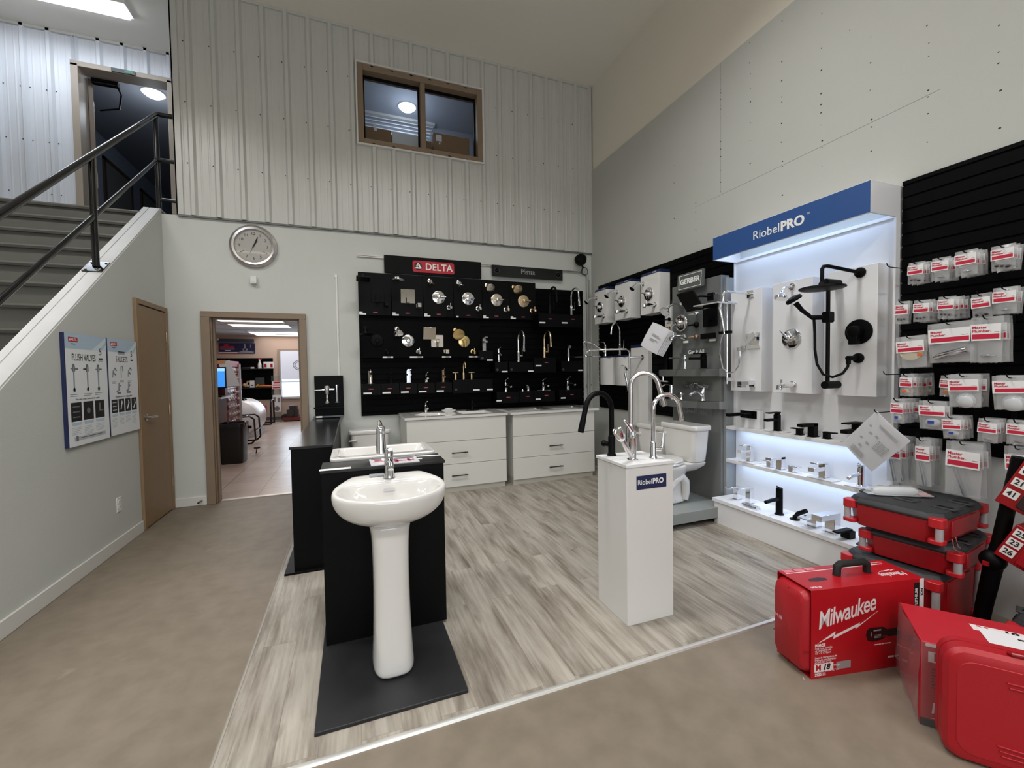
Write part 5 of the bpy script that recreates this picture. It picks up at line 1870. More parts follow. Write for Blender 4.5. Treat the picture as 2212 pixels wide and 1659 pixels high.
g.lathe([(0.024, 0), (0.022, 0.01), (0.013, 0.02), (0.013, 0.05), (0.02, 0.055), (0.015, 0.07)])
g.build('stem', chrome, t2)
g = G()
g.cyl((-0.04, 0, 0.055), (0.04, 0, 0.055), 0.007)
g.cyl((0, -0.04, 0.055), (0, 0.04, 0.055), 0.007)
g.build('cross', chrome, t2)

t = thing('display_platform', 'low grey platform carrying the toilet in front of the tall grey display panel', 'platform', (2.75, 3.16, 0))
G().box(-0.50, 0.52, -0.30, 0.31, 0.058, 0.15).build('deck', grey_platform, t, bev=0.002)
G().box(-0.44, 0.46, -0.20, 0.30, 0.006, 0.058).build('plinth', black_matte, t)
toilet('white toilet on the grey platform before the tall grey display panel', (3.045, 3.175, 0.151), RW)
t = toilet('white toilet standing behind the one on the grey platform', (3.18, 3.74, 0.006), RW)
t.scale = (1, 1, 1.09)

# ------------------------------------------------------------------ lit RiobelPRO faucet display
disp_white = mat('display_white', '#e8e8ea', 0.4)
t = thing('faucet_display', 'white backlit faucet display with a long blue lettered header', 'display stand', (3.32, 2.91, 0), RW)
G().box(0, 1.215, -0.03, 0, 0.2, 2.35).build('back_panel', disp_white, t)
g = G()
for a in ((0.008, 1.226, -0.31, -0.298, 2.338, 2.535), (0.008, 0.02, -0.298, 0, 2.338, 2.535), (1.214, 1.226, -0.298, 0, 2.338, 2.535), (0.02, 1.214, -0.298, 0, 2.523, 2.535), (0.02, 1.214, -0.045, 0, 2.338, 2.36)):
    g.box(*a)
hd = g.build('header_box', disp_white, t, bev=0.001)
G().box(0.011, 1.223, -0.3125, -0.31, 2.341, 2.532).build('blue_panel', blue_sign, hd)
g = G()
g.text('Riobel', 0.094, (0.636, -0.3133, 2.430), ext=0.0008, align='RIGHT', sx=0.95)
g.text('PRO', 0.094, (0.640, -0.3133, 2.430), ext=0.0008, align='LEFT', bold=0.0035, sx=0.98)
g.text('®', 0.022, (0.838, -0.3133, 2.462), ext=0.0006, align='LEFT')
g.build('lettering', letter_white, hd)
sl = G()
sl.box(0.03, 1.20, -0.20, -0.16, 2.508, 2.522)
sl.build('light_strip', mat('strip_glow', '#eaf2ff', 0.5, emit='#dbe8ff', estr=2.5), t)
for z in (0.866, 0.565):
    G().box(0.0, 1.215, -0.15, -0.03, z-0.028, z).build('shelf', disp_white, t, bev=0.0015)
    G().box(0.03, 1.19, -0.10, -0.085, z-0.034, z-0.028).build('light_strip', MATS['strip_glow'], t)
G().box(0.012, 1.205, -0.298, 0, 0.006, 0.20).build('base_box', disp_white, t)
G().box(0.0, 1.215, -0.312, 0, 0.20, 0.23).build('base_top', disp_white, t, bev=0.002)
G().box(0.014, 1.203, -0.292, 0, 0, 0.006).build('plinth_shadow_gap', black_matte, t)
G().box(-0.006, 0.0, -0.05, 0, 0.86, 2.34).build('edge_strip', disp_white, t)
G().box(1.215, 1.228, -0.06, 0, 0.2, 2.34).build('edge_strip', disp_white, t)

def rboard(label, ya, yb):
    t = thing('shower_display_board', label, 'shower display', (3.29, ya, 1.19), RW, 'white shower boards of the lit display')
    G().box(0, ya-yb, -0.12, 0, 0, 0.862).build('board', disp_white, t, bev=0.0015)
    return t
t = rboard('left white board of the lit display with a square chrome shower set', 2.856, 2.552)
g = G()
g.box(0.17, 0.232, -0.13, -0.12, 0.79, 0.852)
g.tube([(0.20, -0.12, 0.822), (0.18, -0.34, 0.835), (0.165, -0.375, 0.832), (0.16, -0.385, 0.81), (0.16, -0.387, 0.745)], 0.010, 10)
g.build('shower_arm', chrome, t, bev=0.001)
g = G()
g.M = TR((0.11, -0.42, 0.735), rz=0.1)
g.box(-0.12, 0.12, -0.12, 0.12, -0.010, 0.002)
g.lathe([(0.016, 0.02), (0.018, 0.0)], (0.05, 0.03, 0))
g.build('shower_head', chrome, t, bev=0.0015)
valve_trim(t, chrome, (0.225, -0.12, 0.425), 0.066, 'plate', 'square', PI*0.75)
g = G()
g.cyl((0.03, -0.20, 0.06), (0.03, -0.20, 0.80), 0.009)
for z in (0.10, 0.77):
    g.box(0.015, 0.045, -0.205, -0.12, z-0.015, z+0.015)
g.build('slide_bar', chrome, t)
G().box(-0.03, 0.075, -0.235, -0.185, 0.50, 0.525).build('slider', black_matte, t, bev=0.003)
G().tube([(0.03, -0.23, 0.50), (0.02, -0.245, 0.62), (0.005, -0.26, 0.735)], [0.010, 0.011, 0.016], 10).build('hand_shower', chrome, t)
g = G()
g.box(0.105, 0.155, -0.128, -0.12, 0.34, 0.39)
g.box(0.10, 0.135, -0.165, -0.128, 0.345, 0.375)
g.cyl((0.118, -0.15, 0.345), (0.118, -0.15, 0.30), 0.009)
g.build('hose_outlet', chrome, t, bev=0.001)
hose = [(0.118, -0.15, 0.30), (0.112, -0.155, 0.22), (0.085, -0.17, 0.165), (0.05, -0.20, 0.155), (0.015, -0.23, 0.20), (-0.005, -0.245, 0.32), (0.0, -0.245, 0.42), (0.02, -0.235, 0.50)]
G().tube(hose, 0.0055, 8).build('hose', chrome, t)
tub_spout(t, chrome, (0.22, -0.12, 0.065), 0.15, 'square')
t = rboard('middle white board of the lit display with a round chrome shower set', 2.452, 2.142)
shower_arm(t, chrome, (0.158, -0.12, 0.815), 'round', 0.046, 0.11, fl=0.028, tilt=0.25, dropz=0.08, headlen=0.05)
valve_trim(t, chrome, (0.155, -0.12, 0.42), 0.078, 'round', 'bar', PI*0.72)
tub_spout(t, chrome, (0.17, -0.12, 0.065), 0.15, 'round')
t = rboard('right white board of the lit display with a matte black rain shower column', 2.040, 1.730)
g = G()
g.lathe([(0.034, -0.12), (0.032, -0.132), (0.012, -0.136)], (0.21, 0, 0.82), 'y', 22)
g.tube([(0.21, -0.12, 0.82), (0.155, -0.36, 0.86), (0.148, -0.385, 0.857), (0.145, -0.395, 0.84), (0.145, -0.395, 0.745)], 0.0115, 12)
g.build('shower_arm', black_matte, t)
g = G()
g.lathe([(0.016, 0.02), (0.022, 0.0), (0.07, -0.008), (0.128, -0.014), (0.13, -0.022), (0.122, -0.026)], (0.145, -0.395, 0.735), n=44)
g.build('rain_head', black_matte, t)
g = G()
g.cyl((0.075, -0.225, 0.07), (0.075, -0.225, 0.79), 0.0125)
g.build('slide_bar', black_matte, t)
for z in (0.075, 0.775):
    G().cyl((0.075, -0.255, z), (0.075, -0.12, z), 0.026).build('bar_mount', black_matte, t)
g = G()
g.prism(rrect(0.05, 0.075, 0.012, 4, 0.075, 0.54), 'y', -0.25, -0.20)
g.cyl((0.075, -0.225, 0.54), (0.0, -0.28, 0.545), 0.017)
g.build('slider', black_matte, t)
g = G()
g.tube([(0.01, -0.275, 0.535), (-0.045, -0.31, 0.60), (-0.08, -0.325, 0.655)], [0.012, 0.014, 0.018], 12)
g.M = TR((-0.09, -0.335, 0.685), rx=0.45, ry=-0.35)
g.lathe([(0.001, -0.016), (0.05, -0.016), (0.055, -0.006), (0.05, 0.010), (0.02, 0.02), (0.001, 0.02)], n=28)
g.build('hand_shower', black_matte, t)
hose = [(0.012, -0.272, 0.535), (0.02, -0.275, 0.44), (0.022, -0.275, 0.32), (0.04, -0.28, 0.22), (0.08, -0.28, 0.15), (0.13, -0.26, 0.13), (0.175, -0.23, 0.155), (0.19, -0.205, 0.20), (0.19, -0.20, 0.235)]
G().tube(hose, 0.0085, 10).build('hose', black_matte, t)
g = G()
g.lathe([(0.034, -0.12), (0.032, -0.135), (0.018, -0.138)], (0.205, 0, 0.255), 'y', 22)
g.cyl((0.205, -0.12, 0.255), (0.19, -0.21, 0.255), 0.016)
g.cyl((0.19, -0.20, 0.265), (0.19, -0.20, 0.215), 0.014)
g.build('hose_outlet', black_matte, t)
g = G()
g.lathe([(0.082, -0.12), (0.082, -0.128), (0.06, -0.133)], (0.205, 0, 0.43), 'y', 40)
tr = g.build('valve_trim', black_matte, t)
g = G()
g.lathe([(0.04, -0.13), (0.038, -0.185), (0.03, -0.19)], (0.205, 0, 0.43), 'y', 28)
g.box(0.178, 0.232, -0.188, -0.15, 0.345, 0.43)
g.build('lever', black_matte, tr, bev=0.004)

GD = 'taps on the lit display shelves'
def splate(x, y, w, d, z):
    return G().box(x-d/2, x+d/2, y-w/2, y+w/2, z, z+0.009)
# upper shelf: matte black taps on white plates
zs_, zm, zb = 0.866, 0.565, 0.23
t = thing('wall_spout_sample', 'matte black wall spout on a small white block, left end of the upper lit shelf', 'faucet', (3.275, 2.80, zs_), RW)
G().box(0, 0.185, -0.05, 0, 0, 0.155).build('block', disp_white, t, bev=0.002)
G().box(0.0, 0.16, -0.058, -0.05, 0.085, 0.15).build('cover_plate', black_matte, t, bev=0.002)
G().box(0.01, 0.05, -0.24, -0.058, 0.105, 0.13).build('spout', black_matte, t, bev=0.002)
g = G()
g.box(0.09, 0.13, -0.09, -0.058, 0.10, 0.135)
g.box(0.085, 0.135, -0.16, -0.085, 0.125, 0.133)
g.build('handle', black_matte, t, bev=0.002)
lav_square('matte black single lever tap second on the upper lit shelf', (3.225, 2.455, zs_+0.009), RW, black_matte, 0.155, 0.038, 0.13, 0.66, GD, 0.11, 0.02, plate=(0.16, 0.11))
widespread('matte black three-piece tap in the middle of the upper lit shelf', (3.225, 2.17, zs_+0.001), RW, black_matte, 0.10, 0.14, 0.10, 'square', GD)
lav_square('matte black tap with a thick flat spout, right end of the upper lit shelf', (3.225, 1.872, zs_+0.009), RW, black_matte, 0.135, 0.046, 0.14, 0.66, GD, 0.13, 0.026, plate=(0.15, 0.11))
lav_square('chrome single lever tap at the left end of the middle lit shelf', (3.225, 2.705, zm+0.009), RW, chrome, 0.155, 0.040, 0.13, 0.68, GD, 0.11, 0.02, plate=(0.15, 0.11))
widespread('chrome three-piece tap on the middle lit shelf', (3.22, 2.42, zm+0.001), RW, chrome, 0.105, 0.14, 0.095, 'square', GD)
lav_square('chrome block-shaped single lever tap on the middle lit shelf', (3.225, 2.088, zm+0.009), RW, chrome, 0.12, 0.048, 0.14, 0.74, GD, 0.11, 0.03, plate=(0.18, 0.11))
lav_round('chrome round single lever tap at the right end of the middle lit shelf', (3.225, 1.846, zm+0.009), RW, chrome, 0.15, 0.021, 0.13, 0.58, GD, 0.03)
G().box(-0.075, 0.075, -0.055, 0.055, 0, 0.008).build('stand_plate', disp_white, [o for o in COL.objects if o.get('label', '').startswith('chrome round single lever tap at the right')][0], loc=(0, 0, -0.008), bev=0.002)
# base: mixed taps
t = thing('widespread_faucet', 'chrome three-piece bath tap at the left end of the lit display base', 'faucet', (3.16, 2.70, zb), RW, GD)
for x, h, l in ((-0.08, 0.105, 0.12), (0.045, 0.13, 0.15)):
    g = G()
    g.box(x-0.028, x+0.028, -0.028, 0.028, 0, 0.005)
    g.box(x-0.022, x+0.022, -0.022, 0.022, 0.005, h)
    g.box(x-0.022, x+0.022, -l, 0.022, h, h+0.012)
    g.build('valve', chrome, t, bev=0.002)
t = thing('flat_spout', 'flat chrome spout piece lying before the chrome bath tap on the display base', 'faucet', (3.07, 2.585, zb), RW, GD)
G().box(-0.05, 0.09, -0.025, 0.015, 0.012, 0.026).build('spout', chrome, t, bev=0.002)
G().box(0.06, 0.095, -0.03, 0.02, 0.0, 0.014).build('base', chrome, t, bev=0.002)
lav_round('tall matte black round tap on the lit display base', (3.13, 2.362, zb), RW, black_matte, 0.215, 0.025, 0.15, 0.58, GD, 0.03, -0.01)
t = thing('hand_spray', 'small matte black hand spray on the lit display base', 'faucet', (3.13, 2.236, zb), RW, GD)
G().lathe([(0.034, 0), (0.034, 0.006), (0.016, 0.010), (0.014, 0.03)]).build('base', black_matte, t)
G().tube([(0.0, 0, 0.02), (0.03, -0.005, 0.055), (0.09, -0.005, 0.095)], [0.013, 0.017, 0.016], 12).build('spray', black_matte, t)
t = thing('cube_handle', 'chrome cube handle left of the chrome bath spout on the display base', 'faucet', (3.12, 2.083, zb), RW, GD)
G().box(-0.045, 0.045, -0.045, 0.045, 0, 0.006).build('base', chrome, t, bev=0.001)
G().box(-0.032, 0.032, -0.032, 0.032, 0.006, 0.07).build('body', chrome, t, bev=0.002)
G().box(-0.035, 0.03, -0.13, 0.03, 0.07, 0.08).build('lever', chrome, t, bev=0.0015)
t = thing('block_spout', 'chrome block bath spout right of the cube handle on the display base', 'faucet', (3.12, 1.958, zb), RW, GD)
G().box(-0.045, 0.045, -0.045, 0.045, 0, 0.006).build('base', chrome, t, bev=0.001)
G().box(-0.033, 0.033, -0.033, 0.033, 0.006, 0.105).build('body', chrome, t, bev=0.002)
G().box(-0.033, 0.033, -0.17, 0.033, 0.105, 0.145).build('spout', chrome, t, bev=0.002)
t = thing('hook_handle', 'flat black lever handle at the right end of the display base', 'faucet', (3.12, 1.86, zb), RW, GD)
G().box(-0.03, 0.03, -0.03, 0.03, 0.0, 0.05).build('body', black_matte, t, bev=0.003)
G().box(-0.02, 0.02, -0.13, 0.02, 0.05, 0.062).build('lever', black_matte, t, bev=0.003)

# ------------------------------------------------------------------ white plinth with four kitchen faucets
t = thing('faucet_plinth', 'white plinth with a navy name plate and four kitchen faucets on top', 'plinth', (1.36, 1.892, 0.005), math.radians(-1.0))
G().box(0, 0.305, 0, 0.295, 0, 0.862).build('column', white_gloss, t, bev=0.0015)
G().box(-0.006, 0.311, -0.006, 0.302, 0.862, 0.880).build('top', disp_white, t, bev=0.002)
pl = G().box(0.063, 0.258, -0.0025, 0, 0.738, 0.812).build('name_plate', navy, t)
g = G()
g.text('Riobel', 0.040, (0.163, -0.0032, 0.776), ext=0.0004, align='RIGHT', sx=0.93)
g.text('PRO', 0.040, (0.165, -0.0032, 0.776), ext=0.0004, align='LEFT', bold=0.0014, sx=0.95)
g.build('lettering', letter_white, pl)
ZP = 0.8855
gooseneck('matte black pull-down kitchen faucet at the left back of the white plinth', (1.432, 2.135, ZP), math.radians(-80), black_matte, 0.39, 0.20, 0.015, 0.055, 0.085, 0.018, 'knob', splay=-10, base_r=0.027, col_h=0.11, col_r=0.021)
gooseneck('brushed steel pull-down kitchen faucet at the back of the white plinth', (1.560, 2.125, ZP), math.radians(65), brushed, 0.50, 0.165, 0.0145, 0.06, 0.075, 0.0165, None, splay=-10, base_r=0.023, col_h=0.17, col_r=0.022)
_t = [o for o in COL.objects if o.get('label', '').startswith('brushed steel pull-down')][0]
g = G()
g.M = TR(rz=math.radians(-65-150))
g.cyl((0, 0, 0.075), (0.045, 0, 0.075), 0.013)
g.tube([(0.042, 0, 0.075), (0.046, 0, 0.09), (0.047, 0, 0.165)], [0.011, 0.008, 0.006], 8)
g.build('handle', brushed, _t)
gooseneck('chrome bar faucet at the right front of the white plinth', (1.595, 1.965, ZP), math.radians(80), chrome, 0.375, 0.165, 0.0125, 0.05, 0.03, 0.014, None, splay=-5, base_r=0.023, col_h=0.085, col_r=0.017)
_t = [o for o in COL.objects if o.get('label', '').startswith('chrome bar faucet')][0]
g = G()
g.cyl((0, 0, 0.055), (-0.018, -0.038, 0.055), 0.012)
g.tube([(-0.018, -0.038, 0.055), (-0.02, -0.045, 0.075), (-0.02, -0.05, 0.15)], [0.012, 0.008, 0.0055], 10)
g.build('handle', chrome, _t)
t = thing('kitchen_faucet', 'chrome pull-out faucet with a slanted spout at the front of the white plinth', 'faucet', (1.468, 1.985, ZP), math.radians(-62))
G().lathe([(0.03, 0), (0.03, 0.004), (0.023, 0.008), (0.0215, 0.012), (0.0215, 0.12), (0.0235, 0.124), (0.0235, 0.130), (0.0215, 0.134), (0.021, 0.165), (0.012, 0.172)]).build('base', chrome, t)
G().tube([(0, -0.005, 0.012), (0, -0.06, 0.065), (0, -0.13, 0.137)], [0.016, 0.0155, 0.015], 16).build('spout', brushed, t)
g = G()
g.tube([(0, -0.125, 0.132), (0, -0.137, 0.144), (0, -0.172, 0.180), (0, -0.182, 0.19), (0, -0.185, 0.192)], [0.017, 0.026, 0.027, 0.024, 0.014], 20)
g.build('spray_head', chrome, t)
g = G()
g.tube([(0, 0, 0.158), (0, -0.03, 0.185), (0, -0.085, 0.225), (0, -0.095, 0.231)], [0.016, 0.010, 0.007, 0.005], 12)
g.build('lever', chrome, t)

# ------------------------------------------------------------------ bagged parts on the right slat wall
ORD = ['front', 'second', 'third', 'fourth', 'fifth', 'sixth']
card_white = mat('bag_card', '#e9e8e8', 0.45)
bagpink = mat('bag_red', '#c22440', 0.4)
beige_part = mat('part_beige', '#d6c6a0', 0.5)
dark_part = mat('part_dark', '#2b2930', 0.45)
clear_part = mat('part_clear', '#c9cdd0', 0.15, spec=0.7)
orange_tag = mat('orange_tag', '#d9652a', 0.5)
blue_tag = mat('blue_tag', '#2b3f9a', 0.5)
grey_tube = mat('part_tube', '#8c9096', 0.25, 0.6)


def make_bag(label, y, zt, w, h, x, content, group, lean=0.0, tilt=0.0, cardfrac=0.5):
    t = thing('parts_bag', label, 'bag', (x, y, zt), RW, group)
    t.rotation_euler = (0, tilt, RW)
    rgn = random.Random(int(y*1000)+int(zt*977))
    hw = w/2
    # front and back film with a belly
    g = G()
    nx, nz = 6, 9
    for s in (-1, 1):
        rows = []
        for j in range(nz+1):
            v = j/nz
            zz = -h*v
            row = []
            for i in range(nx+1):
                u = -1+2*i/nx
                b = (1-abs(u)**3)*math.sin(PI*min(1, max(0, (v-0.08)/0.92)))**0.7
                dep = s*(0.002+0.011*b) + rgn.uniform(-0.0018, 0.0018)*b
                row.append((hw*u*(1.0+0.03*math.sin(5*v)), dep, zz + 0.004*math.sin(9*u+s)*(v > 0.98)))
            rows.append(row)
        V = [[g._v(p) for p in r] for r in rows]
        for a, b in zip(V, V[1:]):
            for i in range(nx):
                g.face([a[i], a[i+1], b[i+1], b[i]])
    g.build('film', poly, t, angle=1.2)
    g = G()
    ct = h*0.16
    cb = h*(0.16+cardfrac*0.86)
    yy = -0.0145
    g.prism([(-hw*0.94, -ct), (hw*0.94, -ct), (hw*0.94, -cb), (-hw*0.94, -cb)], 'y', yy, yy+0.001)
    g.mi = 1
    bh = (cb-ct)*0.30
    g.box(-hw*0.82, hw*0.86, yy-0.0006, yy, -cb+(cb-ct)*0.10, -cb+(cb-ct)*0.10+bh)
    sz = min((cb-ct)*0.24, w*0.21)
    g.text('Master', sz, (-hw*0.84, yy-0.0006, -ct-(cb-ct)*0.20), ext=0.0003, align='LEFT', bold=sz*0.02, sx=1.0)
    g.text('Plumber.', sz, (-hw*0.84, yy-0.0006, -ct-(cb-ct)*0.42), ext=0.0003, align='LEFT', bold=sz*0.02, sx=1.0)
    g.mi = 2
    g.box(hw*0.55, hw*0.84, yy-0.0005, yy, -cb+(cb-ct)*0.48, -cb+(cb-ct)*0.52)
    g.build('header_card', [card_white, bagpink, letter_grey], t)
    g = G()
    zc = -(cb+h)/2
    if content == 'dark':
        for k in range(3):
            g.sph((-hw*0.45+hw*0.42*k, -0.002, -h*0.84+rgn.uniform(-.004, .006)), (hw*0.3, 0.008, h*0.07), 10, 6)
        m = dark_part
    elif content == 'small':
        g.sph((hw*0.1, -0.003, -h*0.86), (hw*0.45, 0.006, h*0.045), 10, 6)
        m = grey_tube
    elif content == 'disc':
        g.lathe([(hw*0.78, -0.010), (hw*0.78, 0.004)], (0, 0, -cb+hw*0.12), 'y', 30)
        m = beige_part
        g.mi = 1
        g.box(hw*0.45, hw*0.75, -0.0115, -0.010, -cb-h*0.14, -cb-h*0.05)
    elif content == 'pipe':
        g.tube([(-hw*0.75, -0.004, -h*0.88), (-hw*0.4, -0.006, -h*0.82), (hw*0.75, -0.006, -h*0.70)], [0.010, 0.019, 0.019], 14)
        m = chrome
    elif content == 'cup':
        g.lathe([(hw*0.12, -0.014), (hw*0.4, -0.012), (hw*0.62, -0.002), (hw*0.6, 0.004)], (hw*0.05, 0, -h*0.80), 'y', 26)
        m = clear_part
    elif content == 'tag':
        g.sph((-hw*0.1, 0.0, -h*0.80), (hw*0.55, 0.009, h*0.12), 12, 8)
        m = beige_part
        g.mi = 1
        g.box(-hw*0.5, hw*0.1, -0.0125, -0.0105, -h*0.83, -h*0.72)
    elif content == 'round':
        g.sph((0, -0.001, -h*0.76), (hw*0.6, 0.010, h*0.15), 16, 8)
        m = clear_part
        g.mi = 1
        g.box(-hw*0.3, hw*0.15, -0.014, -0.011, -h*0.80, -h*0.70)
    else:                        # long tube
        g.tube([(-hw*0.45, -0.003, -cb-0.01), (hw*0.15, -0.003, -h*0.97)], 0.008, 10)
        m = grey_tube
    g.build('contents', [m, orange_tag if content in ('disc', 'tag') else blue_tag], t)
    return t


BAGS = [  # hook: Y, z top, width, height, count, contents, front X, words
    (1.471, 1.984, 0.077, 0.122, 3, 'dark', 3.05, 'first hook of the top bag row'),
    (1.363, 1.983, 0.078, 0.124, 4, 'small', 3.05, 'second hook of the top bag row'),
    (1.262, 1.995, 0.089, 0.130, 4, 'small', 3.05, 'third hook of the top bag row'),
    (1.126, 1.985, 0.086, 0.124, 3, 'dark', 3.05, 'fourth hook of the top bag row'),
    (1.534, 1.770, 0.067, 0.131, 2, 'dark', 3.05, 'first hook of the second bag row'),
    (1.443, 1.763, 0.076, 0.121, 4, 'dark', 3.05, 'second hook of the second bag row'),
    (1.335, 1.766, 0.073, 0.121, 4, 'dark', 3.05, 'third hook of the second bag row'),
    (1.202, 1.758, 0.076, 0.126, 1, 'dark', 3.05, 'fourth hook of the second bag row'),
    (1.116, 1.775, 0.086, 0.131, 3, 'small', 3.05, 'fifth hook of the second bag row'),
    (1.497, 1.563, 0.140, 0.183, 3, 'disc', 3.05, 'hook with the cream disc bags'),
    (1.324, 1.624, 0.187, 0.216, 2, 'pipe', 3.05, 'hook with the big chrome pipe bag'),
    (1.178, 1.636, 0.119, 0.234, 3, 'small', 3.05, 'hook with the crumpled tall bags at the right'),
    (1.508, 1.342, 0.064, 0.130, 6, 'tag', 3.05, 'first hook of the fourth bag row'),
    (1.339, 1.332, 0.070, 0.115, 2, 'tag', 3.09, 'second hook of the fourth bag row'),
    (1.264, 1.342, 0.128, 0.175, 3, 'cup', 3.05, 'hook with the clear cup bags'),
    (1.090, 1.336, 0.134, 0.170, 3, 'cup', 3.05, 'hook with the cup bags at the photo edge'),
    (1.551, 1.192, 0.067, 0.145, 5, 'round', 3.05, 'first hook of the fifth bag row'),
    (1.391, 1.191, 0.122, 0.160, 2, 'round', 3.05, 'second hook of the fifth bag row'),
    (1.307, 1.115, 0.084, 0.124, 4, 'round', 3.05, 'third hook of the fifth bag row'),
    (1.164, 1.112, 0.076, 0.121, 3, 'small', 3.05, 'fourth hook of the fifth bag row'),
    (1.062, 1.116, 0.074, 0.121, 2, 'small', 3.05, 'fifth hook of the fifth bag row'),
    (1.572, 0.958, 0.076, 0.270, 5, 'long', 3.06, 'hook behind the plastic-sleeved sheet'),
    (1.434, 0.970, 0.070, 0.270, 4, 'long', 3.06, 'second hook of the bottom bag row'),
    (1.260, 0.976, 0.145, 0.290, 3, 'long', 3.06, 'hook with the wide bottom bags'),
    (1.067, 0.983, 0.104, 0.250, 2, 'long', 3.08, 'hook behind the red parts trays'),
]
def peg_hook(label, y, z, length):
    t = thing('peg_hook', label, 'hook', (3.299, y, z), RW, 'black hooks of the bag wall')
    g = G()
    g.tube([(0, 0, 0), (0, -length+0.01, 0), (0, -length-0.008, 0.008), (0, -length-0.016, 0.02)], 0.0028, 8)
    g.build('prong', black_matte, t)
    G().box(-0.012, 0.012, -0.004, 0.0, -0.02, 0.03).build('back_plate', black_matte, t)
    return t
for y, zt, w, h, n, content, x, words_ in BAGS:
    peg_hook('black ' + words_ if words_.startswith('hook') else 'black hook carrying bags, ' + words_, y, zt-0.012, 3.299-x+0.03)
    r = random.Random(int(y*999)+int(zt*100))
    first = None
    for k in range(n):
        lab = ('%s clear parts bag on the %s' % (ORD[k], words_)) if n > 1 else 'only clear parts bag on the ' + words_
        tl = r.uniform(-0.06, 0.06)
        if first is None:
            first = b = make_bag(lab, y, zt, w, h, x, content, 'bagged plumbing parts', tilt=tl, cardfrac=0.36 if content == 'long' else (0.42 if h > 0.15 else 0.5))
        else:
            b = dup(first, (x+0.036*k, y+r.uniform(-0.006, 0.006), zt+r.uniform(-0.003, 0.003)), None, lab)
            b.rotation_euler = (0, tl, RW+r.uniform(-0.10, 0.10))

t = thing('sleeved_sheet', 'printed sheet in a clear plastic sleeve hanging cornerwise from a black hook', 'paper', (2.98, 1.619, 1.112), RW)
g = G()
g.M = TR((0, 0, -0.012), ry=math.radians(42), rz=math.radians(-4))
def shp(g, d):
    n = 6
    R_ = []
    for i in range(n+1):
        u = i/n
        R_.append([(0.235*u-0.015, d-0.012*math.sin(PI*u), 0.012), (0.235*u-0.015, d-0.018*math.sin(PI*u), -0.13), (0.235*u-0.015, d-0.010*math.sin(PI*u), -0.285)])
    g.loft(R_, False, False, closed=False)
shp(g, 0)
g.build('sheet', paper, t, angle=1.2)
g = G()
g.M = TR((0, 0, -0.012), ry=math.radians(42), rz=math.radians(-4))
def bx_(a, b, c, d):
    u = (a+b)/2/0.235
    yy = -0.019*math.sin(PI*min(1, max(0, u)))-0.002
    g.box(a, b, yy-0.0005, yy, c, d)
r = random.Random(5)
for k in range(3):
    bx_(0.06+0.004*k, 0.19, -0.03-0.006*k, -0.027-0.006*k)
for (a, c) in ((0.02, -0.07), (0.05, -0.10), (0.09, -0.09), (0.03, -0.16), (0.08, -0.16), (0.06, -0.20)):
    bx_(a, a+0.02, c-0.012, c)
for k in range(6):
    for j in range(4):
        bx_(0.125+0.018*j, 0.138+0.018*j, -0.11-0.011*k, -0.104-0.011*k)
for k in range(5):
    bx_(0.04, 0.04+r.uniform(0.06, 0.10), -0.235-0.007*k, -0.232-0.007*k)
g.build('print', letter_grey, t)
g = G()
g.M = TR((0, -0.004, -0.012), ry=math.radians(42), rz=math.radians(-4))
shp(g, -0.002)
g.build('sleeve', poly, t, angle=1.2)
peg_hook('empty-ended black hook holding the plastic-sleeved sheet', 1.619, 1.108, 0.335)
peg_hook('bare black hook at the left of the top bag row', 1.600, 1.985, 0.27)
peg_hook('bare black hook between the disc bags and the fourth bag row', 1.610, 1.338, 0.27)


# ------------------------------------------------------------------ office and shop floor beyond the doorway
off_wall = mat('office_wall', '#c2ab9c', 0.8)
G().box(-4.7, 2.4, 14.62, 14.75, 0, 2.62).build('wall_office_back', off_wall, kind=ST)
G().box(-4.7, -4.6, 5.56, 14.75, 0, 2.62).build('wall_office_left', off_wall, kind=ST)
G().box(2.3, 2.4, 5.56, 14.75, 0, 2.62).build('wall_office_right', off_wall, kind=ST)
g = G()
g.box(-4.7, 2.4, 5.56, 14.75, 2.56, 2.62)
g.mi = 1
for x in (-3.86, -2.64, -1.42, -0.2, 1.02):
    g.box(x-0.012, x+0.012, 5.56, 14.62, 2.556, 2.56)
for k in range(8):
    y = 6.6+1.22*k
    g.box(-4.6, 2.3, y-0.012, y+0.012, 2.556, 2.56)
g.build('ceiling_office', [mat('ceiling_tile', '#b9babd', 0.9, bump=0.3, bscale=90), mat('tee_bar', '#a9aaac', 0.6)], kind=ST)
G().box(-4.6, 2.3, 14.60, 14.62, 0, 0.10).build('baseboard_office', mat('office_base', '#5b5450', 0.6), kind=ST)
tro = mat('troffer_glow', '#ffffff', 0.5, emit='#fff8f2', estr=3.2)
lt = None
for y in (7.2, 8.8, 10.4, 11.5, 13.45):
    lab = 'fluorescent ceiling light in the office, %s' % {7.2: 'nearest the doorway', 8.8: 'second from the doorway', 10.4: 'in the middle of the room', 11.5: 'topmost seen through the doorway', 13.45: 'second from the far wall'}[y]
    t = thing('ceiling_light', lab, 'lamp', (-1.98, y, 2.556), 0, 'office ceiling lights')
    g = G()
    for a in ((-0.63, 0.63, -0.33, -0.30), (-0.63, 0.63, 0.30, 0.33), (-0.63, -0.60, -0.30, 0.30), (0.60, 0.63, -0.30, 0.30)):
        g.box(a[0], a[1], a[2], a[3], -0.02, 0)
    g.build('frame', white_matte, t)
    G().box(-0.60, 0.60, -0.30, 0.30, -0.012, 0).build('diffuser', tro, t)
t = thing('ceiling_light', 'fluorescent ceiling light in the office, right before the far wall', 'lamp', (-1.95, 14.25, 2.556), 0, 'office ceiling lights')
G().box(-0.62, 0.62, -0.25, 0.25, -0.014, 0).build('diffuser', tro, t)
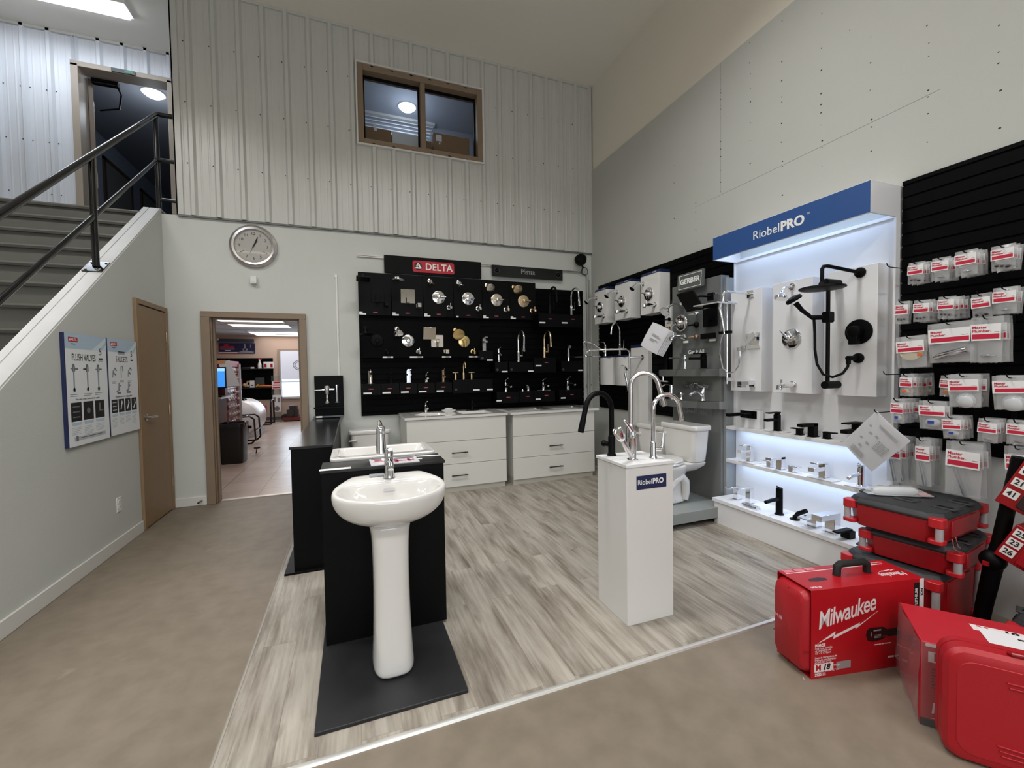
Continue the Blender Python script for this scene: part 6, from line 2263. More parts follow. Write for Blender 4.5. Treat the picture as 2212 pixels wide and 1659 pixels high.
G().box(-0.66, 0.66, -0.28, 0.28, -0.008, 0).build('frame', white_matte, t)
t = thing('ceiling_vent', 'dark slotted vent in the office ceiling', 'vent', (-1.75, 13.93, 2.556))
G().box(-0.3, 0.3, -0.12, 0.12, -0.014, 0).build('grille', mat('vent_dark', '#5a5656', 0.6), t)

# window with a half-drawn roller blind
w3 = G()
for a in ((-2.08, -2.02, 0.62, 2.16), (-0.86, -0.80, 0.62, 2.16), (-2.02, -0.86, 2.10, 2.16), (-2.02, -0.86, 0.62, 0.66)):
    w3.box(a[0], a[1], 14.57, 14.62, a[2], a[3])
w3 = w3.build('window_3', mat('office_casing', '#9a8778', 0.5), kind=ST)
G().box(-2.02, -0.86, 14.60, 14.61, 0.66, 2.10).build('pane', mat('bright_view', '#e8f2ff', 0.3, emit='#dcebff', estr=1.05), w3)
g = G()
g.box(-2.02, -0.86, 14.585, 14.598, 1.145, 1.165)
g.box(-2.02, -1.995, 14.585, 14.598, 0.66, 2.10)
g.box(-2.02, -0.86, 14.585, 14.598, 0.66, 0.70)
g.build('sash', mat('sash_white', '#cfd9e2', 0.4), w3)
bl = mat('blind_cloth', '#c6c8d2', 0.8, emit='#c9cede', estr=0.42)
t = thing('roller_blind', 'pale roller blind with a faint round logo drawn over the office window', 'blind', (-1.44, 14.575, 1.235))
G().box(-0.55, 0.58, -0.004, 0.004, 0, 0.86).build('cloth', bl, t)
g = G()
for k in range(2):
    g.tube([(0.05+(0.28-0.05*k)*math.cos(a*PI/18), -0.006, 0.43+(0.17-0.04*k)*math.sin(a*PI/18)) for a in range(37)], 0.012, 6, cap=False)
g.box(-0.05, 0.15, -0.008, -0.004, 0.36, 0.48)
g.build('logo', mat('logo_faint', '#8f93a3', 0.8), t)

# banner above the office slat wall
t = thing('wall_banner', 'dark blue banner with red lettering high on the office back wall', 'banner', (-3.14, 14.61, 2.02))
g = G()
g.box(-0.46, 0.46, -0.012, 0, 0, 0.31)
g.mi = 1
rb = random.Random(2)
for k in range(13):
    x = -0.43+0.027*k
    z1 = 0.222 if not 3 < k < 8 else 0.285
    g.box(x, x+0.023, -0.0135, -0.012, 0.155, z1-rb.uniform(0, 0.012))
g.box(-0.46, 0.0, -0.0135, -0.012, 0.0, 0.022)
g.mi = 2
g.box(-0.42, -0.06, -0.0135, -0.012, 0.125, 0.138)
for k in range(7):
    g.box(-0.31+0.021*k, -0.295+0.021*k, -0.0135, -0.012, 0.078, 0.100)
g.box(-0.46, 0.02, -0.0135, -0.012, 0.024, 0.042)
g.mi = 3
g.box(0.18, 0.22, -0.0138, -0.012, 0.10, 0.28)
g.box(0.14, 0.27, -0.0138, -0.012, 0.09, 0.15)
g.box(0.34, 0.36, -0.0138, -0.012, 0.17, 0.27)
g.prism([(0.0, 0.03), (0.10, 0.07), (0.30, 0.08), (0.44, 0.05), (0.40, 0.02), (0.02, 0.01)], 'y', -0.0138, -0.012)
g.build('print', [mat('banner_blue', '#1b1c46', 0.4), mat('banner_red', '#b02348', 0.4), letter_white, mat('banner_grey', '#8a8a96', 0.4)], t)
G().box(-0.48, 0.44, -0.02, 0, 0.325, 0.43).build('valance', mat('banner_dark', '#3d4258', 0.4), t)
g = G()
g.cyl((-0.47, -0.015, 0.41), (-0.47, -0.025, 0.41), 0.03)
g.build('eyelet', tag_white, t)

slat_panel('slat_wall', 'black grooved slat wall on the far wall of the office', (-4.4, 14.62, 0), 0, 2.18, 0.63, 1.885)
def off_shelf(label, z):
    t = thing('wall_shelf', label, 'shelf', (-2.70, 14.60, z))
    G().box(-0.55, 0.47, -0.26, 0, -0.02, 0).build('board', mat_cache('shelf_black', '#1c1a1a'), t)
    for x in (-0.35, 0.3):
        G().box(x-0.012, x+0.012, -0.22, 0, -0.06, -0.02).build('bracket', black_matte, t)
off_shelf('upper black shelf on the office slat wall', 1.57)
off_shelf('lower black shelf on the office slat wall', 1.01)

def simple(name, label, cat, loc, parts, group=None):
    t = thing(name, label, cat, loc, 0, group)
    for nm, m, fn in parts:
        g = G()
        fn(g)
        g.build(nm, m, t)
    return t
simple('spray_bottle', 'white trigger bottle with a red nozzle on the upper office shelf', 'bottle', (-2.55, 14.47, 1.57), [
    ('body', white_gloss, lambda g: g.lathe([(0.05, 0), (0.052, 0.02), (0.05, 0.13), (0.03, 0.18), (0.022, 0.22), (0.03, 0.24), (0.02, 0.27)])),
    ('nozzle', red_tool, lambda g: g.box(-0.03, 0.06, -0.02, 0.02, 0.26, 0.30))])
simple('product_box', 'small white and red boxed pair at the end of the upper office shelf', 'box', (-2.31, 14.47, 1.57), [
    ('carton', card_white, lambda g: g.box(-0.13, 0.13, -0.06, 0.06, 0, 0.20)),
    ('picture', red_tool, lambda g: (g.box(-0.11, -0.05, -0.062, -0.06, 0.03, 0.14), g.box(0.05, 0.11, -0.062, -0.06, 0.03, 0.14)))])
simple('pipe_fitting', 'dark pump fitting with white parts lying on the upper office shelf', 'fitting', (-2.83, 14.47, 1.57), [
    ('body', mat('fit_dark', '#3a2d30', 0.5), lambda g: (g.tube([(-0.16, 0, 0.02), (0.05, 0, 0.03), (0.13, 0, 0.05)], [0.02, 0.02, 0.015], 10))),
    ('end_cap', white_gloss, lambda g: g.box(0.05, 0.14, -0.02, 0.02, 0.0, 0.045))])
simple('pump_part', 'small dark red pump part at the left of the upper office shelf', 'pump part', (-3.10, 14.47, 1.57), [
    ('body', mat('dark_red', '#5d1a20', 0.5), lambda g: g.lathe([(0.05, 0), (0.06, 0.05), (0.04, 0.12), (0.02, 0.20)]))])
simple('valve_set', 'cream and red brass-fitting set on the lower office shelf', 'fitting', (-2.96, 14.47, 1.01), [
    ('body', mat('cream_brass', '#c9b48c', 0.4), lambda g: (g.sph((0, 0, 0.08), 0.05, 10, 8), g.sph((0.08, 0, 0.05), 0.045, 10, 8), g.cyl((0.02, 0, 0.02), (0.10, 0, 0.20), 0.025))),
    ('box', mat('dark_red2', '#7b2230', 0.5), lambda g: g.box(-0.20, -0.05, -0.06, 0.05, 0, 0.26))])
simple('info_card', 'upright white card on the lower office shelf', 'card', (-2.76, 14.47, 1.01), [
    ('card', card_white, lambda g: g.box(-0.06, 0.06, -0.012, 0.012, 0, 0.21)),
    ('picture', letter_black, lambda g: g.box(-0.035, 0.035, -0.014, -0.012, 0.05, 0.085))])
simple('catalog_stand', 'dark grey sloped box on the lower office shelf', 'box', (-2.56, 14.50, 1.01), [
    ('box', mat('slate_grey', '#35383a', 0.5), lambda g: g.prism([(-0.12, 0), (0.12, 0), (0.11, 0.29), (-0.11, 0.29)], 'y', -0.05, 0.05))])
simple('yellow_valve', 'tiny yellow valve on the lower office shelf', 'valve', (-2.62, 14.40, 1.01), [
    ('handle', mat('yellow_plastic', '#d7b52a', 0.4), lambda g: g.tube([(-0.03, 0, 0.03), (0.02, 0, 0.06), (0.03, 0, 0.10)], 0.016, 8))])
simple('orange_torpedo', 'orange slim float lying on the lower office shelf', 'float', (-2.40, 14.42, 1.01), [
    ('body', mat('orange_plastic', '#d8702c', 0.4), lambda g: g.tube([(-0.20, 0, 0.035), (-0.10, 0, 0.04), (0.05, 0, 0.04), (0.17, 0, 0.035)], [0.01, 0.035, 0.032, 0.02], 12))])

# acrylic literature stand before the window
t = thing('literature_stand', 'tall clear stand with red and white leaflets before the office window', 'display stand', (-2.08, 14.15, 0.002))
G().box(-0.125, 0.125, -0.01, 0.01, 0.02, 1.35).build('back', acrylic, t)
G().box(-0.125, 0.125, -0.15, 0.12, 0, 0.02).build('foot', acrylic, t)
g = G()
g.box(-0.105, 0.105, -0.02, -0.012, 0.28, 0.78)
g.box(-0.105, 0.105, -0.03, -0.02, 0.95, 1.18)
g.mi = 1
g.box(-0.09, 0.10, -0.033, -0.03, 0.98, 1.02)
g.box(-0.09, 0.10, -0.033, -0.03, 1.06, 1.09)
g.box(-0.07, 0.10, -0.033, -0.03, 1.12, 1.17)
g.mi = 2
g.lathe([(0.07, -0.024), (0.07, -0.02)], (0, 0, 0.38), 'y', 14)
g.box(-0.09, -0.03, -0.023, -0.02, 0.58, 0.72)
g.box(0.02, 0.09, -0.023, -0.02, 0.56, 0.70)
g.build('leaflets', [card_white, red_band, mat('leaf_grey', '#74747a', 0.5)], t)

# machines on the floor
simple('engine_pump', 'small black engine on wheels by the far office wall', 'engine', (-1.68, 14.1, 0.002), [
    ('engine', mat('engine_dark', '#2b2422', 0.5), lambda g: (g.box(-0.13, 0.16, -0.15, 0.15, 0.12, 0.34), g.box(-0.06, 0.14, -0.12, 0.12, 0.34, 0.45), g.cyl((-0.02, -0.16, 0.24), (-0.02, -0.22, 0.24), 0.09))),
    ('tank', mat('silver_cap', '#a7a4a4', 0.3, 0.5), lambda g: g.box(-0.07, 0.06, -0.10, 0.02, 0.42, 0.47)),
    ('wheel', rubber, lambda g: g.lathe([(0.10, -0.03), (0.115, 0), (0.10, 0.03)], (-0.17, -0.10, 0.115), 'y', 20)),
    ('deck', mat('deck_red', '#6b1c1c', 0.5), lambda g: g.box(-0.24, 0.3, -0.2, 0.2, 0.03, 0.12))])
t = thing('pump_set', 'red and white engine pump in a black tube frame by the office wall', 'pump', (-2.55, 13.4, 0.002))
G().box(-0.38, 0.02, -0.2, 0.2, 0.42, 0.58).build('fuel_tank', white_gloss, t, bev=0.03)
g = G()
g.box(0.02, 0.30, -0.18, 0.18, 0.22, 0.56)
g.cyl((0.15, -0.25, 0.30), (0.15, 0.1, 0.30), 0.14)
g.build('engine', mat('pump_red', '#8e1d24', 0.45), t, bev=0.01)
for x in (-0.44, 0.46):
    g = G()
    g.tube([(x, -0.25, 0.02), (x, -0.25, 0.55), (x, -0.20, 0.68), (x, 0.20, 0.68), (x, 0.25, 0.55), (x, 0.25, 0.02)], 0.022, 10)
    g.build('roll_bar', black_gloss, t)
for y in (-0.25, 0.25):
    G().tube([(-0.44, y, 0.03), (0.46, y, 0.03)], 0.022, 10).build('base_bar', black_gloss, t)
t = thing('water_tank', 'round white plastic water tank lying in the office behind the waste bin', 'tank', (-2.35, 11.3, 0.0))
G().lathe([(0.001, -0.55), (0.25, -0.54), (0.37, -0.46), (0.40, -0.35), (0.41, 0.35), (0.37, 0.46), (0.001, 0.55)], (0, 0, 0.43), 'y', 40).build('shell', mat('tank_white', '#e3e3e6', 0.3), t)
g = G()
g.lathe([(0.11, 0.80), (0.12, 0.83), (0.10, 0.87), (0.001, 0.88)], (0.0, -0.2, 0))
g.box(-0.12, 0.10, -0.36, -0.25, 0.80, 0.86)
g.build('cap', black_matte, t)
G().box(-0.36, 0.36, -0.42, 0.42, 0.0, 0.14).build('skid', mat('tank_skid', '#c9c9cc', 0.5), t)
t = thing('generator', 'black tube-framed generator standing before the white tank', 'generator', (-1.98, 9.75, 0.002))
for y in (-0.22, 0.25):
    g = G()
    g.tube([(-0.35, y, 0.06), (-0.35, y, 0.50), (-0.28, y, 0.56), (0.10, y, 0.58), (0.17, y, 0.52), (0.19, y, 0.12), (0.12, y, 0.05), (-0.28, y, 0.03), (-0.35, y, 0.06)], 0.017, 10)
    g.build('frame_loop', black_gloss, t)
for x, z in ((0.19, 0.3), (-0.34, 0.3), (0.0, 0.57)):
    G().tube([(x, -0.22, z), (x, 0.25, z)], 0.015, 8).build('cross_bar', black_gloss, t)
G().box(-0.30, 0.0, -0.18, 0.20, 0.08, 0.42).build('engine', mat('gen_dark', '#1d1d1f', 0.4), t, bev=0.02)
G().cyl((0.0, -0.1, 0.36), (0.10, -0.1, 0.36), 0.03).build('filler', black_matte, t)

# waste bin, counter, monitor, rack
t = thing('waste_bin', 'black plastic waste bin with a bag at the end of the office counter', 'bin', (-1.79, 7.90, 0.002))
def bring(k, z):
    return [(x, y, z) for x, y in rrect(0.34*k, 0.42*k, 0.06*k, 5)]
g = G()
g.loft([bring(0.86, 0), bring(0.88, 0.01), bring(1.0, 0.60), bring(1.05, 0.60), bring(1.05, 0.625), bring(0.97, 0.625), bring(0.84, 0.04)])
g.build('body', mat('bin_black', '#121214', 0.4), t)
g = G()
g.loft([bring(1.055, 0.575), bring(1.065, 0.60), bring(1.06, 0.632), bring(0.96, 0.632), bring(0.92, 0.5)], False, False)
g.sph((0.17, -0.05, 0.60), (0.02, 0.06, 0.05), 10, 6)
g.build('bag', mat('bin_bag', '#1a1a1c', 0.25), t)

t = thing('office_counter', 'brown service counter at the left of the office doorway view', 'counter', (-1.985, 7.72, 0.002))
G().box(-0.9, 0.0, 0.0, 0.68, 0.08, 1.02).build('body', card_brown, t)
G().box(-0.88, -0.03, 0.02, 0.68, 0, 0.08).build('toe_kick', mat('kick_black', '#141212', 0.6), t)
G().box(-0.92, 0.09, -0.03, 0.69, 1.02, 1.05).build('top', mat('counter_top', '#8c7f78', 0.3), t, bev=0.003)

t = thing('monitor', 'computer monitor with a bright blue screen on the office counter', 'monitor', (-2.03, 7.83, 1.052))
G().box(-0.28, 0.19, -0.03, 0.01, 0.14, 0.47).build('case', black_matte, t, bev=0.004)
g = G()
g.box(-0.265, 0.175, -0.0315, -0.03, 0.158, 0.452)
g.mi = 1
g.box(-0.265, 0.175, -0.032, -0.0315, 0.405, 0.452)
g.mi = 2
g.box(0.02, 0.05, -0.0325, -0.0315, 0.33, 0.345)
g.build('screen', [mat('screen_blue', '#3f8fe0', 0.3, emit='#3a8eea', estr=0.9), mat('screen_pale', '#8fc4f5', 0.3, emit='#9ccfff', estr=0.9), mat('screen_navy', '#223c86', 0.3, emit='#22408a', estr=0.6)], t)
G().box(-0.05, 0.05, -0.005, 0.03, 0.02, 0.16).build('neck', black_matte, t)
G().box(-0.14, 0.14, -0.10, 0.10, 0, 0.02).build('foot', black_matte, t)
simple('desk_box', 'dark red box on the office counter under the monitor', 'box', (-2.04, 8.02, 1.052), [
    ('box', mat('maroon', '#5a151b', 0.5), lambda g: g.box(-0.06, 0.14, -0.05, 0.10, 0, 0.14)), ('lid', mat('maroon_dark', '#3f0e13', 0.5), lambda g: g.box(-0.065, 0.145, -0.055, 0.105, 0.14, 0.155))])
t = thing('note_sheets', 'white paper sheets hanging beside the monitor', 'paper', (-1.93, 8.425, 1.25))
g = G()
g.prism([(-0.16, 0.36), (0.0, 0.40), (0.14, -0.04), (-0.06, -0.05)], 'y', 0, 0.002)
g.build('sheet', paper, t)
g = G()
g.prism([(-0.28, 0.38), (-0.06, 0.40), (-0.06, 0.34), (-0.28, 0.33)], 'y', -0.004, -0.002)
g.build('header', mat('sheet_orange', '#d99a62', 0.5), t)

t = thing('parts_rack', 'tall red rack of blister packs standing behind the office counter', 'rack', (-1.99, 8.44, 0.002))
G().box(-0.45, 0.0, 0.0, 0.80, 0.0, 1.62).build('cabinet', mat('rack_red', '#7d1320', 0.45), t)
G().box(-0.02, 0.045, 0.80, 0.815, 0.0, 1.60).build('side_rail', mat('rack_side', '#b9b2b4', 0.3), t)
G().box(0.0, 0.02, 0.0, 0.80, 1.54, 1.64).build('header', mat('rack_header', '#a81c2b', 0.45), t)
rk = random.Random(8)
pk = [mat('pack_a', '#b9aeb0', 0.3), mat('pack_b', '#8a3440', 0.35), mat('pack_c', '#a07f70', 0.4), mat('pack_d', '#c4bcbd', 0.3)]
for r_ in range(8):
    for c in range(5):
        z = 1.465-0.125*r_
        p = thing('blister_pack', 'blister pack, row %d from the top and %d from the right on the red rack' % (r_+1, c+1), 'pack', (-1.989, 9.165-0.155*c, z), PI/2, 'blister packs on the red rack')
        G().box(-0.062, 0.062, -0.005, 0.0, -0.05, 0.05).build('card', pk[(r_//3+c*(r_ % 2)) % 4], p)
        G().sph((0.0, -0.01, -0.010), (0.042, 0.022, 0.026), 8, 6).build('blister', rk.choice(pk), p)
simple('floor_stand', 'small black stand with a wire on the office floor by the waste bin', 'stand', (-1.62, 8.6, 0.002), [
    ('stand', black_matte, lambda g: (g.cyl((0.02, 0, 0.09), (0.02, 0, 0.11), 0.05), g.cyl((0.0, 0, 0.0), (0.02, 0, 0.09), 0.008))),
    ('lead', white_gloss, lambda g: g.tube([(0.02, 0, 0.08), (-0.06, -0.05, 0.02), (-0.12, -0.1, 0.004)], 0.005, 6))])


# ------------------------------------------------------------------ red tool boxes at the lower right
def bolt_shape(s):
    return [(-1.0*s, -0.42*s), (-0.15*s, 0.10*s), (-0.22*s, 0.0*s), (0.38*s, 0.22*s), (0.30*s, 0.13*s), (1.0*s, 0.46*s), (0.28*s, 0.02*s), (0.33*s, 0.10*s), (-0.32*s, -0.14*s), (-0.22*s, -0.05*s)]


def script_logo(g, size, at, rot, ext=0.0004, slope=0.33, sx=0.62, bold=0.0):
    """slanted rising brand lettering over a lightning bolt, in a plane of its own"""
    M0 = g.M.copy()
    g.M = M0 @ TR(at, rot[0], rot[1], rot[2])
    S = Matrix.Identity(4)
    S[1][0] = slope
    g.M = g.M @ S
    g.text('Milwaukee', size, (0, 0, 0), rot=(0, 0, 0), ext=ext, bold=size*0.010+bold, shear=0.12, sx=sx, spacing=0.92)
    q = [(x*size*1.35+size*0.05, y*size*0.75-size*0.72) for x, y in ((-1.05, -0.20), (-0.45, 0.12), (-0.47, -0.08), (0.40, 0.12), (0.36, 0.0), (1.05, 0.42), (0.25, -0.14), (0.28, -0.03), (-0.52, -0.24), (-0.50, -0.06))]
    g.prism(q, 'z', -ext, ext)
    g.M = M0


RB = math.radians(-11.4)
t = thing('tool_case', 'red plastic tool case in a red printed cardboard sleeve beside the plank floor edge', 'tool case', (1.882, 1.266, 0), RB)
L_, D_, H_ = 0.60, 0.195, 0.402
g = G()
th = 0.003
g.box(0, L_, 0, th, 0, H_)
g.box(0, L_, D_-th, D_, 0, H_)
g.box(0, L_, th, D_-th, H_-th, H_)
g.box(0, L_, th, D_-th, 0, th)
sv = g.build('cardboard_sleeve', red_box, t)
g = G()
pr_ = rrect(D_-0.012, H_-0.016, 0.035, 4, D_/2, H_/2)
ring = lambda x, k: [(x, D_/2+(a-D_/2)*k, H_/2+(b-H_/2)*k) for a, b in pr_]
g.loft([ring(-0.035, 0.80), ring(-0.022, 0.92), ring(0.01, 0.985), ring(L_-0.01, 0.985), ring(L_-0.004, 0.9)])
cs = g.build('case', red_case, t, bev=0.004)
g = G()
g.box(-0.03, 0.0, D_/2-0.002, D_/2+0.002, 0.02, H_-0.03)
g.box(-0.026, 0.0, 0.006, D_-0.006, 0.118, 0.122)
g.build('seam', mat('seam_red', '#7c0d14', 0.5), cs)
g = G()
g.text('M18', 0.024, (-0.037, D_*0.74, 0.21), rot=(PI/2, 0, -PI/2), ext=0.0004)
g.prism([(-0.0001, 0), (0.006, 0.012), (0.003, 0.016), (-0.003, 0.004)], 'x', -0.0375, -0.036)
g.build('case_mark', mat('mark_pink', '#e0aab0', 0.5), cs)
g = G()
g.tube([(0.235, D_*0.52, H_-0.004), (0.238, D_*0.52, H_+0.040), (0.255, D_*0.52, H_+0.052), (0.385, D_*0.52, H_+0.052), (0.402, D_*0.52, H_+0.040), (0.405, D_*0.52, H_-0.004)], [0.017, 0.017, 0.0165, 0.0165, 0.017, 0.017], 12)
g.build('handle', rubber, cs)
# print on the sleeve
g = G()
g.mi = 0
script_logo(g, 0.112, (0.185, -0.001, 0.288), (PI/2, 0, 0), slope=0.20, sx=0.68)
g.text('FORCE', 0.017, (0.018, -0.001, 0.150), ext=0.0003, align='LEFT', bold=0.0009)
rr_ = random.Random(9)
for i, txt in enumerate(('M18 Press Tool Kit', 'w/ ONE-KEY with', '1/2" - 2" CTS jaws', '', 'Juego de Herramienta de', 'Prensado con mordazas', 'a ONE-KEY (CTS)', '', 'Ensemble outil de sertissage', 'avec ONE-KEY', 'machoires CTS de 12,7 mm')):
    if txt:
        g.text(txt, 0.0125, (0.018, -0.001, 0.136-0.0105*i), ext=0.0003, align='LEFT', sx=0.9)
g.text('2922-22', 0.017, (0.018, -0.001, 0.017), ext=0.0003, align='LEFT', bold=0.0006)
g.box(0.016, 0.114, -0.0008, 0, 0.030, 0.066)
for a_, b_ in ((0.33, 0.352), (0.354, 0.366), (0.369, 0.383), (0.387, 0.42)):
    g.box(a_, b_, -0.0008, 0, 0.116, 0.120)
for a_, b_ in ((0.405, 0.437), (0.444, 0.466), (0.47, 0.49)):
    g.box(a_, b_, -0.0008, 0, 0.048, 0.056)
g.text('LITHIUM', 0.020, (0.557, -0.0012, 0.32), rot=(PI/2, -PI/2, 0), ext=0.0003, bold=0.0005)
g.box(0.575, 0.598, -0.0012, 0, 0.0, H_)
g.mi = 1
g.text('M', 0.036, (0.036, -0.0012, 0.048), ext=0.0003, bold=0.0012)
g.mi = 2
g.text('18', 0.036, (0.076, -0.0012, 0.048), ext=0.0003, bold=0.0016, shear=0.25)
g.box(0.545, 0.574, -0.0008, 0, 0.24, 0.385)
g.text('ION', 0.018, (0.587, -0.0016, 0.34), rot=(PI/2, -PI/2, 0), ext=0.0003, bold=0.0006)
g.mi = 3
g.box(0.130, 0.205, -0.0008, 0, 0.030, 0.064)
g.mi = 4                     # picture of the press tool
pts = [(0.285, 0.165), (0.29, 0.19), (0.305, 0.20), (0.38, 0.197), (0.395, 0.185), (0.44, 0.183), (0.462, 0.188), (0.47, 0.170), (0.46, 0.150), (0.43, 0.148), (0.40, 0.150), (0.37, 0.138), (0.32, 0.134), (0.295, 0.142)]
g.prism(pts, 'y', -0.0010, 0)
g.mi = 3
g.box(0.325, 0.365, -0.0014, 0, 0.182, 0.188)
g.box(0.31, 0.314, -0.0014, 0, 0.16, 0.178)
for k in range(3):
    g.box(0.33, 0.365, -0.0014, 0, 0.150+0.006*k, 0.152+0.006*k)
g.mi = 5
g.box(0.375, 0.40, -0.0013, 0, 0.150, 0.155)
g.mi = 0
# top print
g.M = TR((0, 0, H_))
script_logo(g, 0.045, (0.50, 0.060, 0.001), (0, 0, PI), slope=0.0, sx=0.75)
g.box(0.015, 0.56, D_*0.80, D_*0.825, 0, 0.0006)
g.text('2922-22', 0.016, (0.045, 0.022, 0.0006), rot=(0, 0, 0), ext=0.0002, bold=0.0005)
g.text('M18 FORCE LOGIC press tool kit', 0.016, (0.46, D_*0.9, 0.0006), rot=(0, 0, 0), ext=0.0002)
g.mi = 6
for k in range(3):
    for j in range(2):
        g.box(0.02+0.06*k, 0.07+0.06*k, D_*(0.86+0.065*j), D_*(0.915+0.065*j), 0, 0.0006)
g.mi = 4
g.prism([(0.06, 0.075), (0.075, 0.095), (0.13, 0.10), (0.16, 0.088), (0.155, 0.072), (0.10, 0.066)], 'z', 0, 0.0006)
g.M = Matrix.Identity(4)
g.build('sleeve_print', [mat('print_white', '#e4d6d6', 0.45), mat('print_red', '#b01820', 0.4), mat('print_black', '#151313', 0.4), mat('print_grey', '#9a8f8f', 0.4), mat('print_tool', '#260a0c', 0.4), mat('print_toolred', '#8a1016', 0.4), mat('print_pink', '#d97f8a', 0.4)], sv, angle=0.2)

# carton in stretch wrap
RC = math.radians(-51.5)
t = thing('tool_carton', 'red printed carton in clear stretch wrap behind the big red case', 'box', (2.034, 0.950, 0), RC)
LC, DC, HC = 0.62, 0.315, 0.330
ct = G().box(0, LC, 0, DC, 0, HC).build('carton', mat('carton_red', '#b5202d', 0.4, var=0.05, scale=6), t, bev=0.003)
g = G()
g.box(0.012, LC-0.01, -0.0008, 0, HC-0.016, HC-0.004)
g.box(0.02, 0.135, -0.0008, 0, HC-0.075, HC-0.035)
g.text('Milwaukee', 0.06, (0.12, -0.001, 0.075), ext=0.0003, bold=0.001, sx=0.7, shear=0.15)
g.prism([(0.03, 0.035), (0.10, 0.05), (0.10, 0.042), (0.22, 0.055), (0.10, 0.036), (0.10, 0.044)], 'y', -0.001, 0)
g.M = TR((0, 0, HC))
g.box(0.20, 0.355, 0.195, 0.24, 0, 0.0006)
g.text('FUEL', 0.13, (0.50, 0.19, 0.0006), rot=(0, 0, 0), ext=0.0003, bold=0.003, shear=0.2)
g.text('LITHIUM', 0.04, (0.48, 0.275, 0.0006), rot=(0, 0, 0), ext=0.0003, bold=0.001)
g.M = Matrix.Identity(4)
g.mi = 1
g.text('M18', 0.045, (0.075, -0.0012, HC-0.055), ext=0.0003, bold=0.0015)
g.M = TR((0, 0, HC))
g.text('M', 0.045, (0.235, 0.217, 0.001), rot=(0, 0, 0), ext=0.0003, bold=0.0015)
g.mi = 2
g.text('18', 0.045, (0.31, 0.217, 0.001), rot=(0, 0, 0), ext=0.0003, bold=0.0018, shear=0.2)
g.box(0.42, 0.62, 0.02, 0.13, 0, 0.0006)
g.M = Matrix.Identity(4)
g.box(0.0, LC, -0.0006, 0, 0.0, 0.03)
for k in range(7):
    g.box(0.03, 0.03+0.10*rr_.uniform(0.6, 1), -0.0006, 0, 0.155+0.012*k, 0.158+0.012*k)
g.build('print', [MATS['print_white'], MATS['print_red'], MATS['print_black']], ct, angle=0.2)
# wrap: a loose skin over the carton
g = G()
rw = random.Random(4)
def film_side(a, b, n, m, fn):
    V = [[g._v(fn(a+(b-a)*i/n, j/m)) for j in range(m+1)] for i in range(n+1)]
    for i in range(n):
        for j in range(m):
            g.face([V[i][j], V[i+1][j], V[i+1][j+1], V[i][j+1]])
film_side(0, DC, 10, 10, lambda y, v: (-0.004-0.006*rw.random()*math.sin(PI*v)-0.004*math.sin(y*40+6*v), y, HC*v))
film_side(0, 0.30, 8, 8, lambda x, v: (x, -0.003-0.004*rw.random()*math.sin(PI*v), HC*v))
g.build('stretch_wrap', glassy('stretch_film', '#f4f4f6', 0.03, 0.10, 0.10), t, angle=0.5)
t2 = thing('shipping_label', 'white shipping sheet lying on top of the wrapped red carton', 'paper', (2.165, 0.905, HC+0.001), RC)
g = G()
g.prism([(0.10, 0.03), (0.265, 0.01), (0.26, 0.135), (0.10, 0.15)], 'z', 0, 0.001)
g.mi = 1
for k in range(4):
    g.box(0.205, 0.245, 0.03+0.014*k, 0.034+0.014*k, 0.001, 0.0013)
g.box(0.20, 0.225, 0.10, 0.112, 0.001, 0.0013)
g.build('sheet', [paper, letter_black], t2)

# big moulded case in the foreground
t = thing('tool_case', 'big red moulded tool case standing nearest the camera at the lower right', 'tool case', (1.938, 0.838, 0.0), RC)
LL, TT, HH = 0.56, 0.115, 0.405
def profile(ins, y):
    p = []
    for (cx_, cz_, r_, a0) in ((LL-0.05, HH-0.05, 0.05, 0), (0.062, HH-0.062, 0.062, 90), (0.055, 0.055, 0.055, 180), (LL-0.05, 0.05, 0.05, 270)):
        for i in range(7):
            a = math.radians(a0+15*i)
            p.append((cx_+(r_-ins)*math.cos(a) if r_ > ins else cx_, y, cz_+(r_-ins)*math.sin(a)))
    return p
g = G()
g.loft([profile(0.030, 0.0), profile(0.012, 0.006), profile(0.0, 0.022), profile(0.0, TT*0.55-0.003), profile(0.004, TT*0.55-0.002), profile(0.004, TT*0.55+0.002), profile(0.0, TT*0.55+0.003), profile(0.0, TT-0.022), profile(0.012, TT-0.006), profile(0.030, TT)])
cs = g.build('shell', red_case, t, angle=0.6)
for z, x0, x1 in ((0.325, 0.15, 0.27), (0.309, 0.155, 0.27), (0.10, 0.13, 0.25), (0.084, 0.135, 0.25), (0.068, 0.14, 0.25), (0.10, 0.30, 0.40), (0.084, 0.30, 0.40), (0.325, 0.33, 0.45), (0.309, 0.33, 0.45)):
    G().box(x0, x1, -0.006, 0.004, z-0.003, z+0.003).build('rib', red_case, cs, bev=0.002)
g = G()
g.prism(rrect(0.50, 0.33, 0.05, 5, LL/2, HH/2), 'y', -0.002, 0.004)
g.build('face_panel', red_case, cs, bev=0.002)
g = G()
g.tube([(0.165, TT*0.30, HH-0.004), (0.165, TT*0.28, HH+0.008), (0.17, TT*0.2, HH+0.010), (0.225, TT*0.2, HH+0.010), (0.23, TT*0.28, HH+0.008), (0.23, TT*0.30, HH-0.004)], 0.006, 8)
g.build('latch', mat('latch_red', '#8e1018', 0.3), cs)
g = G()
g.box(0.06, LL-0.06, 0.02, TT-0.02, 0.0, 0.003)
g.build('foot', rubber, cs)

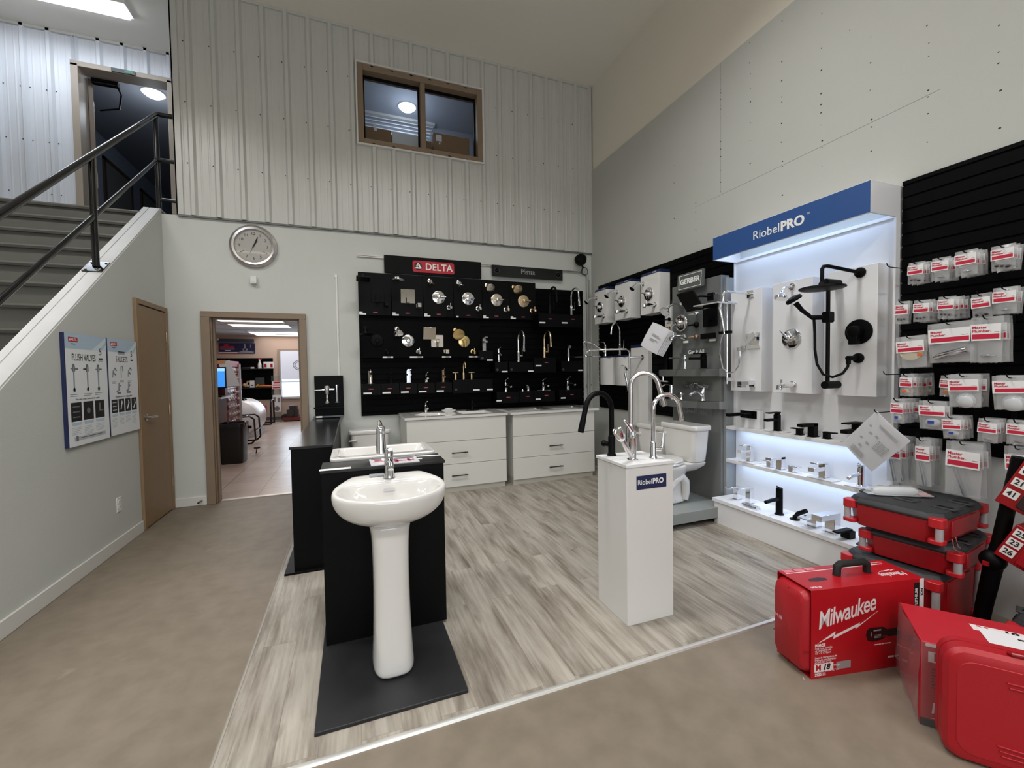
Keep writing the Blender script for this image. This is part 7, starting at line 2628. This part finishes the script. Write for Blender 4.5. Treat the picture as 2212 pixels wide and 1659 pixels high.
# ------------------------------------------------------------------ stacked crates by the display
def crate(label, loc, rotz, h, wx=0.55, wy=0.40):
    t = thing('stacking_crate', label, 'tool crate', loc, rotz, 'stacked red and black tool crates')
    zl = h-0.045
    g = G()
    a, b = wx/2-0.02, wy/2-0.02
    c = 0.05
    oct_ = lambda k, z: [(x*k, y*k, z) for x, y in ((-a+c, -b), (a-c, -b), (a, -b+c), (a, b-c), (a-c, b), (-a+c, b), (-a, b-c), (-a, -b+c))]
    g.loft([oct_(0.95, 0.0), oct_(0.965, 0.02), oct_(1.0, zl-0.02), oct_(1.0, zl)])
    g.build('body', red_tool, t, bev=0.004)
    for q in ((-a*0.8, -a*0.25, -b-0.006, -b+0.01), (a*0.25, a*0.8, -b-0.006, -b+0.01), (-a-0.006, -a+0.01, -b*0.55, b*0.55)):
        G().box(*q, 0.025, zl-0.01).build('side_panel', red_tool, t, bev=0.003)
    g = G()
    g.loft([oct_(1.02, zl), oct_(1.03, zl+0.012), oct_(0.97, h-0.012), oct_(0.95, h-0.008)])
    lid = g.build('lid', mat_cache('crate_black', '#2a2b2d', rough=0.6, bump=0.1, bscale=200), t, bev=0.004)
    for i, (x, y) in enumerate(((-0.16, -0.09), (0.0, -0.09), (0.16, -0.09), (-0.16, 0.09), (0.0, 0.09), (0.16, 0.09))):
        g = G()
        g.prism([(x-0.055, y-0.032), (x+0.055, y-0.032), (x+0.045, y+0.032), (x-0.045, y+0.032)], 'z', h-0.010, h-0.002)
        g.build('lid_cleat', MATS['crate_black'], lid, bev=0.003)
        g = G()
        g.box(x-0.03, x+0.03, y-0.012, y+0.012, h-0.003, h-0.0012)
        g.build('cleat_slot', black_matte, lid)
    for sx in (-1, 1):
        for sy in (-1, 1):
            g = G()
            x, y = sx*(wx/2-0.035), sy*(wy/2-0.035)
            for za, zb_ in ((zl-0.028, zl+0.018), (0.010, 0.032)):
                G().prism(rrect(0.062, 0.062, 0.018, 4, x, y), 'z', za, zb_).build('corner_guard', mat_cache('guard_red', '#b31a22', rough=0.4), t, bev=0.004)
            g = G()
            g.cyl((x+sx*0.012, y+sy*0.012, 0.032), (x+sx*0.012, y+sy*0.012, zl-0.028), 0.016)
            g.build('corner_bar', mat_cache('bar_alu', '#b3aeb0', rough=0.35, metal=0.3), t)
    for y in (-b*0.45, b*0.45):
        g = G()
        g.box(a-0.008, a+0.012, y-0.035, y+0.035, zl-0.075, zl+0.010)
        g.build('latch', black_matte, t, bev=0.004)
    g = G()
    g.tube([(-0.09, -b-0.002, zl-0.02), (-0.085, -b-0.016, zl-0.03), (0.085, -b-0.016, zl-0.03), (0.09, -b-0.002, zl-0.02)], 0.009, 10)
    g.build('handle', black_matte, t)
    return t
RS = math.radians(82)
crate('lowest and tallest red and black crate of the stack by the lit display', (2.925, 1.425, 0.005), math.radians(96), 0.335, 0.44, 0.56)
crate('middle red and black crate of the stack by the lit display', (2.955, 1.375, 0.342), math.radians(99), 0.155, 0.43, 0.52)
c1 = crate('topmost red and black crate of the stack, a bagged roll lying on it', (2.915, 1.405, 0.499), math.radians(95), 0.165, 0.44, 0.56)
t = thing('wire_bail', 'thin chrome wire bail hanging between the two upper crates', 'wire', (2.70, 1.15, 0.46), math.radians(8))
for dx in (0, 0.05):
    G().tube([(dx, 0, 0.09), (dx+0.01, -0.008, 0.04), (dx+0.05, -0.012, 0.02), (dx+0.06, -0.014, -0.01), (dx+0.06, -0.014, -0.08)], 0.0025, 8).build('wire', chrome, t)
t = thing('bagged_roll', 'clear bag with a white roll lying on the topmost red and black crate', 'bag', (2.86, 1.46, 0.684), math.radians(-33))
G().tube([(-0.115, 0, 0.0), (-0.09, 0, 0.002), (0.075, 0, 0.002), (0.10, 0, 0)], [0.014, 0.022, 0.023, 0.012], 14).build('roll', mat('roll_white', '#d8d9da', 0.3), t)
g = G()
g.loft([[(-0.15, -0.022, -0.016), (-0.15, 0.022, -0.016), (-0.15, 0.022, -0.013), (-0.15, -0.022, -0.013)], [(-0.10, -0.03, -0.019), (-0.10, 0.03, -0.019), (-0.10, 0.018, 0.027), (-0.10, -0.018, 0.027)], [(0.08, -0.034, -0.019), (0.08, 0.034, -0.019), (0.08, 0.018, 0.028), (0.08, -0.018, 0.028)], [(0.16, -0.034, -0.017), (0.16, 0.034, -0.017), (0.16, 0.034, -0.013), (0.16, -0.034, -0.013)]])
g.build('film', poly, t)
G().prism([(0.10, -0.03), (0.155, -0.03), (0.155, 0.03), (0.115, 0.026)], 'z', -0.0165, -0.010).build('header_card', mat('roll_card', '#c98a8a', 0.5), t)

# leaning rack with red parts trays at the right edge
t = thing('tray_rack', 'black leaning rack post with red parts trays at the right edge', 'rack', (2.90, 1.08, 0.0), RW)
G().tube([(-0.075, 0.06, 0.0), (-0.055, 0.06, 0.17), (-0.02, 0.05, 0.40), (0.0, 0.05, 0.52), (0.03, 0.05, 0.75), (0.06, 0.05, 0.95)], [0.030, 0.032, 0.036, 0.030, 0.028, 0.028], 12).build('post', black_matte, t)
G().sph((-0.015, 0.03, 0.43), (0.05, 0.05, 0.05), 14, 10).build('clamp', black_matte, t)
G().bx((-0.02, -0.022, 0.42), (0.022, 0.012, 0.02)).build('button', red_tool, t)
def tray(z, nums, hgt):
    T_ = TR((0.0, 0.0, z), ry=math.radians(24))
    g = G()
    g.M = T_
    g.box(0.0, 0.34, -0.012, 0.012, 0.0, hgt)
    g.box(0.0, 0.34, 0.012, 0.12, 0.0, 0.02)
    g.box(0.0, 0.012, 0.012, 0.12, 0.0, hgt)
    tr = g.build('tray', red_tool, t, bev=0.004)
    for x in (0.075, 0.21):
        g = G()
        g.M = T_
        g.box(x, x+0.12, -0.055, -0.012, 0.03, hgt*0.8)
        g.build('bin', mat_cache('bin_dark', '#2c1a1a', rough=0.5) if hgt > 0.2 else red_tool, tr, bev=0.006)
    for k, n in enumerate(nums):
        g = G()
        g.M = T_
        cz = hgt-0.045-0.062*k if hgt > 0.2 else hgt-0.035-0.052*k
        g.box(0.010, 0.058, -0.0135, -0.012, cz-0.02, cz+0.02)
        g.mi = 1
        g.text(n, 0.034, (0.034, -0.0142, cz), ext=0.0003, bold=0.0008)
        g.build('number_sticker', [tag_white, letter_black], tr)
tray(0.735, ('61', '21', '41'), 0.235)
tray(0.475, ('25', '23', '26'), 0.185)
crate('black-lidded red crate on the floor at the right edge behind the wrapped carton', (2.93, 0.78, 0.005), math.radians(100), 0.28, 0.44, 0.52)
